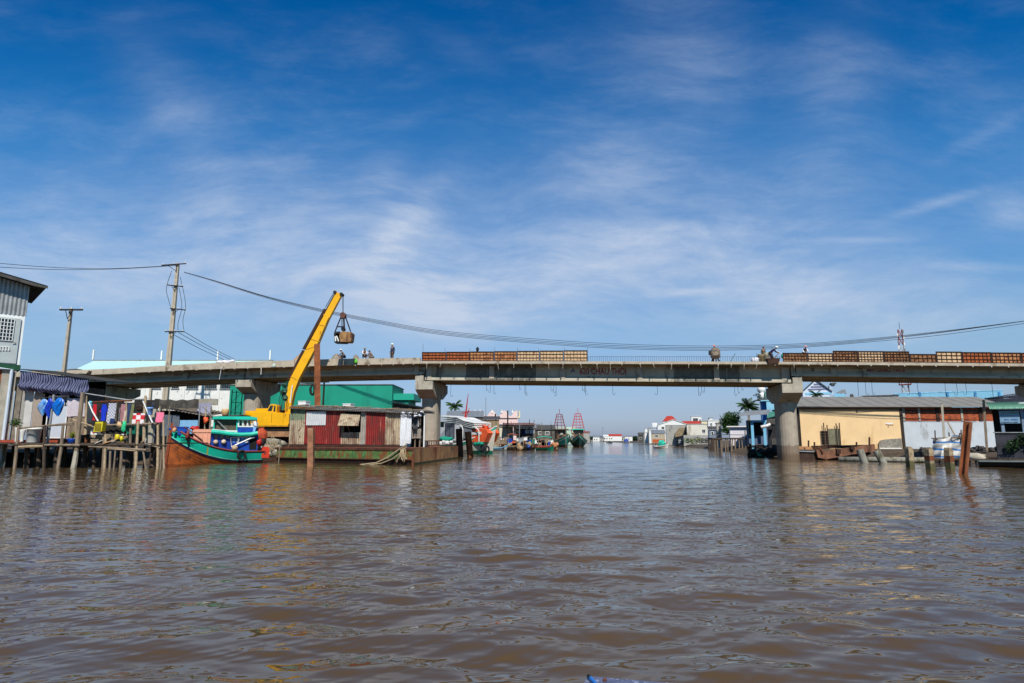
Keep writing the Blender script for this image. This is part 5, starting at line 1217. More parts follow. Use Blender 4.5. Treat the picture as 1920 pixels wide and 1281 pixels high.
# ================================================================ rusty barge with the tin house
A = Vector((FY(57.5,520).o.x, 57.5, 0)); Bq = Vector((*WG(775, 872.5), 0)); 
cxy = FY(69, 859, 0).o; Cq = Vector((cxy.x, cxy.y, 0)); Dq = A+(Cq-Bq)*.95
hz_ = 1.36
bg_ = root('barge', 'rusty flat steel barge with peeling green paint carrying a tin house', 'barge', tuple((A+Bq+Cq+Dq)/4))
GREENP = mat('barge_green', (84,112,60), .8, var=.4, scale=2.4, bump=.3, dirt=[((70,136,84), .56, .62, 3.4, .35), ((118,72,38), .50, .58, 2.2, .4), ((62,38,26), .58, .66, 4.2, .25)])
TANP = mat('barge_tan', (170,124,78), .8, var=.3, scale=1.2, bump=.3, dirt=[((128,68,34), .52, .62, .8, .25), ((86,110,78), .62, .70, 1.0, .2), ((70,46,32), .68, .78, 3, 1)])
EDGE = mat('barge_edge', (78,44,30), .85, var=.4, scale=2, bump=.4)
def wallq(name, p, q, z0, z1, m, out=.0, rake=0.):
    d = (q-p).normalized(); n = Vector((d.y, -d.x, 0)); mb = MB(); N = 30
    mb.grid(lambda a, b: tuple(p.lerp(q, a)+n*(out-rake*(1-b))+Vector((0,0,z0+(z1-z0)*b))), N, 3); return build(name, mb, m, bg_)
wallq('side', A, Bq, .42, hz_-.2, GREENP); wallq('side', Bq, Cq, .18, hz_-.05, TANP); wallq('side', Dq, A, .42, hz_-.1, EDGE); wallq('side', Cq, Dq, .1, hz_, EDGE)
wallq('bilge', A, Bq, -.5, .42, mat('bilge_dark', (46,30,24), .8, var=.4), 0, .35); wallq('bilge', Bq, Cq, -.4, .18, mat('algae', (62,58,28), .9, var=.5, scale=3, bump=.5), 0.005, 0.)
mb = MB()
for p, q in ((A,Bq),(Bq,Cq),(Dq,A)): 
    for zz, th_ in ((hz_-.12,.2),(.42,.07)):
        if p is Bq and zz < 1: continue
        d = (q-p).normalized(); n = Vector((d.y,-d.x,0)); vs = []
        for o in (p, q): vs += [o+n*.06+Vector((0,0,zz-th_/2)), o-n*.02+Vector((0,0,zz-th_/2)), o-n*.02+Vector((0,0,zz+th_/2)), o+n*.06+Vector((0,0,zz+th_/2))]
        if not (p is Bq): mb.add(vs, [(0,1,2,3),(7,6,5,4),(0,4,5,1),(1,5,6,2),(2,6,7,3),(3,7,4,0)])
build('rubbing_strip', mb, EDGE, bg_)
mb = MB(); mb.slab([(p.x, p.y) for p in (A, Bq, Cq, Dq)], hz_-.04, hz_-.02); build('deck', mb, mat('deck_rust', (122,76,54), .85, var=.35, scale=1.5, bump=.3), bg_)
mb = MB(); p = Bq; mb.blobby((p.x-.05, p.y+.05, .45), (.12,.12,.85), 8, 6, .1); build('corner_plate', mb, RUST, bg_)
# the tin house on it
ax = (Bq-A); HFr = Frame(A.x+.5, A.y+1.0, -13)
hs_ = root('barge_house', 'patchwork red and beige corrugated tin house on the barge', 'house', tuple(HFr.w((7, 2, hz_))))
H = lambda px, py, t=0.: HFr.px(px, py, t)
eL, eR = H(545, 762), H(790, 775)
def ztop(x): 
    a, b = H(543, 766.5), H(750, 776); return a[1]+(b[1]-a[1])*(x-a[0])/(b[0]-a[0])
zb_ = hz_+.28
def tin(px0, px1, m, y=0., z0=None, z1=None, name='wall_panel', amp=.028, par=None):
    x0, x1 = H(px0, 800)[0], H(px1, 800)[0]; mb = MB(HFr); a0, a1 = (ztop(x0), ztop(x1)) if z1 is None else (z1, z1); b0 = zb_+rr3.uniform(-.08,.03) if z0 is None else z0
    mb.corr((x0,y,b0),(x1,y,b0),(x0,y,a0),(x1,y,a1), max(3, (x1-x0)/.19), amp); return build(name, mb, m, par or hs_)
zz = lambda py, px=640: H(px, py)[1]
tin(543, 572, TIN_B, z1=zz(788,557)); tin(543, 572, TIN_GRN, z0=zz(789,557), y=.02)
tin(571, 612, TIN_RED, .01); tin(574, 611, TIN_W, -.06, z0=zz(797.5,592), z1=zz(772,592)); tin(612, 641, TIN_RED, -.02)
tin(640, 677, TIN_B, .0, z1=zz(811,658)); tin(676, 688, mat('tin_greybeige', (150,144,134), .6, var=.2), .02); tin(640, 646, TIN_RED, .03)
tin(686, 724, TIN_RED, -.01); tin(722, 751, TIN_B, .0); tin(640, 645, TIN_GRN, -.02, z0=zz(811), z1=zz(798))
x0, x1 = H(641, 800)[0], H(678, 800)[0]
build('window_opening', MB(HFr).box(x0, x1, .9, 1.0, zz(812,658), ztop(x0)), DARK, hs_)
mb = MB(HFr); q0, q1 = H(640, 775), H(676, 777); r0, r1 = H(633, 798, -1.0), H(672, 798.5, -1.0)
mb.corr((q0[0],-.05,q0[1]),(q1[0],-.05,q1[1]),(r0[0],-1.0,r0[1]),(r1[0],-1.0,r1[1]), 11, .03); build('window_flap', mb, TIN_B, hs_)
mb = MB(HFr); a, b = H(653, 798, -.7), H(655, 809, 0); mb.tube([(a[0],-.85,a[1]),(b[0],0,b[1])], .03, 5); build('prop', mb, WOOD, hs_)
build('sill_beam', MB(HFr).box(H(543,835)[0], H(752,835)[0], -.08, .1, hz_-.01, zb_-.06), RUST_D, hs_)
xR = H(751, 800)[0]; xL = H(543, 800)[0]
mb = MB(HFr); mb.corr((xR,0,hz_),(xR,4,hz_),(xR,0,ztop(xR)),(xR,4,ztop(xR)), 26, .03); build('end_wall', mb, TIN_W, hs_)
mb = MB(HFr); mb.corr((xL,0,hz_),(xL,4,hz_),(xL,0,ztop(xL)),(xL,4,ztop(xL)), 26, .03); build('end_wall', mb, TIN_B, hs_)
build('back_wall', MB(HFr).box(xL, xR, 3.9, 4, hz_, ztop(xL)), TIN_D, hs_)
# layered ragged roof
xe0, xe1 = H(541, 766, -.35)[0], H(779, 776, -.35)[0]
for k, (dz, m, j, ov) in enumerate([(0.0, mat('roof_grey', (132,128,122), .7, var=.3, scale=2, dirt=[((84,62,46), .6, .7, 2, 1)]), .05, .4), (.10, TIN_W, .07, .28), (.2, mat('roof_grey', (132,128,122), .7), .06, .15)]):
    n = 5
    for i in range(n):
        xa = xe0+(xe1-xe0)*i/n-.1; xb = xe0+(xe1-xe0)*(i+1)/n+.15; za, zb2 = ztop(xa), ztop(xb); jj = rr3.uniform(-.05, .08)
        mb = MB(HFr); mb.corr((xa,-ov+jj,za+dz+.02+.012*i),(xb,-ov+jj*.5,zb2+dz+.02+.012*i),(xa,4.3,za+dz+.3),(xb,4.3,zb2+dz+.3), (xb-xa)/.2, .035, 6, j)
        build('roof_sheet', mb, mat('roof_rusty', (176,120,60), .7, var=.3) if (k == 1 and i == 0) else m, hs_)
mb = MB(HFr)
for i in range(26):
    x = rr3.uniform(xe0+.3, xe1-.5); z = ztop(x)+.3; mb.tube([(x, rr3.uniform(-.2,.4), z+.02), (x+rr3.uniform(.8,2.4), rr3.uniform(-.2,.8), z+rr3.uniform(0,.12))], .035, 5)
build('roof_batten', mb, WOOD, hs_).__setitem__('kind', 'stuff')
for i, (px_, py_) in enumerate([(566,762),(650,766)]):
    x0, x1, z0, z1 = HFr.rect(px_-7 if i == 0 else px_-7, py_-9 if i == 0 else py_-8, px_+7, py_, 2)
    single('tank_box', f'small white box on the barge roof, {("near its left end","right of the brown pile")[i]}', 'box', MB(HFr).box(x0, x1, 2, 2.8, ztop(x0)+.45, z1).box(x0-.04, x1+.04, 1.96, 2.84, z1+.001, z1+.06), WHITE, group='boxes on the barge roof')
# plastic sheets hung on the right end
SHEETW = mat('sheet_white', (214,216,220), .55, var=.06)
for k, (l, r_, t_, b_4, y) in enumerate([(750,762,776,836,-.15),(760,772,773,832,-.05),(774,786,772,800,.5),(772,789,804,822,.8)]):
    x0, x1, z0, z1 = HFr.rect(l, t_, r_, b_4, y); build('hung_sheet', sheet(HFr, x0, x1, z0, z1, y, .10, 4, hem=.1 if k < 2 else .0, nv=10), SHEETW if k != 3 else cloth(150,140,130), hs_, smooth=True)
for px_ in (772, 789, 781): x, z = H(px_, 775); build('post', MB(HFr).box(x-.05, x+.05, .9, 1.0, hz_, z), WHITE if px_ > 785 else WOOD, hs_)
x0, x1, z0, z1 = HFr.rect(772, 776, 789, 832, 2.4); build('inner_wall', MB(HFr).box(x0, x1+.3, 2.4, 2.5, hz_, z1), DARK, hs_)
mb = MB(HFr); x0, x1, z0, z1 = HFr.rect(774, 780, 783, 804, .3); build('dark_cloth', sheet(HFr, x0, x1, z0, z1, .3, .06, 2), cloth(70,70,74), hs_, smooth=True)
for i in range(14):
    x, z = H(rr3.uniform(751, 792), rr3.uniform(772, 780), -.3); 
    if i == 0: mb = MB(HFr)
    mb.blobby((x, -.3+rr3.uniform(0,.3), z), (.2,.15,.1), 6, 4, .4)
build('ragged_edge', mb, SHEETW, hs_).__setitem__('kind', 'stuff')
# on the barge deck
FBD = FY(62, 800, 0)
mb = MB(FBD); a, b = P3(FBD, 789, 837, 0), P3(FBD, 822, 826, 1.5)
ld = root('ladder', 'rusty iron ladder lying on the barge deck before the pier', 'ladder', tuple(FBD.w((a[0], 0, hz_))))
for o in (0, 1):
    mb = MB(FBD); mb.bar((a[0],o*.0,hz_+.08+o*.45), (b[0],2.6,hz_+.1+o*.45), .1); build('rail', mb, RUST, ld)
for k in range(8):
    p = Vector((a[0],0,hz_+.1)).lerp(Vector((b[0],2.6,hz_+.12)), (k+.5)/8); build('rung', MB(FBD).box(p.x-.03, p.x+.03, p.y-.03, p.y+.03, p.z, p.z+.45), RUST_D, ld)
x0, x1, z0, z1 = FBD.rect(770, 829, 796, 837, -3); mb = MB(FBD)
for i in range(9): mb.box(x0+rr3.uniform(0,1), x0+rr3.uniform(1.1,1.5), -3+rr3.uniform(0,1.2), -2+rr3.uniform(0,.9), hz_+.02*i, hz_+.02*i+rr3.uniform(.05,.35))
single('scrap_pile', 'dark pile of scrap crates on the barge corner', 'scrap', mb, TIN_D)
small('net_bundle', 'teal green net bundle at the far end of the barge deck', 'net', 836, 824, (.75,.5,.32), mat('net_teal', (10,140,116), .8, var=.3), 4, 10, .25, FBD)
mb = MB(FBD)
for i in range(14): x, z = FBD.px(rr3.uniform(826,847), rr3.uniform(828,832.5), 3.2); mb.blobby((x, 3+rr3.uniform(0,.6), z), (.22,.2,.14), 6, 4, .35)
single('rag_heap', 'heap of crumpled white rags on the barge edge', 'rags', mb, cloth(210,208,206))
RFr = Frame(A.x, A.y, math.degrees(math.atan2(ax.y, ax.x)))
RP = lambda px, py, t: P3(RFr, px, py, t)
for i, (lab, pts, r_) in enumerate([('upper', [(762,834),(745,845),(727,858),(705,868),(675,871.5)], .06), ('lower', [(762,838),(750,850),(735,861),(715,869),(690,872)], .05)]):
    mb = MB(RFr); q = [RP(a, b, -.18) for a, b in pts]; mb.tube(q, r_, 6); single('mooring_rope', f'{lab} tan mooring rope sagging from barge corner to the water', 'rope', mb, ROPE)
mb = MB(RFr)
for i in range(16):
    a = RP(rr3.uniform(750,762), rr3.uniform(838,842), -.15); b = RP(a[0] and rr3.uniform(742,764), rr3.uniform(852,868), -.2); mb.tube([a, ((a[0]+b[0])/2+rr3.uniform(-.15,.15), -.25, (a[2]+b[2])/2), b], .03, 4)
single('net_tangle', 'tangle of tan rope and net hanging from barge corner', 'rope', mb, ROPE)

# ================================================================ piles on the left
def pile(label, fr, pb, pt_, w_, m, group, kind='i', into=1.5, name='pile'):
    a, b = Vector(P3(fr, *pb)), Vector(P3(fr, *pt_)); a = a+(a-b).normalized()*into
    mb = MB(fr)
    if kind == 'i': ibeam(mb, a, b, w_, w_*.9, .05, .5)
    elif kind == 'sq': mb.bar(a, b, w_)
    return single(name, label, 'pile', mb, m, group=group)
RUSTP = mat('pile_rust', (142,82,48), .85, var=.35, scale=1.5, bump=.4, dirt=[((74,42,28), .5, .66, 1.2, .3), ((180,140,104), .66, .74, 2, .2)])
pile('tall rusty steel pile rising behind the barge house', FY(62.5, 595), (596,835), (594.5,645.5), .5, RUSTP, 'steel and timber piles')
pile('weathered timber pile in the water in front of the barge', FY(48.3, 583), (583,874.5), (583.5,803), .42, mat('pile_wood', (150,104,76), .9, var=.3, scale=2, bump=.4, dirt=[((196,176,156), .6, .7, 1.5, .2)]), 'steel and timber piles', 'sq')
pile('dark rusty steel pile at the far barge corner, the left one', FY(76, 861), (862.5,856), (860.5,804), .62, mat('pile_dark', (84,48,34), .85, var=.4, scale=1.5), 'steel and timber piles')
pile('brown rusty steel pile leaning left, right of the barge', FY(75, 882), (882,856.5), (877,809.5), .58, RUSTP, 'steel and timber piles')
mb = MB(FY(50, 523)); f_ = mb.fr; mb.tube([P3(f_, 522, 872), P3(f_, 524, 845), P3(f_, 526, 824)], .05, 6); single('stick', 'thin crooked stick standing in water at the barge left corner', 'stick', mb, WOOD)
mb = MB(FE); x, z = FE.px(586, 731, -.5); mb.tube([(x+.22*math.cos(a*.5236), -.5, z-.0+.5*math.sin(a*.5236)) for a in range(13)], .13, 7); single('tyre', 'black tyre hanging beside the tall rusty pile', 'tyre', mb, BLACK, True)
mb = MB(FY(84, 608)); f_ = mb.fr; a, b = P3(f_, 600, 716.5), P3(f_, 617, 716.5); mb.bar(a, b, .14); mb.bar(P3(f_,608,714), (P3(f_,608,714)[0], 0, .8), .2); single('utility_pole', 'small dark crossarm pole behind the excavator boom', 'utility pole', mb, STEEL_D)
def FA_(Y, px=960, ang=None):
    """frame turned so that its front faces the open water the picture was taken from"""
    return FY(Y, px, -.88*math.degrees(math.atan((px-960)/FOC)) if ang is None else ang)

# ================================================================ mid-distance left: white and orange boat
def trawl_mast(fr, cx, y, z0, z1, w0, w1, m, parent, rows=5, cols=1):
    mb = MB(fr)
    for k in range(cols+2):
        f = -1+2*k/(cols+1); mb.bar((cx+f*w0, y, z0), (cx+f*w1, y, z1), .16)
    for r_ in range(rows+1):
        z = z0+(z1-z0)*r_/rows; w_ = w0+(w1-w0)*r_/rows; mb.bar((cx-w_, y, z), (cx+w_, y, z), .13)
    mb.bar((cx, y, z1), (cx, y, z1+1.2), .1)
    return build('mast_frame', mb, m, parent)
FO1 = FA_(97, 872, 0); a_, b_2 = FA_(101, 820, 0).o, FA_(91, 926, 0).o
WB = Frame(a_.x, a_.y, math.degrees(math.atan2(b_2.y-a_.y, b_2.x-a_.x))); LW = (b_2-a_).length
wb = root('fishing_boat', 'white wheelhouse fishing boat with orange foredeck beyond the barge', 'boat', tuple(WB.w((LW/2, 0, 0))))
HW = Hull(WB, LW, 3.4, lambda u: 1.35+2.6*max(0, (u-.45)/.55)**1.7, .6, flare=.5, rake=.9)
HWH = mat('hull_white', (214,210,196), .6, var=.12, dirt=[((140,120,90), .58, .74, 1.2, .5)])
HW.band('hull', .35, 6, HWH, wb, 0, rows=8); HW.band('teal_strake', 0, .36, TEAL, wb, .04, rows=2); HW.band('teal_bottom', lambda u: HW.sheer(u)-.45, 6, TEAL_D, wb, .012); HW.rail(WHITE, wb, .09); HW.deck(.5, WOOD, wb)
def wbx(l, t_, r, b, y0, y1): x0, x1, z0, z1 = WB.rect(l, t_, r, b, y0); return (x0, x1, y0, y1, z0, z1)
cab = build('wheelhouse', MB(WB).box(*wbx(826, 790, 866, 826, -1.3, 1.3)), mat('cab_grey', (200,202,206), .6, var=.08), wb)
build('door', MB(WB).box(*wbx(834, 794, 852, 822, -1.36, -1.31)), mat('door_dark', (66,70,80), .6, var=.2), cab)
for l in (836, 844): build('door_panel', MB(WB).box(*wbx(l, 802, l+6, 820, -1.4, -1.37)), mat('door_slate', (96,100,112), .6), cab)
build('window', MB(WB).box(*wbx(826, 791, 832, 800, -1.37, -1.31)), GLASSY, cab)
build('shade_band', MB(WB).box(*wbx(866, 796, 884, 822, -1.25, 1.2)), mat('cab_grey2', (120,124,132), .6, var=.1), cab)
for k in range(4):
    mb = MB(WB); q = [WB.px(a, b+k*3.4, -1.7) for a, b in [(824,780.5),(842,782.5),(857,784),(870,790),(888,794)]]
    vs = [(x, y, z+d) for x, z in q for y in (-1.7+.1*k, 1.7) for d in (0, .13)]
    mb.add(vs, [(4*i, 4*i+1, 4*i+5, 4*i+4) for i in range(4)]+[(4*i+2, 4*i+3, 4*i+7, 4*i+6) for i in range(4)]+[(4*i+1, 4*i+3, 4*i+7, 4*i+5) for i in range(4)]+[(4*i, 4*i+2, 4*i+6, 4*i+4) for i in range(4)]+[(0,1,3,2),(16,17,19,18)])
    build('roof_slat', mb, WHITE, wb)
build('orange_deckhouse', MB(WB).prism([WB.px(*p, -1.1) for p in [(884,829),(884,806),(900,803),(912,806),(915,812),(908,829)]], -1.1, 1.1), ORANGE_B, wb)
build('white_band', MB(WB).box(*wbx(884, 810, 902, 815, -1.16, -1.11)), WHITE, wb)
rr = random.Random(21)
for i in range(12):
    a = P3(WB, rr.uniform(888, 912), rr.uniform(794, 806), rr.uniform(-.8,.8)); b = P3(WB, rr.uniform(905, 924), rr.uniform(797, 812), rr.uniform(-.8,.8)); mb = MB(WB); mb.tube([a, b], .09, 5); build('gear_frame', mb, ORANGE_B, wb)
mb = MB(WB); mb.tube([P3(WB,862,797,-1.5), P3(WB,866,799,-1.5), P3(WB,868,806,-1.5), P3(WB,867,827,-1.5)], .07, 6); build('handrail', mb, WHITE, wb)
mb = MB(WB); mb.tube([P3(WB,886,801,-1.5), P3(WB,893,802,-1.5), P3(WB,898,808,-1.5), P3(WB,898,828,-1.5)], .07, 6); build('handrail', mb, WHITE, wb)
mb = MB(WB)
for (a, b) in ((898, 832),(893, 833),(903, 832)): x, z = WB.px(a, b, -1.7); mb.blobby((x, -1.75, z), (.5,.25,.28), 8, 5, .2)
single('net_bundle', 'teal net bundle hung over the side of the white boat', 'net', mb, mat('net_teal', (10,140,116), .8, var=.3), True)
mb = MB(WB)
for (a, b) in ((905, 840),(908, 848),(914, 843)): x, z = WB.px(a, b, -1.6); mb.tube([(x+.35*math.cos(t*.5236), -1.62, z+.42*math.sin(t*.5236)) for t in range(13)], .13, 6)
build('tyre_fender', mb, BLACK, wb).__setitem__('kind', 'stuff')
mb = MB(WB); mb.tube([P3(WB,871,792,0), P3(WB,875,762,0), P3(WB,878,738,0)], [.16,.1,.04], 6); mb.bar(P3(WB,867,775,0), P3(WB,881,772,0), .12); mb.bar(P3(WB,872,790,0), P3(WB,880,766,0), .08); build('mast', mb, RED, wb)

# two trawlers with red lattice masts, bows towards the camera
def trawler(label, px, Y, wl, tops, hullm, ang, roofm):
    fr = FY(Y, px, ang); t = root('trawler', label, 'trawler', tuple(fr.o), 'trawlers with red masts')
    h = Hull(fr, 15, 5.6, lambda u: 1.7+2.0*max(0, (u-.5)/.5)**1.8, .9, flare=.7, rake=1.5, n=26)
    h.band('hull', .7, 6, hullm, t, 0, rows=7); h.band('bulwark', .18, .7, TEAL, t, .05, rows=2); h.band('white_line', .62, .78, WHITE, t, .07, rows=1); h.band('waterline_band', lambda u: h.sheer(u)-.5, 6, RUST, t, .02, rows=2)
    h.rail(WOOD_L, t, .14); h.deck(.8, WOOD_D, t)
    c = build('wheelhouse', MB(fr).box(3.5, 8.5, -1.5, 1.5, 1.5, 5.0), mat('cab_wood', (120,84,64), .8, var=.4, scale=2), t)
    build('window', MB(fr).box(8.5, 8.56, -1.2, 1.2, 3.7, 4.6), GLASSY, c); build('roof', MB(fr).box(3.0, 9.4, -1.9, 1.9, 5.0, 5.25), roofm, t)
    mb = MB(fr)
    # mast frame across the beam
    H_ = (825-tops)/FOC*Y+2
    for y in (-2.1, 2.1):
        mb.bar((6, y, 4.2), (6, y*.38, H_), .22)
    for y in (-.7, .7): mb.bar((6, y, 5.2), (6, y*.5, H_), .12)
    for k in range(6):
        f = k/5; z = 5.6+(H_-5.6)*f; w_ = 2.1-(2.1-.8)*(z-4.2)/(H_-4.2); mb.bar((6, -w_, z), (6, w_, z), .17)
    mb.bar((6,0,H_), (6,0,H_+1.6), .12); build('mast_frame', mb, RED if 'bright' in label else mat('red_dark', (124,40,44), .6, var=.2), t)
    r_ = random.Random(px)
    for i in range(14):
        mb = MB(fr); x, y = r_.uniform(1, 12.5), r_.uniform(-1.9, 1.9); mb.blobby((x, y, 1.6+max(0,(x-8)*.35)+r_.uniform(.2, 1.2)), (r_.uniform(.2,.6), r_.uniform(.2,.6), r_.uniform(.2,.6)), 6, 4, .3)
        build('deck_gear', mb, r_.choice([RUST, ORANGE_B, WOOD, NETM, BLACK, BLUE]), t)
    return t
trawler('turquoise trawler with a dark red lattice mast, left of the two', 1040, 200, 836, 779, mat('hull_turq', (24,160,140), .6, var=.15, dirt=[((170,200,180), .62, .7, 1, 1)]), -79, RUST_D)
trawler('dark green trawler with a bright red lattice mast and tall bow, right of the two', 1083, 198, 837, 778, mat('hull_dgreen', (14,92,74), .6, var=.3, dirt=[((150,110,70), .6, .72, .8, 1)]), -94, TEAL)

# smaller working boats moored between them and the shore
def workboat(label, l, r, wl, Y, hullm, railm, cabin=None, gear=6, sheer=.9, top=None, kind='boat'):
    fr = FY(Y, l, 0); L = FY(Y, r, 0).o.x-fr.o.x; t = root('work_boat', label, 'boat', tuple(fr.w((L/2, 0, 0))), 'small boats moored along the left bank')
    h = Hull(fr, L, min(2.6, L*.4), lambda u: sheer+.5*max(0, (u-.6)/.4)**1.6, .35, flare=.4, rake=.4, n=18)
    h.band('hull', .22, 4, hullm, t, 0, rows=4); h.band('strake', 0, .24, railm, t, .04, rows=1); h.rail(railm, t, .07); h.deck(.3, WOOD_D, t)
    r_ = random.Random(l)
    if cabin:
        zt__ = fr.px((l+r)/2, top, 0)[1]
        for x in (L*.15, L*.8):
            for y in (-.9, .9): mb = MB(fr); mb.bar((x, y, sheer-.3), (x, y, zt__), .09); build('post', mb, WOOD, t)
        build('canopy', MB(fr).prism([(L*.08, zt__), (L*.45, zt__+.22), (L*.88, zt__), (L*.88, zt__+.1), (L*.45, zt__+.34), (L*.08, zt__+.1)], -1.1, 1.1), cabin, t)
    for i in range(gear):
        mb = MB(fr); x = r_.uniform(.1, .85)*L; z = sheer+r_.uniform(-.1, .9)
        if r_.random() < .5: mb.blobby((x, r_.uniform(-.6,.6), z), (r_.uniform(.2,.5), .35, r_.uniform(.2,.45)), 7, 5, .3)
        else: mb.box(x-.3, x+.3, -.4, .3, sheer-.2, z+.3)
        build('gear', mb, r_.choice([RUST, WOOD, NETM, BLUE, ORANGE_B, BLACK, WOOD_L]), t)
    return t
workboat('slim pale blue skiff next to the white boat bow', 917, 950, 841, 122, mat('skiff_white', (200,206,206), .6, var=.1), mat('skiff_blue', (96,160,190), .5), None, 4, .5)
workboat('brown work boat with an orange canopy and stacked gear', 949, 974, 842, 128, mat('hull_brown', (66,54,40), .8, var=.3), WOOD, mat('canopy_orange', (190,90,50), .7), 12, .8, 816)
workboat('dark work boat piled with black and grey gear', 977, 1004, 842, 126, mat('hull_black', (40,40,38), .8, var=.3), WOOD_D, TIN_D, 14, .8, 821)
workboat('green work boat with a red rail and green canopy', 1004, 1038, 842, 124, TEAL_D, mat('rail_red', (170,72,52), .6), TEAL, 10, .8, 821)
rr = random.Random(5)
FV = FA_(122, 930, 0)
for i, (a, b, lab, m) in enumerate([(1041, 836, 'round orange net bundle at the stern of the green work boat', mat('net_orange', (176,120,84), .8, var=.4)), (975, 836, 'tan fender bundle between the brown and the dark work boats', mat('net_tan', (170,140,104), .8, var=.4))]):
    x, z = FV.px(a, b); mb = MB(FV)
    for k in range(5): mb.blobby((x+rr.uniform(-.4,.4), rr.uniform(-.3,.3), z+rr.uniform(-.6,.4)), (.35,.3,.4), 7, 5, .3)
    single('net_bundle', lab, 'net', mb, m, True)

# ================================================================ generic background building
def house(name, label, fr, r, depth, wm, roof=None, rm=None, wins=(), z0=.4, over=.25, cat='house', group=None, rise=.0, wm2=None, wf=WHITE):
    """r = (left, top, right, bottom) pixels of the front wall; roof: flat / shed / gable / gable_side / hip"""
    x0, x1, zb, zt_ = fr.rect(*r); zb = min(zb, z0) if z0 is not None else zb
    t = root(name, label, cat, tuple(fr.w(((x0+x1)/2, depth/2, zb))), group)
    build('wall', MB(fr).box(x0, x1, 0, depth, zb, zt_), wm, t)
    o = over
    if roof == 'flat': build('roof', MB(fr).box(x0-o, x1+o, -o, depth+o, zt_+.001, zt_+.18), rm or wm, t)
    elif roof == 'shed': mb = MB(fr); mb.corr((x0-o, -o, zt_+.03), (x1+o, -o, zt_+.03), (x0-o, depth+o, zt_+rise+.03), (x1+o, depth+o, zt_+rise+.03), (x1-x0)/.3, .05); build('roof', mb, rm, t)
    elif roof == 'gable':   # gable end facing the camera
        cx = (x0+x1)/2; build('gable', MB(fr).prism([(x0, zt_), (x1, zt_), (cx, zt_+rise)], .02, depth-.02), wm2 or wm, t)
        build('roof', MB(fr).prism([(x0-o, zt_-rise*o/(cx-x0)), (cx, zt_+rise), (x1+o, zt_-rise*o/(cx-x0)), (x1+o, zt_-rise*o/(cx-x0)+.14), (cx, zt_+rise+.14), (x0-o, zt_-rise*o/(cx-x0)+.14)], -o, depth+o), rm, t)
    elif roof == 'gable_side' or roof == 'hip':
        k = 0 if roof == 'gable_side' else rise*.8
        mb = MB(fr); a = [(x0-o,-o,zt_),(x1+o,-o,zt_),(x1+o,depth+o,zt_),(x0-o,depth+o,zt_),(x0-o+k,depth/2,zt_+rise),(x1+o-k,depth/2,zt_+rise)]
        mb.add(a, [(0,1,5,4),(2,3,4,5),(0,4,3),(1,2,5),(0,3,2,1)]); build('roof', mb, rm, t)
    for wr in wins:
        window(fr, fr.rect(*wr[:4]), 0, t, wf, GLASSY, wr[4] if len(wr) > 4 else (1, 1), proud=.06, fw=.09)
    return t
def stilts(fr, t, px0, px1, n, ztop_, y, m, r_=.12, seed=0):
    q = random.Random(seed); x0, x1 = fr.px(px0, 825)[0], fr.px(px1, 825)[0]
    for i in range(n):
        x = x0+(x1-x0)*(i+.5)/n+q.uniform(-.2,.2); mb = MB(fr); mb.tube([(x, y+q.uniform(-.3,.3), -1.2), (x+q.uniform(-.15,.15), y, ztop_)], r_*q.uniform(.7,1.2), 6); build('stilt', mb, m, t)
ROOFR = mat('roof_red', (172,58,44), .7, var=.15, scale=.5)
PINKW = mat('pink_render', (226,196,190), .8, var=.04)
CREAMW = mat('cream_render', (220,206,168), .8, var=.06)
GREYW = mat('grey_render', (160,158,152), .85, var=.15, dirt=[((110,106,100), .55, .7, .7, .4)])
# left bank row beyond the pier
F150, F140, F170 = FA_(150, 900), FA_(136, 930), FA_(172, 940)
house('shack', 'long grey tin shack roof behind the white boat wheelhouse', FA_(118, 880), (838, 782, 905, 826), 6, TIN_D, 'shed', TIN, [(884,789,892,797),(893,790,900,797)], rise=1.4)
house('shack', 'low tan walled shack with dark eave right of the red mast', FA_(128, 915), (878, 787, 936, 826), 6, mat('tan_wall', (140,122,96), .9, var=.3), 'shed', TIN_D, [(889,794,897,803),(900,794,907,803)], rise=.9)
ph = house('pink_house', 'large pale pink house with scalloped parapet and cream balconies', F170, (905, 783, 971, 828), 12, PINKW, None)
mb = MB(F170); q = []
for i in range(49):
    f = i/48; px_ = 900+70*f; ph_ = (f*3.1) % 1; y = 783-11*abs(math.sin(math.pi*(f*3.1+.48)))**1.6-2; q.append(F170.px(px_, y))
mb.prism(q+[F170.px(970, 784), F170.px(900, 784)], -.35, -.05); build('parapet', mb, PINKW, ph)
for (l, t_, r, b) in ((889,773,904,782),(971,771,975,784)): 
    x0, x1, z0, z1 = F170.rect(l, t_, r, b); build('balcony', MB(F170).box(x0, x1, -.6, 4, z0, z0+.5).box(x1-.35, x1, -.6, 4, z0+.5, z1), CREAMW, ph)
for px_ in (881,891,900,923,941,961): x, z = F170.px(px_, 771); mb = MB(F170); mb.lathe((x,-.2,z-.6), [(.3,0),(.35,.3),(.12,.6),(.2,.8),(.04,1.0)], 8); build('finial', mb, WHITE, ph)
house('shed', 'rust roofed open shed on posts behind the small boats', F140, (945, 797, 1002, 800), 7, TIN_D, 'shed', mat('roof_rustbrown', (126,84,74), .8, var=.4, scale=1), z0=None, rise=.6)
t = house('wall_house', 'pale cream walled waterside house with rust stains below its eave', FA_(140, 945), (930, 800, 962, 822), 5, mat('cream_stain', (206,200,180), .8, var=.06, dirt=[((150,90,60), .66, .74, .8, 1)]), 'shed', TIN_D, [(950,803,955,812)], z0=None, rise=.6)
stilts(FA_(140, 945), t, 926, 964, 9, 4.0, .3, WOOD_D, .14, 3)
house('white_column', 'white square column house front left of the blue tarpaulin', FA_(141, 965), (963, 800, 968, 817), 2, WHITE, 'flat', WHITE, z0=None)
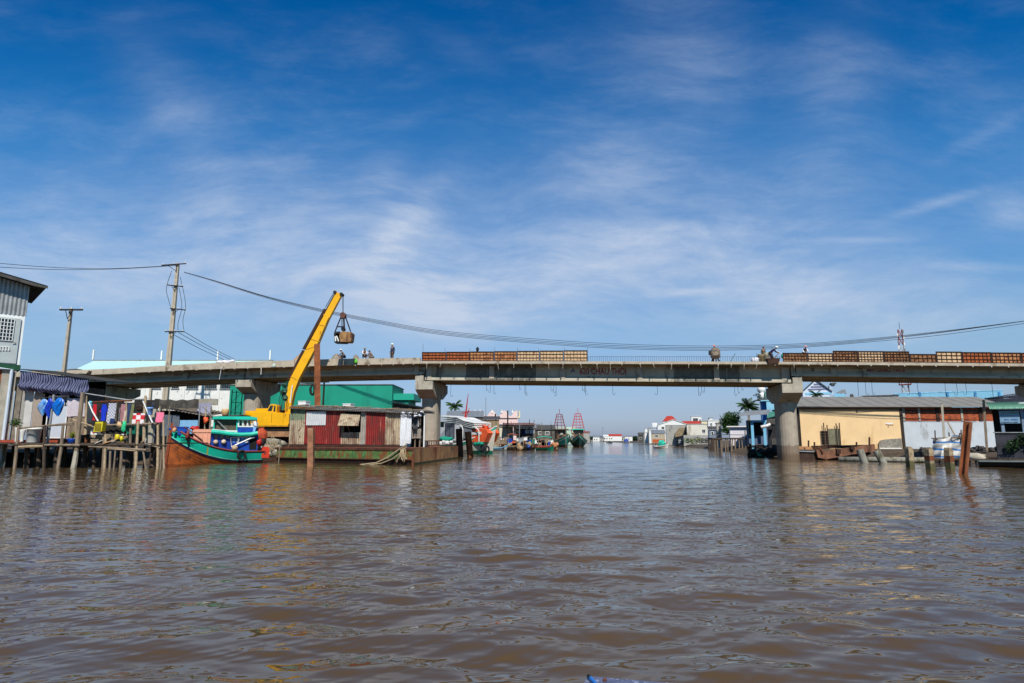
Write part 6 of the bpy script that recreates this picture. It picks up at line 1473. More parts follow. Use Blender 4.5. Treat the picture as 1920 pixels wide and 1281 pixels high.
t = house('shack', 'cluttered grey shack with blue tarpaulin behind the dark work boat', FA_(142, 985), (968, 803, 1004, 822), 5, TIN_D, 'shed', TIN, [(970,806,976,813),(990,806,996,813)], z0=None, rise=1.0); stilts(FA_(142, 985), t, 968, 1006, 9, 4.0, .2, WOOD_D, .14, 4)
mb = sheet(FA_(141, 980), *FA_(141, 980).rect(979, 808, 984, 815, -.1), -.1, .1, 2); single('tarpaulin', 'small deep blue tarpaulin hung on the grey shack', 'tarpaulin', mb, BLUE)
mb = sheet(FA_(140, 990), *FA_(140, 990).rect(985, 806, 1003, 813, -.2), -.2, .2, 4); single('tarpaulin', 'white tarpaulin draped on the grey shack front', 'tarpaulin', mb, SHEETW)
t = house('shack', 'dark open shack under grey roof behind the green work boat', FA_(148, 1025), (1004, 806, 1040, 824), 6, mat('wall_dkgrey', (88,84,78), .9, var=.35), 'gable_side', TIN_D, [(1009,809,1016,816),(1022,809,1030,816)], z0=None, rise=1.2); stilts(FA_(148, 1025), t, 1004, 1042, 8, 3.8, .2, WOOD_D, .14, 5)
house('hall', 'long low pale green hall behind the trawlers', FA_(240, 1050), (1010, 806, 1080, 828), 12, mat('pale_green', (176,196,176), .8, var=.06), 'gable_side', mat('pale_green', (176,196,176), .8), [(1015,812,1022,818),(1030,812,1038,818)], rise=1.2)
for i, (px_, tp, Y) in enumerate([(929,776,134),(952,770,134),(911,745,170),(996,793,150),(1012,800,150),(1033,790,200)]):
    fr = FA_(Y, px_); x, z = fr.px(px_, tp); mb = MB(fr); mb.tube([(x,0,.2),(x,0,z)], .17 if i < 2 else .09, 6)
    if i == 3: mb.bar((x-2.2,0,z),(x+.0,0,z),.12)
    single('pole', ('tall dark pole left of the rust roofed shed','taller dark pole through the rust roofed shed','thin antenna pole above the pink house','thin pole with crossbar above the grey shack','thin short pole beside the crossbar pole','thin pole left of the turquoise trawler')[i], 'pole', mb, STEEL_D if i < 2 else TIN, group='poles along the left bank')
palm('palm_tree', 'coconut palm with windswept crown right of the middle pier', FA_(150, 855), 853, 752, 790, 19, 22, 4)
# clutter on the left shore (crates, gear), each its own thing
rr = random.Random(31); FCB = FA_(131, 960)
for i in range(16):
    px_ = 928+i*7; x, z = FCB.px(px_, rr.uniform(820, 828), rr.uniform(0, 3)); mb = MB(FCB)
    c = rr.choice([('blue', BLUE), ('white', WHITE), ('rusty', RUST), ('orange', ORANGE_B), ('grey', TIN), ('brown', WOOD), ('green', TEAL_D)])
    y = rr.uniform(0, 1.5); mb.box(x-.5, x+.5, y, y+.7, 1.2, z); mb.box(x-.55, x+.55, y-.05, y+.75, z+.001, z+.1)
    single('crate', f'{c[0]} storage crate, {["1st","2nd","3rd"][i] if i < 3 else str(i+1)+"th"} from the left of the row behind the small boats', 'crate', mb, c[1], group='crates behind the small boats')
FCP = FA_(130, 960); dkp = root('shore_deck', 'dark plank landing stage behind the moored small boats', 'landing stage', tuple(FCP.w((4, 2, 0))))
x0, x1 = FCP.px(918, 825)[0], FCP.px(1045, 825)[0]; build('planking', MB(FCP).box(x0, x1, -.5, 5, 1.0, 1.18), WOOD_D, dkp); stilts(FCP, dkp, 918, 1045, 22, 1.0, -.3, WOOD_D, .12, 8)

# ================================================================ far shore closing the view
rr = random.Random(77)
FF = FA_(700, 1150)
spec = [(1112,1124,818,'w','g'),(1124,1133,820,'g','t'),(1131,1141,816,'w','f'),(1140,1166,816,'w','r'),(1164,1172,818,'g','t'),(1172,1186,817,'w','t'),(1184,1196,819,'g','t'),(1100,1112,821,'g','t')]
for i, (l, r, tp, wl, rf) in enumerate(spec):
    house('far_house', f'tiny {"white" if wl == "w" else "grey"} waterside house on the far shore, {cols_l[i]} counted from the left' if i != 3 else 'long white far shore house with red roof', FA_(690+12*i, l), (l, tp+2, r, 828), 14, WHITE if wl == 'w' else GREYW, 'gable_side', {'g': TIN, 't': TIN, 'f': WHITE, 'r': ROOFR}[rf], [(l+2, tp+5, l+4, tp+8, (0,0)), (l+6, tp+5, l+8, tp+8, (0,0))], rise=1.6 if rf != 'r' else 2.4, group='houses on the far shore')
x, z = FF.px(1130, 801); mb = MB(FF); mb.tube([(x,0,.5),(x,0,z)], .3, 6); mb.box(x-1.2, x+1.2, -.3, .3, z-.8, z-.3); single('antenna_mast', 'hair thin antenna mast on the far shore', 'mast', mb, TIN)
for i in range(26):
    px_ = 1100+i*4+rr.uniform(-1,1); fr = FA_(760, px_); mb = MB(fr)
    for k in range(5): leaf_cluster(mb, (rr.uniform(-3,3), rr.uniform(-2,2), rr.uniform(3,5)), 2.6, 46, 1.4, rr)
    t = root('far_tree', f'small dark tree on the far shore skyline, number {i+1} from the left', 'tree', tuple(fr.o), 'trees on the far shore'); build('crown', mb, LEAF[1], t); build('trunk', MB(fr).box(-.2,.2,-.2,.2,.3,3), WOOD_D, t)
def skiff(label, px, wl, length, hm, topm, tall=.8, person_=False):
    X_, Y_ = WG(px, wl); Y_ = min(Y_, 420); fr = FA_(Y_, px, 8); L = length
    t = root('skiff', label, 'boat', tuple(fr.o)); h = Hull(fr, L, 1.6, lambda u: .5+.5*u*u, .25, flare=.3, rake=.3, n=16); h.band('hull', 0, 3, hm, t, 0, rows=4); h.rail(WHITE, t, .06); h.deck(.2, WOOD, t)
    mb = MB(fr); mb.blobby((L*.55, 0, .3+tall*.6), (L*.28, .7, tall*.9), 12, 7, .22); build('cargo', mb, topm, t); return t
skiff('teal loaded skiff crossing the river on the right', 1226, 841, 3.4, WHITE, mat('tarp_teal', (40,180,156), .7, var=.3), 1.1)
skiff('blue covered boat far off in the middle of the river', 1167, 829.8, 5, WOOD_L, BLUE, 1.6)
skiff('tiny dark canoe far off left of the blue boat', 1137, 829.3, 4, BLACK, BLACK, .7)
def person(name, label, fr, x, y, z, s=1., yaw=0., pose='stand', shirt=None, pants=None, hat=None, skin=None, group=None):
    """one continuous skinned body; shirt, trousers and hat are its children. Forward is local +X turned by yaw."""
    skin = skin or mat('skin', (150,104,78), .6, var=.08)
    P = {'stand': dict(pel=(0,0,.95), wai=(0,0,1.12), che=(.02,0,1.32), nek=(.03,0,1.49), hea=(.05,0,1.60), top=(.05,0,1.72), hl=(0,.10,.92), kl=(.03,.11,.5), al=(0,.12,.08), tl=(.17,.13,.04), hr=(0,-.10,.92), kr=(.04,-.12,.5), ar=(-.02,-.13,.08), tr=(.15,-.15,.04),
                     sl=(.0,.19,1.42), el=(-.04,.27,1.14), wl=(.12,.22,.93), sr=(.0,-.19,1.42), er=(-.05,-.27,1.14), wr=(.1,-.23,.92)),
         'bend': dict(pel=(-.12,0,.92), wai=(0,0,1.07), che=(.16,0,1.20), nek=(.32,0,1.30), hea=(.41,0,1.36), top=(.48,0,1.46), hl=(-.12,.10,.9), kl=(.02,.13,.5), al=(-.12,.14,.08), tl=(.06,.15,.04), hr=(-.12,-.10,.9), kr=(.1,-.12,.5), ar=(.06,-.13,.08), tr=(.24,-.14,.04),
                     sl=(.24,.18,1.26), el=(.4,.2,1.02), wl=(.62,.1,.96), sr=(.24,-.18,1.26), er=(.36,-.22,1.0), wr=(.55,-.1,.9)),
         'crouch': dict(pel=(-.15,0,.38), wai=(-.08,0,.55), che=(.06,0,.74), nek=(.16,0,.88), hea=(.22,0,.97), top=(.25,0,1.09), hl=(-.15,.10,.36), kl=(.22,.17,.5), al=(.02,.15,.08), tl=(.2,.17,.04), hr=(-.15,-.10,.36), kr=(.24,-.16,.48), ar=(.04,-.14,.08), tr=(.22,-.16,.04),
                       sl=(.1,.19,.82), el=(.26,.24,.6), wl=(.44,.14,.5), sr=(.1,-.19,.82), er=(.28,-.23,.6), wr=(.46,-.1,.48))}[pose]
    t = root(name, label, 'person', tuple(fr.w((x, y, z))), group)
    A_ = R(yaw)
    def tf(p): return fr.w((x+s*(p[0]*math.cos(A_)-p[1]*math.sin(A_)), y+s*(p[0]*math.sin(A_)+p[1]*math.cos(A_)), z+s*p[2]))
    def skinmesh(nm, joints, edges, m, parent, sub=1, rootj=None):
        bm = bmesh.new(); lay = bm.verts.layers.skin.verify(); vs = {}
        for k, (p, r_) in joints.items():
            v = bm.verts.new(tf(p)-ORG[t.name]); v[lay].radius = (r_*s, r_*s); v[lay].use_root = (k == rootj); vs[k] = v
        for a, b in edges: bm.edges.new((vs[a], vs[b]))
        me_ = bpy.data.meshes.new(nm); bm.to_mesh(me_); bm.free(); me_.materials.append(m)
        o = bpy.data.objects.new(nm, me_); COL.objects.link(o); o.parent = parent
        sk_ = o.modifiers.new('skin', 'SKIN'); sk_.use_smooth_shade = True
        if sub: o.modifiers.new('sub', 'SUBSURF').levels = 1
        ORG[o.name] = ORG[t.name]; return o
    r0 = dict(pel=.12, wai=.11, che=.13, nek=.05, hea=.095, top=.07, hl=.085, kl=.055, al=.04, tl=.035, hr=.085, kr=.055, ar=.04, tr=.035, sl=.055, el=.042, wl=.028, sr=.055, er=.042, wr=.028)
    J = {k: (P[k], r0[k]) for k in P}
    E = [('pel','wai'),('wai','che'),('che','nek'),('nek','hea'),('hea','top'),('pel','hl'),('hl','kl'),('kl','al'),('al','tl'),('pel','hr'),('hr','kr'),('kr','ar'),('ar','tr'),('che','sl'),('sl','el'),('el','wl'),('che','sr'),('sr','er'),('er','wr')]
    # face: nose and chin; hands: palm, five fingers
    hd = Vector(P['hea']); J['nose'] = (tuple(hd+Vector((.11,0,0))), .016); E.append(('hea','nose'))
    for sd, w_, e_ in (('l','wl','el'),('r','wr','er')):
        d = (Vector(P[w_])-Vector(P[e_])).normalized(); c = Vector(P[w_])+d*.09; J['p'+sd] = (tuple(c), .034); E.append((w_, 'p'+sd)); sdv = d.cross(Vector((0,0,1))).normalized()
        for i in range(4):
            e1 = c+d*(.075+.012*(1-abs(i-1.5)))+sdv*(.022*(i-1.5)); J[f'f{sd}{i}'] = (tuple(e1), .009); E.append(('p'+sd, f'f{sd}{i}'))
        J['t'+sd] = (tuple(c+d*.02+Vector((0,0,.05))), .011); E.append(('p'+sd, 't'+sd))
    body = skinmesh('body', J, E, skin, t, 1, 'pel')
    g = .018
    js = {k: (P[k], r0[k]+g*(1.6 if k in ('wai','che') else 1)) for k in ('pel','wai','che','sl','el','sr','er')}
    js['wl'] = (tuple(Vector(P['el']).lerp(Vector(P['wl']), .85)), .05); js['wr'] = (tuple(Vector(P['er']).lerp(Vector(P['wr']), .85)), .05)
    skinmesh('shirt', js, [('pel','wai'),('wai','che'),('che','sl'),('sl','el'),('el','wl'),('che','sr'),('sr','er'),('er','wr')], shirt, t, 1, 'wai')
    jp = {k: (P[k], r0[k]+g*1.3) for k in ('pel','hl','kl','hr','kr')}; jp['al'] = (P['al'], .065); jp['ar'] = (P['ar'], .065)
    skinmesh('trousers', jp, [('pel','hl'),('hl','kl'),('kl','al'),('pel','hr'),('hr','kr'),('kr','ar')], pants, t, 1, 'pel')
    # features and hat
    up = (Vector(P['top'])-Vector(P['hea'])).normalized()
    for sd in (-1, 1):
        mb = MB(); c = tf(hd+Vector((.088, .032*sd, .022))); mb.blobby(tuple(c), .012*s, 6, 4, 0); build('eye', mb, BLACK, t)
    if hat:
        mb = MB(); c = tf(Vector(P['top'])+up*.0); mb.lathe(tuple(c-Vector((0,0,.03*s))), [(.17*s,0),(.16*s,.012*s),(.115*s,.03*s),(.105*s,.09*s),(.06*s,.12*s),(.01*s,.125*s)], 14); build('hat', mb, hat, t, smooth=True)
    else:
        mb = MB(); c = tf(Vector(P['hea'])+Vector((-.02,0,.05))); mb.blobby(tuple(c), (.105*s,.1*s,.09*s), 9, 6, .06); build('hair', mb, BLACK, t, smooth=True)
    return t

# ================================================================ right bank, far to near
FA = FA_(330, 1215)
house('shed', 'small dark stilt shed at the far left end of the right bank', FA, (1197, 816, 1208, 830), 8, TIN_D, 'gable_side', TIN_D, [(1199,820,1203,824,(0,0))], rise=1.4)
house('shed', 'grey block with square tower on the right bank, beside the dark stilt shed', FA_(315, 1215), (1207, 812, 1217, 831), 8, GREYW, 'flat', TIN_D, [(1209,817,1213,821,(0,0))])
t = house('shed', 'pale tan waterside shed with sloping roof and rusty orange fence', FA_(240, 1235), (1222, 813, 1247, 824), 8, mat('tan_pale', (176,164,140), .85, var=.12), 'shed', TIN, [(1228,815,1234,820)], rise=1.5)
fr = FA_(239, 1235); x0, x1, z0, z1 = fr.rect(1223.5, 824, 1247, 830, -.4); build('fence', MB(fr).box(x0, x1, -.5, -.4, z0, z1), mat('fence_orange', (186,86,44), .8, var=.3), t); stilts(fr, t, 1222, 1248, 7, z0, -.4, WOOD_D, .2, 2)
house('white_house', 'white low block above the tan shed', FA_(290, 1225), (1217, 806, 1240, 824), 9, WHITE, 'flat', WHITE, [(1221,811,1226,815),(1230,811,1235,815)])
fr = FA_(270, 1228); x0, x1, z0, z1 = fr.rect(1223, 793, 1232, 801); sg = root('billboard', 'blank white billboard on thin legs above the right bank', 'billboard', tuple(fr.w((x0, 0, 1)))); build('board', MB(fr).box(x0, x1, 0, .3, z0, z1), WHITE, sg)
for x in (x0+.2, x1-.2): build('leg', MB(fr).box(x-.1, x+.1, .05, .25, .8, z0), TIN, sg)
cbx = house('concrete_house', 'bare grey concrete block house at the water edge', FA_(200, 1260), (1249, 798, 1291, 834), 7, GREYW, 'flat', GREYW, [], over=.05)
fr = FA_(200, 1260); q = [fr.px(*p, -1.8) for p in [(1266,812),(1274,802),(1291,802),(1293,808),(1284,810),(1283,816),(1266,820)]]
build('canopy', MB(fr).prism(q, -2.6, -.02), mat('canopy_dun', (140,124,98), .85, var=.3), cbx)
mb = MB(fr)
for i in range(16): 
    a = P3(fr, rr.uniform(1272,1292), rr.uniform(812,826), -1.5); b = P3(fr, rr.uniform(1272,1292), rr.uniform(822,834), -1.5); mb.tube([a, b], .1, 4)
single("scrap_heap", 'tangle of grey pipes and frames below the dun canopy', 'scrap', mb, TIN_W)
house('white_hall', 'long white hall with broad white gable roof on the right bank', FA_(260, 1262), (1234, 797, 1292, 826), 14, WHITE, 'gable', WHITE, [(1240,800,1246,805),(1252,800,1258,805)], rise=2.2)
house('red_roof_house', 'house with tall square red roof above the white gable hall', FA_(300, 1256), (1244, 790, 1270, 826), 10, WHITE, 'hip', ROOFR, [(1247,791.5,1251,795)], rise=2.7)
house('red_roof_house', 'house with long low red roof below the white tower block', FA_(290, 1298), (1281, 796, 1315, 826), 10, WHITE, 'gable_side', ROOFR, [(1288,799,1293,803)], rise=1.7)
house('tower_block', 'white rooftop tower block with shuttered window', FA_(320, 1306), (1297, 781, 1316, 826), 10, WHITE, 'flat', WHITE, [(1299,784,1309,791,(4,0)),(1311,786,1314,792,(0,0))])
t = house('wall_house', 'long pale stained wall above the planted river bank', FA_(190, 1305), (1288, 796, 1332, 814), 8, mat('stained_pale', (208,202,188), .85, var=.1, dirt=[((150,140,120), .56, .7, .6, .3)]), 'flat', GREYW, [(1316,805,1323,812)], over=.1)
fr = FA_(185, 1305); x0, x1, z0, z1 = fr.rect(1282, 816, 1330, 832); build('lower_wall', MB(fr).box(x0, x1, 0, 4, .2, z1), GREYW, t)
FB2 = FA_(178, 1308)
for i in range(9):
    px_ = 1286+5.2*i; x, z = FB2.px(px_, rr.uniform(824, 829)); mb = MB(FB2); leaf_cluster(mb, (x, rr.uniform(-.5,.5), z), 1.0, 110, .38, rr)
    single('shrub', f'low green shrub in the planted strip, {cols_l[i]} from its left end', 'shrub', mb, LEAF[i % 3], group='shrubs on the right bank')
tt = house('white_house', 'white upper storey house with dark side wall left of the palm', FA_(140, 1340), (1328, 789, 1352, 812), 7, WHITE, 'flat', WHITE, [(1331,793,1336,799),(1342,793,1347,799)], over=.1)
fr = FA_(132, 1338); t = house('shack', 'blue grey tin hut on black stilts below the white upper storey', fr, (1330, 806, 1346, 824), 5, mat('tin_bluegrey', (118,130,146), .6, var=.15), 'shed', TIN_D, [(1333,809,1338,816,(0,0))], z0=None, rise=.8); stilts(fr, t, 1328, 1348, 5, 2.2, .3, WOOD_D, .3, 1)
fr = FA_(118, 1350); t = house('column_house', 'narrow concrete column house beside the green tree', fr, (1344, 794, 1353, 832), 4, GREYW, 'flat', GREYW, [(1346,798,1350,805,(0,0))], over=.1)
# jetty
FJ = FY(103, 1368); jt = root('jetty', 'narrow dark jetty on thin stilts below the white walled hut', 'jetty', tuple(FJ.w((0, 0, 0)))); x0, x1, z0, z1 = FJ.rect(1334, 821, 1404, 824)
build('deck', MB(FJ).box(x0, x1, -.4, 2, z0, z1), WOOD_D, jt); stilts(FJ, jt, 1336, 1404, 18, z0, -.2, WOOD, .09, 6)
mb = MB(FJ); mb.tube([(x0,-.3,z1+.5),(x1,-.3,z1+.45)], .05, 5); build('rail', mb, WOOD_D, jt)
FH2 = FA_(106, 1384); t = house('hut', 'white walled hut with flat white roof beside the blue hut', FH2, (1369, 801, 1401, 832), 5, mat('white_lilac', (214,210,216), .8, var=.04), 'flat', WHITE, [], over=.5, z0=.9)
t2 = t; stilts(FH2, t, 1369, 1401, 8, 1.2, .2, CONC, .2, 7)
x0, x1, z0, z1 = FH2.rect(1396.5, 803, 1399, 830, -.1); build('door', MB(FH2).box(x0, x1, -.08, -.004, z0, z1), TIN, t)
# tree and palm
FTR = FA_(112, 1370); tr_ = root('broadleaf_tree', 'dense green broadleaf tree between the white house and palm', 'tree', tuple(FTR.w((FTR.px(1368, 820)[0], 3, .7))))
x, z = FTR.px(1368, 795, 3); mb = MB(FTR); mb.tube([(x,3,.6),(x+.1,3,z-1.5),(x-.3,3,z)], [.25,.18,.08], 7)
for i in range(6): mb.tube([(x,3,z-1.4),(x+rr.uniform(-1.8,1.8),3+rr.uniform(-1,1),z+rr.uniform(-.3,1.8))], [.1,.03], 5)
build('trunk', mb, WOOD_D, tr_)
for k, m in enumerate(LEAF[:2]+[LEAF[0]]):
    mb = MB(FTR)
    for i in range(13):
        cx, cz = FTR.px(rr.uniform(1356, 1383), rr.uniform(778, 812), 3); leaf_cluster(mb, (cx, 3+rr.uniform(-1.3,1.3), cz), rr.uniform(.5, .95), 150, .3, rr)
    build('crown', mb, m, tr_)
palm('palm_tree', 'coconut palm with spreading fronds behind the blue hut', FA_(110, 1403), 1402, 750, 800, 27, 24, 9)
palm('palm_tree', 'small palm crown showing above the yellow warehouse roof', FA_(99, 1530), 1530, 732, 752, 17, 18, 12)
# blue hut and its neighbours, left of the right pier
FBH = FA_(84, 1420); bh = root('blue_hut', 'blue framed waterside hut with grey awning roof', 'hut', tuple(FBH.w((FBH.px(1420, 830)[0], 2, 0))))
x0, x1, z0, z1 = FBH.rect(1401, 788, 1440, 833, 1.5); build('wall', MB(FBH).box(x0, x1, 1.5, 5, z0, z1), mat('blue_slate', (88,102,128), .8, var=.15), bh)
mb = MB(FBH); a, b, c, d = P3(FBH,1384,780,-1.2), P3(FBH,1440,777,-1.2), P3(FBH,1396,771,2.5), P3(FBH,1446,768,2.5); mb.corr(a, b, c, d, 16, .06); build('roof', mb, TIN, bh)
PB = mat('post_blue', (120,186,220), .6, var=.05)
for px_ in (1411, 1434): x, _ = FBH.px(px_, 810, 0); _, z = FBH.px(px_, 790, 0); build('post', MB(FBH).box(x-.17, x+.17, -.05, .2, .6, z), PB, bh)
x0, x1, z0, z1 = FBH.rect(1409, 788, 1441, 792, 0); build('lintel', MB(FBH).box(x0, x1, -.052, .202, z0+.001, z1), PB, bh)
x0, x1, z0, z1 = FBH.rect(1413, 792, 1430, 817, 1.45); build('opening', MB(FBH).box(x0, x1, 1.42, 1.49, z0, z1), DARK, bh)
x0, x1, z0, z1 = FBH.rect(1403, 790, 1408, 817, 1.4); window(FBH, (x0, x1, z0, z1), 1.49, bh, mat('frame_green', (150,190,170), .6), DARK, (0, 0))
stilts(FBH, bh, 1402, 1442, 8, 1.2, .3, WOOD_D, .22, 3); build('floor', MB(FBH).box(FBH.px(1401,830)[0], FBH.px(1442,830)[0], -.2, 5, 1.15, 1.3), WOOD_D, bh)
FBB = FA_(96, 1445); bb = root('blue_house', 'tall sky blue house with its shaded side in darker blue behind the pier', 'house', tuple(FBB.w((FBB.px(1445, 825)[0], 3, .7))))
x0, x1, z0, z1 = FBB.rect(1439, 752, 1466, 825); build('wall', MB(FBB).box(x0, x1+3, 0, 7, .7, z1), SKYB, bb)
xa, _, _, _ = FBB.rect(1430, 752, 1439, 825); build('side_wall', MB(FBB).box(xa, x0-.002, 1.2, 7, .7, z1-.02), mat('blue_shaded', (52,122,190), .6, var=.06), bb)  # shade on the left face put into the colour as a darker blue
build('parapet', MB(FBB).box(xa-.1, x1+3.1, -.1, 7.1, z1+.001, z1+.18), SKYB, bb)
x0, x1, z0, z1 = FBB.rect(1420, 747, 1440, 750, 1); build('balcony', MB(FBB).box(x0, x1, 1, 4, z0, z1), TIN_D, bb)
x0, x1, z0, z1 = FBB.rect(1434, 735, 1448, 751, 1.2); build('glass_house', MB(FBB).box(x0, x1, 1.2, 3.5, z0, z1), mat('glass_green', (92,128,118), .3, var=.3), bb)
mb = MB(FBB); c = P3(FBB, 1428.5, 748, 1.6); R_ = .9; mb.lathe((c[0],1.8,c[2]), [(.5,0),(.5,.9),(.3,1.0),(.55,1.15),(.62,1.6),(.4,1.95),(.05,2.05)], 12); single('water_tank', 'white water tank on the blue house balcony under the bridge', 'tank', mb, WHITE, True)
mb = MB(FBB); c = P3(FBB, 1424, 742, 1.6); leaf_cluster(mb, (c[0], 1.7, c[2]), .7, 120, .3, rr); single('balcony_plant', 'dark leafy plant beside the white water tank', 'plant', mb, LEAF[1])
FDH = FA_(76, 1452); dh = root('dark_hut', 'dark patched hut with green roof edge beside the right pier', 'hut', tuple(FDH.w((FDH.px(1452, 830)[0], 2, 0))))
x0, x1, z0, z1 = FDH.rect(1441, 783, 1466, 836, .8); build('wall', MB(FDH).box(x0, x1+1.5, .8, 4.5, .7, z1), mat('hut_dark', (46,44,48), .9, var=.4), dh)
mb = MB(FDH); a, b = P3(FDH, 1437, 784, -.2), P3(FDH, 1468, 778, -.2); mb.corr(a, b, (a[0]+.5, 4, a[2]+.9), (b[0]+1.5, 4, b[2]+.9), 9, .05); build('roof', mb, mat('roof_green', (70,128,112), .6, var=.15), dh)
mb = MB(FDH); a, b = P3(FDH, 1439, 785, -.3), P3(FDH, 1458, 785, -.3); c, d = P3(FDH, 1436, 795, -1.2), P3(FDH, 1455, 796, -1.2); mb.corr(a, b, c, d, 7, .04); build('awning', mb, TIN_D, dh)
mb = MB(FDH); mb.tube([P3(FDH,1427,801,-1.3), P3(FDH,1437,799,-1.3), P3(FDH,1444,796,-1.2)], .2, 8); build('duct', mb, TIN_W, dh)
x0, x1, z0, z1 = FDH.rect(1447, 822, 1458, 834, .7); build('panel', MB(FDH).box(x0, x1, .7, .79, z0, z1), TIN_D, dh)
x0, x1, z0, z1 = FDH.rect(1418, 845, 1430, 855, -.5); mb = MB(FDH); mb.prism([(x0+.1,z0),(x1-.1,z0),(x1,z1),(x0,z1)], -.5, .2); single('basin', 'teal plastic basin below the dark hut by the water', 'basin', mb, TEAL_D)
mb = MB(FDH)
for i in range(26):
    a = FDH.px(rr.uniform(1408, 1466), 850, 0)[0]; y = rr.uniform(-.5, 1.5); mb2 = MB(FDH); mb2.blobby((a, y, rr.uniform(.1, .9)), (rr.uniform(.3,.6), .4, rr.uniform(.25,.5)), 7, 5, .35)
    mb.v += mb2.v; mb.f += [tuple(q+len(mb.v)-len(mb2.v) for q in f) for f in mb2.f]; mb.m += mb2.m
build('rubble', mb, mat('rubble_dark', (52,46,42), .95, var=.4), None, kind='stuff')
mb = MB(FA_(70, 1400)); f_ = mb.fr; mb.tube([P3(f_,1404,858), P3(f_,1405,842), P3(f_,1407,832)], .12, 6); single('stake', 'short black stake in the water left of the right pier', 'stake', mb, BLACK)

# more of the crowded skyline on both banks
for i, (l, t_0, r_0, Y, m, rf, lab) in enumerate([(1196,819,1201,350,GREYW,'flat','tiny grey hut at the extreme left of the right bank'),(1209,807,1215,300,WHITE,'gable','slim white gabled house behind the grey block'),(1216,803,1222,310,GREYW,'flat','grey tower house left of the billboard'),
        (1272,792,1281,300,GREYW,'flat','grey rooftop box between the two red roofs'),(1316,790,1328,200,CREAMW,'flat','cream flat roofed house left of the white upper storey'),(1331,784,1337,170,WHITE,'flat','thin white stair head above the white upper storey')]):
    house('town_house', lab, FA_(Y, l), (l, t_0, r_0, 828), 8, m, rf, TIN, [(l+1.5, t_0+3, l+3.5, t_0+6, (0,0))], rise=1.2, over=.1)
for i, (l, t_0, r_0, Y, m) in enumerate([(886,777,905,175,mat('tan_wall', (140,122,96), .9)),(1000,801,1012,190,WHITE),(1012,803,1030,200,GREYW),(1066,812,1072,260,WHITE),(1094,812,1106,380,GREYW)]):
    house('town_house', ('tan roof block behind the white boat mast','white block behind the dark open shack','grey block beside the thin antenna poles','white sliver house between the two trawlers','low grey house right of the bright red mast')[i], FA_(Y, l), (l, t_0, r_0, 828), 8, m, 'gable_side', TIN if i % 2 else mat('roof_rustbrown', (126,84,74), .8), [(l+2, t_0+3, l+4, t_0+6, (0,0))], rise=1.1, over=.2)
rr = random.Random(88)
for i in range(12):
    px_ = 905+i*14+rr.uniform(-4,4); fr = FA_(132+rr.uniform(0,8), px_); x, z = fr.px(px_, rr.uniform(786, 806)); mb = MB(fr); mb.tube([(x,0,.5),(x+rr.uniform(-.3,.3),0,z)], .07, 5)
    if i % 3 == 0: mb.bar((x-.8,0,z-1.2),(x+.8,0,z-1.0),.08)
    single('boat_pole', f'thin mooring pole above the small boats, {cols_l[i] if i < 10 else str(i+1)+"th"} from the left', 'pole', mb, rr.choice([WOOD, STEEL_D, TIN]), group='mooring poles above the small boats')
for i in range(14):
    px_ = 1200+i*10+rr.uniform(-4,4); Y = 150+900/(i+2); fr = FA_(Y, px_); x, z = fr.px(px_, rr.uniform(826, 830)); mb = MB(fr)
    if i % 2: leaf_cluster(mb, (x, 0, 1.6), 1.3, 90, .5, rr); single('shrub', f'waterside green bush on the far right bank, {i//2+1} from the left', 'shrub', mb, LEAF[i % 2], group='bushes on the far right bank')
    else: mb.box(x-.8, x+.8, 0, .8, .6, 2.2); mb.prism([(x-1,2.2),(x+1,2.2),(x,2.7)], -.1, .9); single('hut', f'little store hut on the far right bank, {i//2+1} from the left', 'hut', mb, rr.choice([TIN_D, WHITE, RUST, SKYB]), group='store huts on the far right bank')

# ================================================================ yellow warehouse row
FYW = FY(86, 1600); yw = root('yellow_warehouse', 'long yellow ochre warehouse with low grey roof', 'warehouse', tuple(FYW.w((FYW.px(1590, 830)[0], 4, .7))))
OCH = mat('ochre_render', (228,194,146), .85, var=.05, scale=.6, bump=.1, dirt=[((186,142,90), .56, .72, .5, .3), ((120,92,64), .72, .8, 2.0, .3)])
x0, x1 = FYW.px(1501, 800)[0], FYW.px(1690, 800)[0]; ze = FYW.px(1600, 763)[1]
build('wall', MB(FYW).box(x0, x1, 0, 9, .4, ze), OCH, yw)
xr_ = FYW.px(1871, 800)[0]; zrg = FYW.px(1700, 745.5, 6)[1]
mb = MB(FYW); xl_, xq = FYW.px(1494, 763, -.6)[0], xr_+1.5
mb.add([(xl_,-.6,ze-.05),(xq,-.6,ze-.05),(xq+.5,6,zrg),(FYW.px(1502,746,6)[0],6,zrg),(xl_,-.6,ze+.06),(xq,-.6,ze+.06),(xq+.5,6,zrg+.1),(FYW.px(1502,746,6)[0],6,zrg+.1)], [(0,3,2,1),(4,5,6,7),(0,1,5,4),(1,2,6,5),(2,3,7,6),(3,0,4,7)])
mb.add([(xl_,13,ze),(xq,13,ze),(xq+.5,6,zrg+.1),(FYW.px(1502,746,6)[0],6,zrg+.1)], [(3,2,1,0)])
build('roof', mb, mat('roof_sheet_grey', (128,124,118), .8, var=.12, scale=1, dirt=[((100,94,86), .6, .75, 1, 1)]), yw)
mb = MB(FYW); k = xl_+1.2
while k < xq: mb.bar((k,-.6,ze+.07), (k+.35,6,zrg+.11), .035); k += 1.9
build('roof_seam', mb, mat('seam_grey', (100,96,90), .8), yw).__setitem__('kind', 'stuff')
build('eave_board', MB(FYW).box(xl_+.3, x1, -.3, -.2, ze-.35, ze-.06), mat('eave_brown', (120,84,56), .8, var=.3), yw)
x0_, x1_, z0, z1 = FYW.rect(1493, 770, 1501, 836, .3); build('side_post', MB(FYW).box(x0_, x0-.002, .3, 8, .4, ze-.1), mat('post_brown', (50,40,34), .9, var=.3), yw)
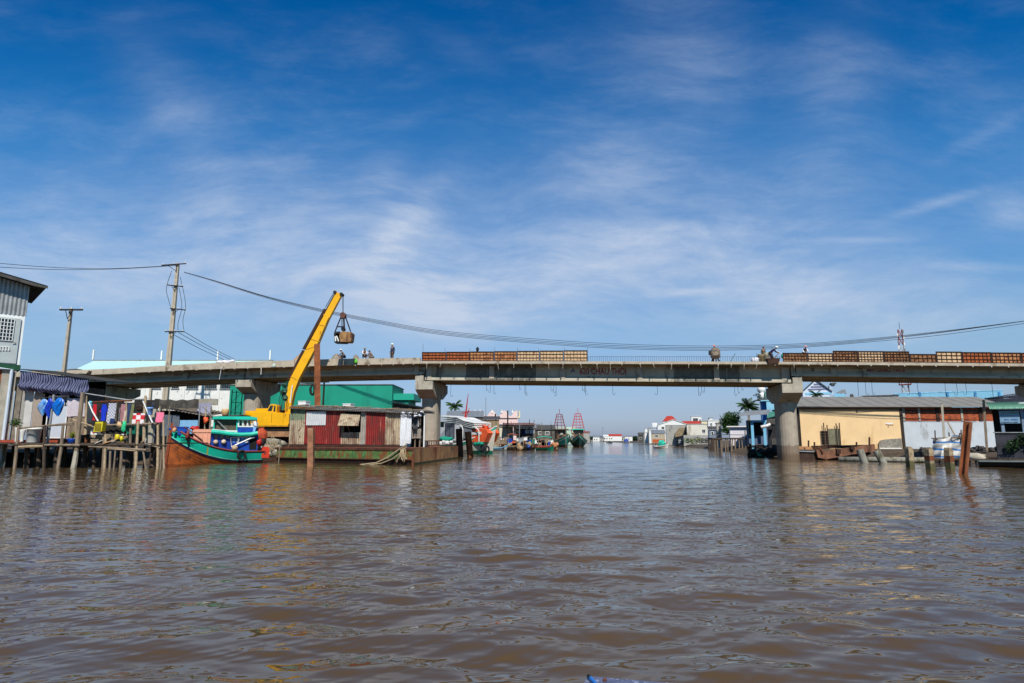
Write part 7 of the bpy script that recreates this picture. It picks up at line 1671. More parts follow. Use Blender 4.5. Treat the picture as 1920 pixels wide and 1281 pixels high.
x0_, x1_, z0, z1 = FYW.rect(1538, 808, 1552, 834, 0); window(FYW, (x0_, x1_, z0, z1), 0, yw, WOOD, DARK, (2, 4), proud=.1)
x0_, x1_, z0, z1 = FYW.rect(1552.5, 804, 1574, 834, 0); mb = MB(FYW); mb.corr((x0_,-.12,z0),(x1_,-.12,z0),(x0_,-.12,z1),(x1_,-.12,z1), 9, .05); build('tin_shutter', mb, mat('shutter_dun', (142,138,116), .7, var=.2), yw)
for px_, tp in ((1543.5,793),(1550,797),(1567,794),(1573,793)): 
    x, z = FYW.px(px_, tp, -.4); mb = MB(FYW); mb.bar((x,-.4,.6),(x+.03,-.4,z), .1); build('stake', mb, RUST_D, yw)
mb = MB(FYW)
for px_, w2, y_ in ((1661,1.6,795),(1664,2.2,796),(1668,2.2,796),(1672,2.2,796)):
    x, z = FYW.px(px_, y_, 0); x2 = FYW.px(px_+w2, y_, 0)[0]
    mb.tube([(x,-.015,z),(x+.01,-.015,z-.12),((x+x2)/2,-.015,z-.17),(x2,-.015,z-.12),(x2,-.015,z+.02)], .03, 5)
x, z = FYW.px(1665.5, 797, 0); mb.tube([(x,-.015,z-.05),(x-.03,-.015,z-.32),(x-.14,-.015,z-.38)], .03, 5); build('graffiti', mb, MRN, yw)
x0_, x1_, z0, z1 = FYW.rect(1660, 793, 1674, 795.5, 0); build('graffiti', MB(FYW).box(x0_, x1_, -.012, -.002, z0, z1), WHITE, yw)
x, z = FYW.px(1606.5, 771.5, 0); mb = MB(FYW); mb.tube([(x,-.1,z),(x,-.003,z)], .1, 10); build('vent_hole', mb, BLACK, yw)
mb = MB(FYW); mb.tube([P3(FYW,1503,772,-.05), P3(FYW,1600,774,-.05), P3(FYW,1688,768,-.05)], .02, 4); build('wire', mb, TIN_D, yw)
# broken plaster base
q = [FYW.px(*p, -.3) for p in [(1648,850),(1648,832),(1652,826),(1662,824),(1690,822),(1692,850)]]
build('broken_plaster', MB(FYW).prism(q, -.35, -.05), mat('plaster_grey', (134,128,118), .95, var=.35, scale=4, bump=.8), yw)
x0_, x1_, z0, z1 = FYW.rect(1649, 840, 1690, 846, -.6); build('plinth', MB(FYW).box(x0_, x1_, -.7, -.36, z0, z1), WHITE_W, yw)
FWW = FY(86.3, 1780); ww = root('brick_wall', 'grey rendered wall with red brick upper panels under the grey roof', 'wall', tuple(FWW.w((FWW.px(1780, 830)[0], 1, .6))))
xa, xb = FWW.px(1693, 810)[0], FWW.px(1874, 810)[0]; zm = FWW.px(1780, 790)[1]; ztp = FWW.px(1780, 764)[1]
build('rendered_wall', MB(FWW).box(xa, xb, -.03, .3, .5, zm), mat('render_pale', (186,192,198), .85, var=.06, scale=.5, dirt=[((146,148,148), .58, .72, .6, .4), ((110,108,104), .72, .8, 3, 1)]), ww)
build('brick_panel', MB(FWW).box(xa, xb, 0, .3, zm+.001, ztp), BRICK, ww)
for px_, w2, m in ((1694,.16,CONC),(1723,.12,CONC),(1758,.24,DARK),(1803,.14,CONC),(1838,.24,DARK)):
    x, _ = FWW.px(px_, 780); build('pilaster', MB(FWW).box(x-w2, x+w2, -.10, -.002, zm+.002, ztp-.02), m if m is CONC else RUST_D, ww)
build('beam', MB(FWW).box(xa, xb, -.07, -.003, FWW.px(1780,771)[1], FWW.px(1780,768.5)[1]), mat('beam_dark', (70,62,56), .9, var=.4, scale=5), ww)
x0_, x1_ = FWW.px(1687, 810)[0], FWW.px(1692.5, 810)[0]; build('corner_post', MB(FWW).box(x0_, x1_-.01, -.4, .5, .4, FWW.px(1690,768)[1]), mat('post_brown', (50,40,34), .9), ww)
for i, (a, b, c, d, w2) in enumerate([(1766,757,1769,824,.19),(1844,750,1850,846,.2)]):
    fr = FA_(62, a); mb = MB(fr); p0, p1 = P3(fr, c, d), P3(fr, a, b); mb.bar((p0[0],0,.2), p1, w2); single('post', ('leaning grey post in front of the brick panels, left one','tall leaning grey post reaching the roof, right one')[i], 'post', mb, CONC if i == 0 else WOOD, group='posts before the brick wall')
# behind the row
fr = FA_(102, 1533); t = house('gable_house', 'white house with striped lilac gable above the yellow warehouse', fr, (1508, 733, 1560, 820), 9, mat('white_blue', (206,214,226), .8, var=.04), 'gable', TIN_D, [], rise=fr.px(1533, 712)[1]-fr.px(1533, 733)[1], over=.25)
for k in range(4):
    zz_ = fr.px(1533, 731-4.6*k)[1]; hw = 24-5.6*k; xa2, xb2 = fr.px(1534-hw+1, 731-4.6*k)[0], fr.px(1534+hw-1, 731-4.6*k)[0]; build('stripe', MB(fr).box(xa2+.3, xb2-.3, -.04, .015, zz_-.02, zz_+.2), mat('lilac', (116,114,140), .8), t)
build('wall_band', MB(fr).box(fr.px(1510,737)[0], fr.px(1558,737)[0], -.05, -.002, fr.px(1533,740)[1], fr.px(1533,736)[1]), SKYB, t)
fr = FA_(101, 1565); t = house('stair_tower', 'pale blue stair tower with dark flared cap', fr, (1558.5, 722, 1566, 820), 3, mat('pale_blue_grey', (170,188,206), .8), None); x0_, x1_, z0, z1 = fr.rect(1558, 718, 1567.5, 722); build('cap', MB(fr).prism([(x0_+.15,z0),(x1_-.15,z0),(x1_+.1,z1),(x0_-.1,z1)], -.2, 3.2), TIN_D, t)
t = house('rooftop_room', 'small pale blue rooftop room with curved tin cover', fr, (1567, 738, 1588, 820), 5, SKYB, None); mb = MB(fr); x0_, x1_, z0, z1 = fr.rect(1570, 730, 1587, 738); mb.prism([(x0_,z0+.002),(x1_,z0+.002),(x1_-.15,z1),((x0_+x1_)/2,z1-.1),(x0_+.1,z0+.3)], 0, 3); build('cover', mb, TIN, t)
x0_, x1_, z0, z1 = fr.rect(1592, 739, 1603, 748, 0); single('rooftop_tank', 'dark tapered rooftop box right of the curved tin cover', 'tank', MB(fr).prism([(x0_,z0-3),(x1_,z0-3),(x1_,z0),(x1_-.25,z1),(x0_+.25,z1)], 0, 1.5), TIN_D)
fr = FA_(110, 1780); t = house('blue_hall', 'low sky blue hall roof above the brick wall', fr, (1680, 735.5, 1885, 820), 8, SKYB, 'flat', mat('roof_skyblue', (150,200,226), .6), [], over=.05)
for px_ in (1725, 1777, 1829, 1874): x, z = fr.px(px_, 740); build('rib', MB(fr).box(x-.15, x+.15, -.12, -.053, 3, fr.px(px_,735)[1]), mat('rib_blue', (70,140,190), .6), t)
fr = FA_(106, 1655); t = house('long_roof', 'far thin dark flat roof left of the blue hall', fr, (1622, 743, 1688, 820), 6, GREYW, 'flat', TIN_D, [], over=.1)
fr = FA_(104, 1890); t = house('dark_shed', 'dark corrugated shed roof sloping up behind the green kiosk', fr, (1852, 747, 1960, 820), 6, mat('shed_blue_dark', (48,52,66), .8, var=.4, scale=3), None); mb = MB(fr); a, b = P3(fr,1848,747), P3(fr,1965,732); mb.corr(a, b, (a[0],6,a[2]+.4), (b[0],6,b[2]+.4), 22, .06); build('roof', mb, TIN_D, t)
q = [fr.px(*p) for p in [(1853,747),(1960,747),(1960,734)]]; build('gable_wall', MB(fr).prism(q, .1, .2), mat('shed_blue_dark', (48,52,66), .8), t)
# telecom mast
fr = FA_(230, 1688); tw = root('telecom_mast', 'red and white lattice telecom mast rising behind the bridge', 'mast', tuple(fr.w((fr.px(1688, 820)[0], 0, 1))))
xw, zt2 = fr.px(1687, 618); LW_ = .62
for k in range(14):
    za, zb3 = 1+(zt2-1)*k/14, 1+(zt2-1)*(k+1)/14; wa, wb2 = 1.35-.75*k/14, 1.35-.75*(k+1)/14; mb = MB(fr)
    for (sx, sy) in ((-1,-1),(1,-1),(1,1),(-1,1)):
        mb.bar((xw+sx*wa, sy*wa, za), (xw+sx*wb2, sy*wb2, zb3), .2)
    for (p, q) in (((-1,-1),(1,-1)),((1,-1),(1,1)),((1,1),(-1,1)),((-1,1),(-1,-1))):
        mb.bar((xw+p[0]*wa,p[1]*wa,za),(xw+q[0]*wb2,q[1]*wb2,zb3), .13); mb.bar((xw+q[0]*wa,q[1]*wa,za),(xw+p[0]*wb2,p[1]*wb2,zb3), .13)
    build('lattice_section', mb, mat('mast_red', (150,62,56), .7) if (k//2) % 2 == 0 else mat('mast_white', (200,192,186), .7), tw)
mb = MB(fr); mb.tube([(xw,0,zt2),(xw,0,zt2+2.8)], .07, 5); build('spike', mb, STEEL_D, tw)
x, z = fr.px(1691, 721); build('service_platform', MB(fr).box(xw-1.9, xw+1.9, -1.9, 1.9, z-.2, z).box(xw-1.9, xw-1.8, -1.9, 1.9, z, z+1).box(xw+1.8, xw+1.9, -1.9, 1.9, z, z+1), mat('mast_red', (150,62,56), .7), tw)
for i in range(7):
    z = zt2-1.0-i*1.15; sx = (-1)**i; mb = MB(fr); mb.box(xw+sx*.95-.22, xw+sx*.95+.22, -1.0, -.7, z-.6, z+.6); build('antenna', mb, WHITE if i % 3 else TIN, tw)

# ================================================================ rusty barge and piles on the right
FRB = FY(64, 1570); rb = root('rusty_barge', 'half sunk rusty brown barge lying in front of the yellow warehouse', 'barge', tuple(FRB.w((FRB.px(1570, 855)[0], 1.5, 0))))
RB1 = mat('barge_brown', (124,84,62), .85, var=.35, scale=1.6, bump=.4, dirt=[((76,48,36), .52, .68, 1.2, .4), ((170,130,104), .68, .76, 2, .5)])
E_ = lambda pts, y: [FRB.px(a, b, y) for a, b in pts]
build('tilted_side', MB(FRB).prism(E_([(1549,846),(1594,839),(1640,833),(1641,846),(1600,852),(1551,861)], -.4), -.4, -.1), RB1, rb)
build('end_plate', MB(FRB).prism(E_([(1527,836),(1531,843),(1550,846),(1551,862),(1534,858),(1531,846)], -.42), -.42, -.2), RB1, rb)
build('hull', MB(FRB).prism(E_([(1496,843),(1530,846),(1550,850),(1628,845),(1634,851),(1600,866),(1496,866)], 0), 0, 3.2), mat('hull_brown_dark', (60,42,34), .9, var=.4), rb)
build('deck_sand', MB(FRB).prism(E_([(1496,843),(1524,843),(1522,838),(1510,837),(1497,841)], .3), .3, 3), mat('sand_orange', (176,128,88), .95, var=.2), rb)
build('far_side', MB(FRB).prism(E_([(1522,836),(1640,834),(1640,838),(1524,843)], 3.2), 3.2, 3.4), RUST_D, rb)
build('ledge', MB(FRB).prism(E_([(1496,845),(1526,846),(1526,848),(1496,847)], -.02), -.15, -.005), TIN, rb)
for px_, a, b in ((1516,826,838),(1527,829,836),(1571,842,851),(1597,837,843),(1630,820,834),(1606,829,837)):
    p, q = P3(FRB, px_, b, -.45), P3(FRB, px_, a, -.45); mb = MB(FRB); mb.bar(p, q, .12 if px_ not in (1571,1597) else .4); build('bollard', mb, RUST_D, rb)
mb = MB(FRB); mb.tube([P3(FRB,1532,840,-.5), P3(FRB,1538,841,-.5), P3(FRB,1543,850,-.5)], .09, 6); build('chain', mb, RUST, rb)
PIPEM = mat('pipe_concrete', (140,136,124), .85, var=.15, dirt=[((88,84,62), .5, .62, 2, .3)])
for i, (a, b, Y) in enumerate([((1612,843),(1619,862),56),((1643,845),(1654,864),56)]):
    fr = FA_(Y, a[0]); p, q = Vector(P3(fr, *a)), Vector(P3(fr, *b)); mb = MB(fr); mb.tube([p, q, q+(q-p)*.7], .30, 16); single('concrete_pipe', f'leaning round grey pipe pile beside the rusty barge, {("left","right")[i]} of two', 'pile', mb, PIPEM, group='leaning round piles')
fr = FA_(58, 1660); mb = MB(fr); a, b = P3(fr, 1572, 857.5), P3(fr, 1748, 858); mb.tube([(a[0],0,.18), (b[0],0,.22)], .26, 14); single('long_pipe', 'long pale pipe lying along the water edge', 'pipe', mb, PIPEM, True)
CP = bpy.data.materials.new('pile_tide'); CP.use_nodes = True; t_ = NT(CP.node_tree); b_ = t_.n['Principled BSDF']; pos_ = t_.node('ShaderNodeNewGeometry').outputs['Position']; sp_ = t_.node('ShaderNodeSeparateXYZ'); t_.put(sp_.inputs[0], pos_)
hz2 = t_.math('ADD', sp_.outputs[2], t_.math('MULTIPLY', t_.noise(pos_, 3, 4), .4)); base_ = t_.mix(t_.ramp(t_.noise(pos_, 5, 5), .35, .7), lin((168,148,118)), lin((120,100,78)))
base_ = t_.mix(t_.ramp(hz2, .55, .8, 1, 0), base_, lin((84,80,50))); t_.put(b_.inputs['Base Color'], base_); b_.inputs['Roughness'].default_value = .9
for i, (px_, tp, bt_, rust_) in enumerate([(1703.5,838,878,0),(1740.5,839.5,881.5,.25),(1777.5,840,881,.35)]):
    X_, Y_ = WG(px_, bt_-1.5); fr = Frame(X_, Y_, 8+6*i); x, z = fr.px(px_, tp); w2 = .20
    p = root('concrete_pile', f'square weathered concrete pile in the water, {("left one, clean","middle one with faint rust stripe","right one with broad rust stripe")[i]}', 'pile', (X_, Y_, 0), 'square concrete piles')
    build('shaft', MB(fr).box(x-w2, x+w2, -w2, w2, -2, z-.12), CP, p); build('head', MB(fr).prism([(x-w2+.02,z-.12),(x+w2-.02,z-.12),(x+w2-.1,z),(x-w2+.06,z+.02)], -w2+.02, w2-.02), CP, p)
    if rust_: build('rust_band', MB(fr).box(x-w2-.012, x+w2+.012, -w2-.012, w2+.012, z-.62-rust_, z-.55), RUST, p)
Xp, Yp = WG(1809, 890); fr = Frame(Xp, Yp, 0); p, q = Vector(P3(fr, 1806, 890)), Vector(P3(fr, 1815, 791)); mb = MB(fr); ibeam(mb, p+(p-q)*.3, q, .36, .34, .05, .6); single('steel_pile', 'tall leaning rusty steel H pile at the right', 'pile', mb, RUSTP, group='steel and timber piles')
# striped tarpaulin shelter
fr = FA_(53, 1775); TARP = bpy.data.materials.new('tarp_striped'); TARP.use_nodes = True; t_ = NT(TARP.node_tree); b_ = t_.n['Principled BSDF']; pos_ = t_.node('ShaderNodeNewGeometry').outputs['Position']; sp_ = t_.node('ShaderNodeSeparateXYZ'); t_.put(sp_.inputs[0], pos_)
ph_ = t_.math('SINE', t_.math('ADD', t_.math('MULTIPLY', sp_.outputs[2], 10.5), t_.math('MULTIPLY', t_.noise(pos_, 1.2, 3), 3.2)))
t_.put(b_.inputs['Base Color'], t_.mix(t_.ramp(ph_, .55, .8), lin((206,200,192)), lin((62,118,176)))); b_.inputs['Roughness'].default_value = .6
ts = root('tarp_shelter', 'white tarpaulin shelter with blue stripes by the square piles', 'shelter', tuple(fr.w((fr.px(1775, 860)[0], 1, .3))))
q = [fr.px(*p, 0) for p in [(1750,821),(1770,824),(1805,819),(1803,858),(1745,860)]]
def tq(a, b):
    tl2, tr2, bl2, br2 = q[0], q[2], q[4], q[3]; x = (tl2[0]*(1-a)+tr2[0]*a)*(1-b)+(bl2[0]*(1-a)+br2[0]*a)*b; z = (tl2[1]*(1-a)+tr2[1]*a)*(1-b)+(bl2[1]*(1-a)+br2[1]*a)*b
    return (x, -.9*max(0, 1-abs(a-.32)/.3)*(.4+.6*b)+.08*math.sin(a*19+b*5)+.06*math.sin(b*13+a*7), z-.14*math.sin(math.pi*a*2)*(1-b))
mb = MB(fr); mb.grid(tq, 40, 24); build('tarpaulin', mb, TARP, ts, smooth=True)
for i, (a, b, c, d) in enumerate([(1753,807,1754,830),(1779,811,1781,826),(1802,806,1803,830),(1800,812,1797,824),(1776,790,1794,822)]):
    mb = MB(fr); mb.tube([P3(fr,c,d,-.1 if i < 4 else .3), P3(fr,a,b,-.1 if i < 4 else .3)], .05, 5); build('pole', mb, WOOD_D if i < 4 else WOOD_L, ts)
mb = MB(fr); mb.tube([P3(fr,1746,822,-.1), P3(fr,1807,820,-.1)], .05, 5); build('pole', mb, WOOD, ts)
# stones of the bank
rr = random.Random(14)
mbs = MB()
for i in range(150):
    X_, Y_ = FA_(rr.uniform(61, 77), rr.uniform(1725, 1885)).o[:2]; mbs.blobby((X_, Y_, rr.uniform(.25, 1.15)), (rr.uniform(.25,.6), rr.uniform(.25,.5), rr.uniform(.15,.4)), 7, 5, .35)
build('bank_stones', mbs, mat('stone_dark', (70,66,64), .95, var=.5, scale=1.2, bump=.6), None, kind='stuff')
mb = MB(fr); c = P3(fr, 1829, 857, -1.5)
mb.blobby((c[0], -1.5, c[2]), (.7,.4,.32), 9, 6, .25); single('sack', 'pale dirty sack lying on the dark stones', 'sack', mb, mat('sack_pale', (176,166,148), .9, var=.2), True)
# kiosk with green arched roof
FK = FY(50, 1890, -28); ks = root('kiosk', 'dark waterside kiosk with arched green tin roof and sign', 'kiosk', tuple(FK.w((FK.px(1895, 860)[0], 2, 0))))
mb = MB(FK); q0, q1 = FK.px(1855, 767, -.6), FK.px(1990, 767, -.6); zt3 = FK.px(1900, 753.5, 1.0)[1]
def kr(a, b):
    th2 = b*math.pi*.5; x = q0[0]+(q1[0]-q0[0])*a; e = (1-math.cos(th2)); z = q0[1]+(zt3-q0[1])*math.sin(th2)+.035*math.sin(a*60*2*math.pi/1.6)
    return (x, -.6+e*2.6, z)
mb.grid(kr, 200, 8); build('roof', mb, mat('roof_sea_green', (112,160,136), .5, var=.12, metal=.1), ks)
mb = MB(FK); a, b = P3(FK, 1908, 757, .3), P3(FK, 1990, 748, .3); mb.bar(a, b, .5, .12); build('roof_panel', mb, TIN_W, ks)
x0_, x1_, z0, z1 = FK.rect(1874, 770.5, 1911.5, 794, 0)
sgn_ = build('sign', MB(FK).box(x0_, x1_, -.08, 0, z0, z1), mat('sign_blue', (120,152,176), .5, var=.05), ks)
def strip(l, r, t_, b, m, nm='lettering'):
    a0, a1, c0_, c1_ = FK.rect(l, t_, r, b, 0); n = max(3, int((a1-a0)/.085)); mb = MB(FK); rq = random.Random(int(l*7+t_)); x = a0; 
    while x < a1-.05:
        w2 = rq.uniform(.03, .075); 
        if rq.random() > .14: mb.box(x, x+w2, -.1, -.081, c0_+rq.choice([0,0,.02]), c1_-rq.choice([0,.02,.04]))
        x += w2+.022
    return build(nm, mb, m, sgn_)
strip(1879, 1907, 772.5, 775.5, mat('sign_olive', (126,132,52), .6)); strip(1881, 1897, 779, 780.6, TIN); strip(1883, 1909, 785.5, 788, mat('sign_text', (58,104,168), .6)); strip(1877, 1909, 791, 793, NAVY)
for px_ in (1880, 1916): x, z = FK.px(px_, 795 if px_ == 1880 else 768, .05); build('post', MB(FK).box(x-.1, x+.1, .05, .25, FK.px(px_,812)[1], z), mat('post_blueg', (120,140,160), .6), ks)
x0_ = FK.px(1870, 840, -.1)[0]; x1_ = FK.px(1990, 840)[0]; zc = FK.px(1890, 812)[1]
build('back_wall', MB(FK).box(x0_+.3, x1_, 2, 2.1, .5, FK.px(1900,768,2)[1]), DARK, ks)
build('counter', MB(FK).box(x0_, x1_, 0, .2, .55, zc), mat('counter_dark', (52,52,60), .85, var=.4, scale=1.5), ks)
build('counter_top', MB(FK).box(x0_-.08, x1_, -.1, .35, zc+.001, zc+.07), TIN, ks)
build('deck', MB(FK).box(x0_-.1, x1_, -.4, 3.2, .38, .54), WOOD_D, ks)
stilts(FK, ks, 1868, 1985, 10, .4, .1, BLACK, .14, 4)
mb = MB(FK)
for i in range(7): x, z = FK.px(1893+i*8, rr.uniform(818, 842), -.2); leaf_cluster(mb, (x, -.2, z), .45, 120, .2, rr)
single('creeper', 'dark green creeper growing over the kiosk counter', 'plant', mb, LEAF[1])
fr = FA_(47.5, 1830); bt2 = root('dark_boat', 'low dark boat moored under the kiosk at the right edge', 'boat', tuple(fr.o)); hh = Hull(fr, 8.5, 1.8, lambda u: .42+.25*u*u, .3, flare=.3, rake=.4, n=18); hh.band('hull', 0, 3, mat('hull_black', (40,40,38), .8), bt2, 0, rows=4); hh.deck(.12, WOOD_D, bt2); hh.rail(mat('rail_grey', (84,96,96), .6), bt2, .05)
fr = FA_(52, 1790); lg = root('landing', 'low dark plank landing in front of the stones', 'landing stage', tuple(fr.o)); x0_, x1_ = fr.px(1742, 860)[0], fr.px(1878, 860)[0]; build('planking', MB(fr).box(x0_, x1_, -1.2, 1.0, .38, .5), WOOD_D, lg); stilts(fr, lg, 1742, 1878, 12, .4, -1.0, BLACK, .1, 9)

# ================================================================ people and gear on the bridge
def zdk(s): return zu(s)+.26
def bridge_person(label, px, t, **kw):
    s = BR.px(px, 668, t)[0]; z = zdk(s)+kw.pop('lift', .02); return person('person', label, BR, s, t, z, group='workers on the bridge', **kw)
JKT = cloth(40,58,86); GREYC = cloth(112,106,98); NVY = cloth(36,34,74); WHC = cloth(214,214,222); DKT = cloth(58,54,56); BRC = cloth(118,96,84); HATW = mat('hat_white', (226,224,214), .7)
bridge_person('worker standing in dark blue jacket and white hat on the left span', 735.5, 1.0, s=1.12, yaw=-120, pose='stand', shirt=JKT, pants=DKT, hat=HATW, lift=.12)
bridge_person('crouching worker in grey with wide pale hat beside the sand heaps', 643, 1.1, s=1.05, yaw=-150, pose='crouch', shirt=GREYC, pants=DKT, hat=HATW, lift=.45)
bridge_person('worker in white shirt stooping at the kerb of the left span', 683, 1.2, s=1.05, yaw=-60, pose='crouch', shirt=WHC, pants=DKT, hat=mat('hat_olive', (120,110,70), .8), lift=.5)
bridge_person('worker in brown shirt bending behind the white shirted worker', 696, 1.8, s=1.05, yaw=180, pose='crouch', shirt=BRC, pants=GREYC, hat=None, lift=.4)
bridge_person('worker in navy shirt and white cap bending with a shovel above the right pier', 1447, 1.0, s=1.06, yaw=-10, pose='bend', shirt=NVY, pants=DKT, hat=HATW)
bridge_person('worker in orange shirt standing behind the cement mixer', 1340, 2.0, s=1.08, yaw=-100, pose='stand', shirt=cloth(196,110,70), pants=DKT, hat=mat('hat_orange', (206,120,84), .7))
bridge_person('worker in dark grey standing beside the tar drums', 1432, 1.6, s=.98, yaw=-60, pose='stand', shirt=cloth(84,78,66), pants=DKT, hat=None)
bridge_person('worker in white with pink hat partly behind the right formwork', 1509, .9, s=1.05, yaw=-90, pose='bend', shirt=WHC, pants=GREYC, hat=mat('hat_pink', (200,130,124), .7))
s = BR.px(1459, 662, 1.)[0]; mb = MB(BR); a = BR.px(1454.5, 656.5, .8); b = BR.px(1466, 663.5, .8); mb.tube([(a[0],.8,a[1]),(b[0],.8,b[1])], .03, 6); single('shovel', 'pale long handled shovel held by the navy shirted worker', 'shovel', mb, WHITE)
mb = MB(BR); mb.blobby((b[0]+.2, .7, b[1]-.25), (.32,.25,.3), 8, 5, .3); single('bag', 'teal bag at the left end of the right formwork', 'bag', mb, TEAL, True)
# cement mixer
s, z = BR.px(1341, 663, .9); zb_2 = zdk(s)
mx = root('cement_mixer', 'dusty grey cement mixer drum standing on the middle span edge', 'cement mixer', tuple(BR.w((s, .9, zb_2)))); MIXM = mat('mixer_dust', (138,122,108), .85, var=.3, scale=5)
mb = MB(BR); mb.lathe((s, .9, zb_2+.38), [(.18,0),(.46,.12),(.52,.5),(.50,.62),(.34,1.0),(.36,1.08),(.28,1.06),(.2,.7)], 18); build('drum', mb, MIXM, mx, smooth=True)
mb = MB(BR); mb.tube([(s+.38*math.cos(a*.5236), .32, zb_2+1.02+.33*math.sin(a*.5236)) for a in range(13)], .04, 6); build('tilt_wheel', mb, MIXM, mx)
mb = MB(BR)
for (dx, dy) in ((-.4,-.3),(.4,-.3),(-.4,.4),(.4,.4)): mb.bar((s+dx,.9+dy,zb_2+.01),(s+dx*.3,.9+dy*.3,zb_2+.8), .06)
build('stand', mb, STEEL_D, mx); build('motor_box', MB(BR).box(s-.62,s-.35,.7,1.1,zb_2+.8,zb_2+1.2), BLACK, mx)
s, z = BR.px(1331, 668, .3); 
# drums and sacks above the right pier
for i, (px_, h, lab, m) in enumerate([(1437.5,1.05,'dun round drum left of the navy shirted worker',mat('drum_dun', (140,132,112), .8, var=.3)),(1443,.95,'grey dented drum behind the navy shirted worker',mat('drum_grey', (150,146,146), .7, var=.2)),(1426.5,.9,'brown patched sack stack at the end of the thin bars',mat('sack_brown', (112,98,70), .9, var=.5, scale=6))]):
    s, _ = BR.px(px_, 668, 1.3); mb = MB(BR); mb.lathe((s,1.3,zdk(s)), [(.3,0),(.33,.03),(.31,h*.33),(.33,h*.36),(.31,h*.66),(.33,h*.69),(.32,h),(.28,h),(.2,h-.03)], 14); single('drum', lab, 'drum', mb, m, True)
s0q, z1q = BR.px(1439, 673, -.25); s1q, z0q = BR.px(1463, 682, -.25); mb = MB(BR); mb.prism([(s0q+.1,z0q),(s1q-.15,z0q),(s1q,z1q),(s0q,z1q)], -.25, .6); mb.box(s0q-.04, s1q+.04, -.28, .64, z1q+.001, z1q+.05); single('mortar_trough', 'dark rusty mortar trough sticking out over the right pier', 'trough', mb, RUST_D)
s, z = BR.px(1416, 674.5, .4); mb = MB(BR); mb.blobby((s,.4,zdk(s)+.2), (.42,.3,.26), 9, 6, .3); single('rag', 'small white rag bundle on the deck right of the bars', 'rags', mb, WHC, True)
s, z = BR.px(895, 655.5, .3); mb = MB(BR); mb.blobby((s,.3,z), (.16,.14,.28), 7, 5, .25); single('glove_bundle', 'tiny dark bundle stuck on top of the left formwork', 'bundle', mb, BLACK)
# sand and gravel heaps, sacks
SAND = mat('sand_heap', (164,134,104), .95, var=.2, scale=2, bump=.5); GRAV = mat('gravel_heap', (134,124,112), .95, var=.25, scale=3, bump=.6)
for i, (l, r, tp, m, lab) in enumerate([(539,608,661,SAND,'broad brown sand heap behind the excavator boom'),(612,650,664,GRAV,'grey gravel heap left of the crouching worker'),(655,680,665.5,GRAV,'low grey gravel heap between the crouching workers')]):
    (a, _), (b, _), (c, z) = BR.px(l, 672, 4), BR.px(r, 672, 4), BR.px((l+r)/2, tp, 4); mb = MB(BR); zb3 = zdk(c); H_ = z-zb3; W_ = (b-a)/2; rq = random.Random(i)
    prof = [(1.0,0),(.82,.2),(.55,.55),(.3,.84),(.12,.97),(.01,1.0)]; n = 22; jj = [[1+rq.uniform(-.09,.09) for _ in range(n)] for _ in prof]
    vs = [(c+math.cos(2*math.pi*k/n)*W_*pr*jj[j][k], 4+math.sin(2*math.pi*k/n)*min(W_,2.6)*pr, zb3+H_*h*(1 if j in (0,5) else jj[j][(k*3) % n])) for j, (pr, h) in enumerate(prof) for k in range(n)]
    mb.add(vs, [(j*n+k, j*n+(k+1) % n, (j+1)*n+(k+1) % n, (j+1)*n+k) for j in range(5) for k in range(n)]); o = single('sand_heap' if m is SAND else 'gravel_heap', lab, 'heap', mb, m, True)
rq = random.Random(4)
for i in range(6):
    s, z = BR.px(412+4.6*i, 676, .5); mb = MB(BR); zc_ = max(zt(s), zdk(s)); mb.blobby((s,.5,zc_+.08+rq.uniform(0,.25)), (.38,.3,.2), 8, 5, .25); single('sack', f'white sack on the left span kerb, {cols_l[i]} from the left', 'sack', mb, WHC, True, 'white sacks on the left span')
def hang(label, px, t0, t1, m, w_, nm='bag'):
    (s, za), (_, zb4) = BR.px(px, t0, -.1), BR.px(px, t1, -.1); mb = MB(BR); mb.lathe((s,-.14,zb4), [(.1,0),(w_,.06),(w_*.95,(za-zb4)*.45),(w_*.3,(za-zb4)*.8),(w_*.12,za-zb4)], 10); single(nm, label, 'bag', mb, m, True)
hang('bright green bag hanging on the left span edge', 667.5, 671, 681.5, mat('lime', (90,190,50), .5), .2); hang('white and green bag hanging low on the left span edge', 514.5, 680, 690, mat('bag_pale2', (196,206,196), .5, dirt=[((60,130,110), .55, .6, 5, 1)]), .26)
s, z = BR.px(490, 690, -.1); mb = MB(BR); mb.tube([(s,-.1,z),(s,-.1,z-.75)], .035, 6); single('hanging_pipe', 'short white pipe hanging from the left span edge', 'pipe', mb, WHITE)
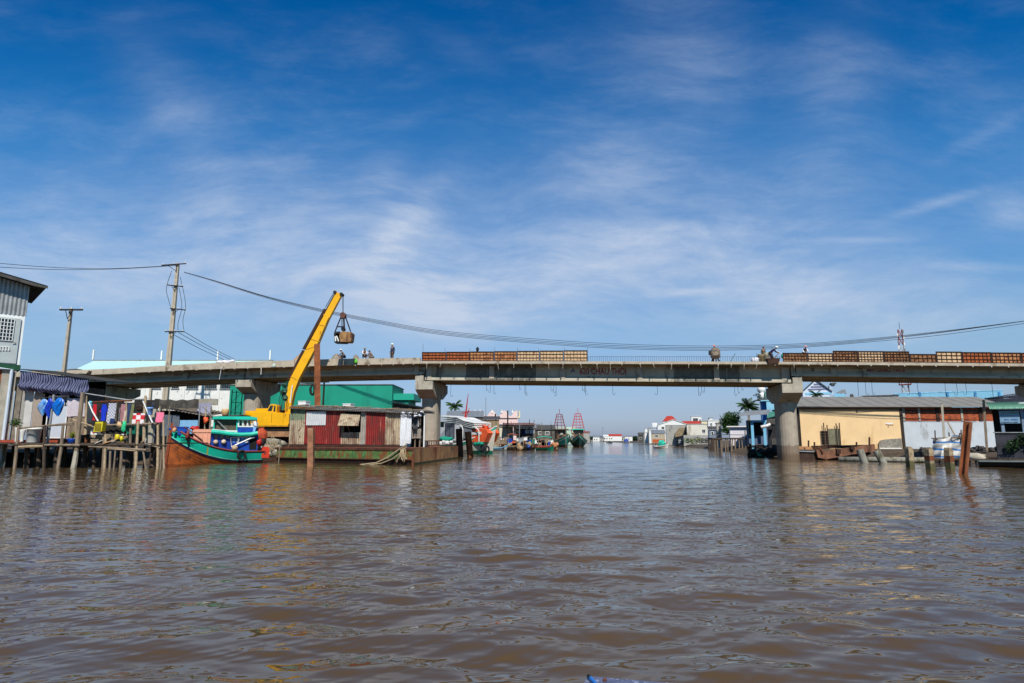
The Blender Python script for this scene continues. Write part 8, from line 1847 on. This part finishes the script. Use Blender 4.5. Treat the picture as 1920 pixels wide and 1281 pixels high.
s, z = BR.px(415, 690.5, -.1); mb = MB(BR); b = BR.px(411, 712, -.1); mb.tube([(s,-.1,z),(b[0],-.1,b[1])], .025, 5); mb.bar((s-.2,-.1,z),(s+.2,-.1,z),.06); single('hanging_rod', 'thin white rod hanging left of the second pier', 'rod', mb, WHITE)
(s, z), (b, zb4) = BR.px(145, 700, -.2), BR.px(170, 700, -.2); single('bracket_block', 'short concrete corbel block on the far left span edge', 'block', MB(BR).prism([(s,z+.3),(b,z+.25),(b-.3,z-.1),(s+.1,z-.05)], -.5, -.03), CONC_L)

# ================================================================ bow corner of the boat the picture was taken from
def at_z(px, py, z): d = ray(px, py); k = (z-CAM_H)/d.z; return Vector((d.x*k, d.y*k, z))
zb5 = 1.15
c0 = at_z(1102, 1268, zb5); c1 = at_z(1300, 1284, zb5); c2 = at_z(1060, 1345, zb5)
ob = root('own_boat', 'blue grey metal bow corner at the bottom picture edge', 'boat', tuple(c0))
BGM = mat('bow_metal', (104,108,136), .4, metal=.2, var=.35, scale=14, dirt=[((150,154,180), .55, .65, 30, 1)])
e1 = (c1-c0); e2 = (c2-c0); mb = MB()
poly = [c0, c0+e1*2.2, c0+e1*2.2+e2*6, c0+e2*6]
mb.slab([(p.x, p.y) for p in poly], zb5-.02, zb5); build('deck_plate', mb, BGM, ob)
mb = MB(); ins = [c0+e1*.05+e2*.3, c0+e1*2.1+e2*.3, c0+e1*2.1+e2*5.9, c0+e1*.05+e2*5.9]; mb.slab([(p.x, p.y) for p in ins], -.2, zb5-.021); build('hull', mb, NAVY, ob)
mb = MB(); q = [at_z(1103, 1267, zb5+.012), at_z(1120, 1285, zb5+.012)]; mb.tube([q[0], q[0].lerp(q[1], .25)], .006, 8); build('cable_end', mb, BLACK, ob)
mb = MB(); mb.tube([q[0].lerp(q[1], .25), q[1], q[1]+(q[1]-q[0])*2], .006, 8); build('cable', mb, mat('cable_blue', (30,110,190), .4), ob)
mb = MB(); p = at_z(1134, 1276.5, zb5); mb.lathe((p.x, p.y, zb5+.001), [(.008,0),(.008,.004),(.003,.007)], 10); build('rivet', mb, RUST, ob)
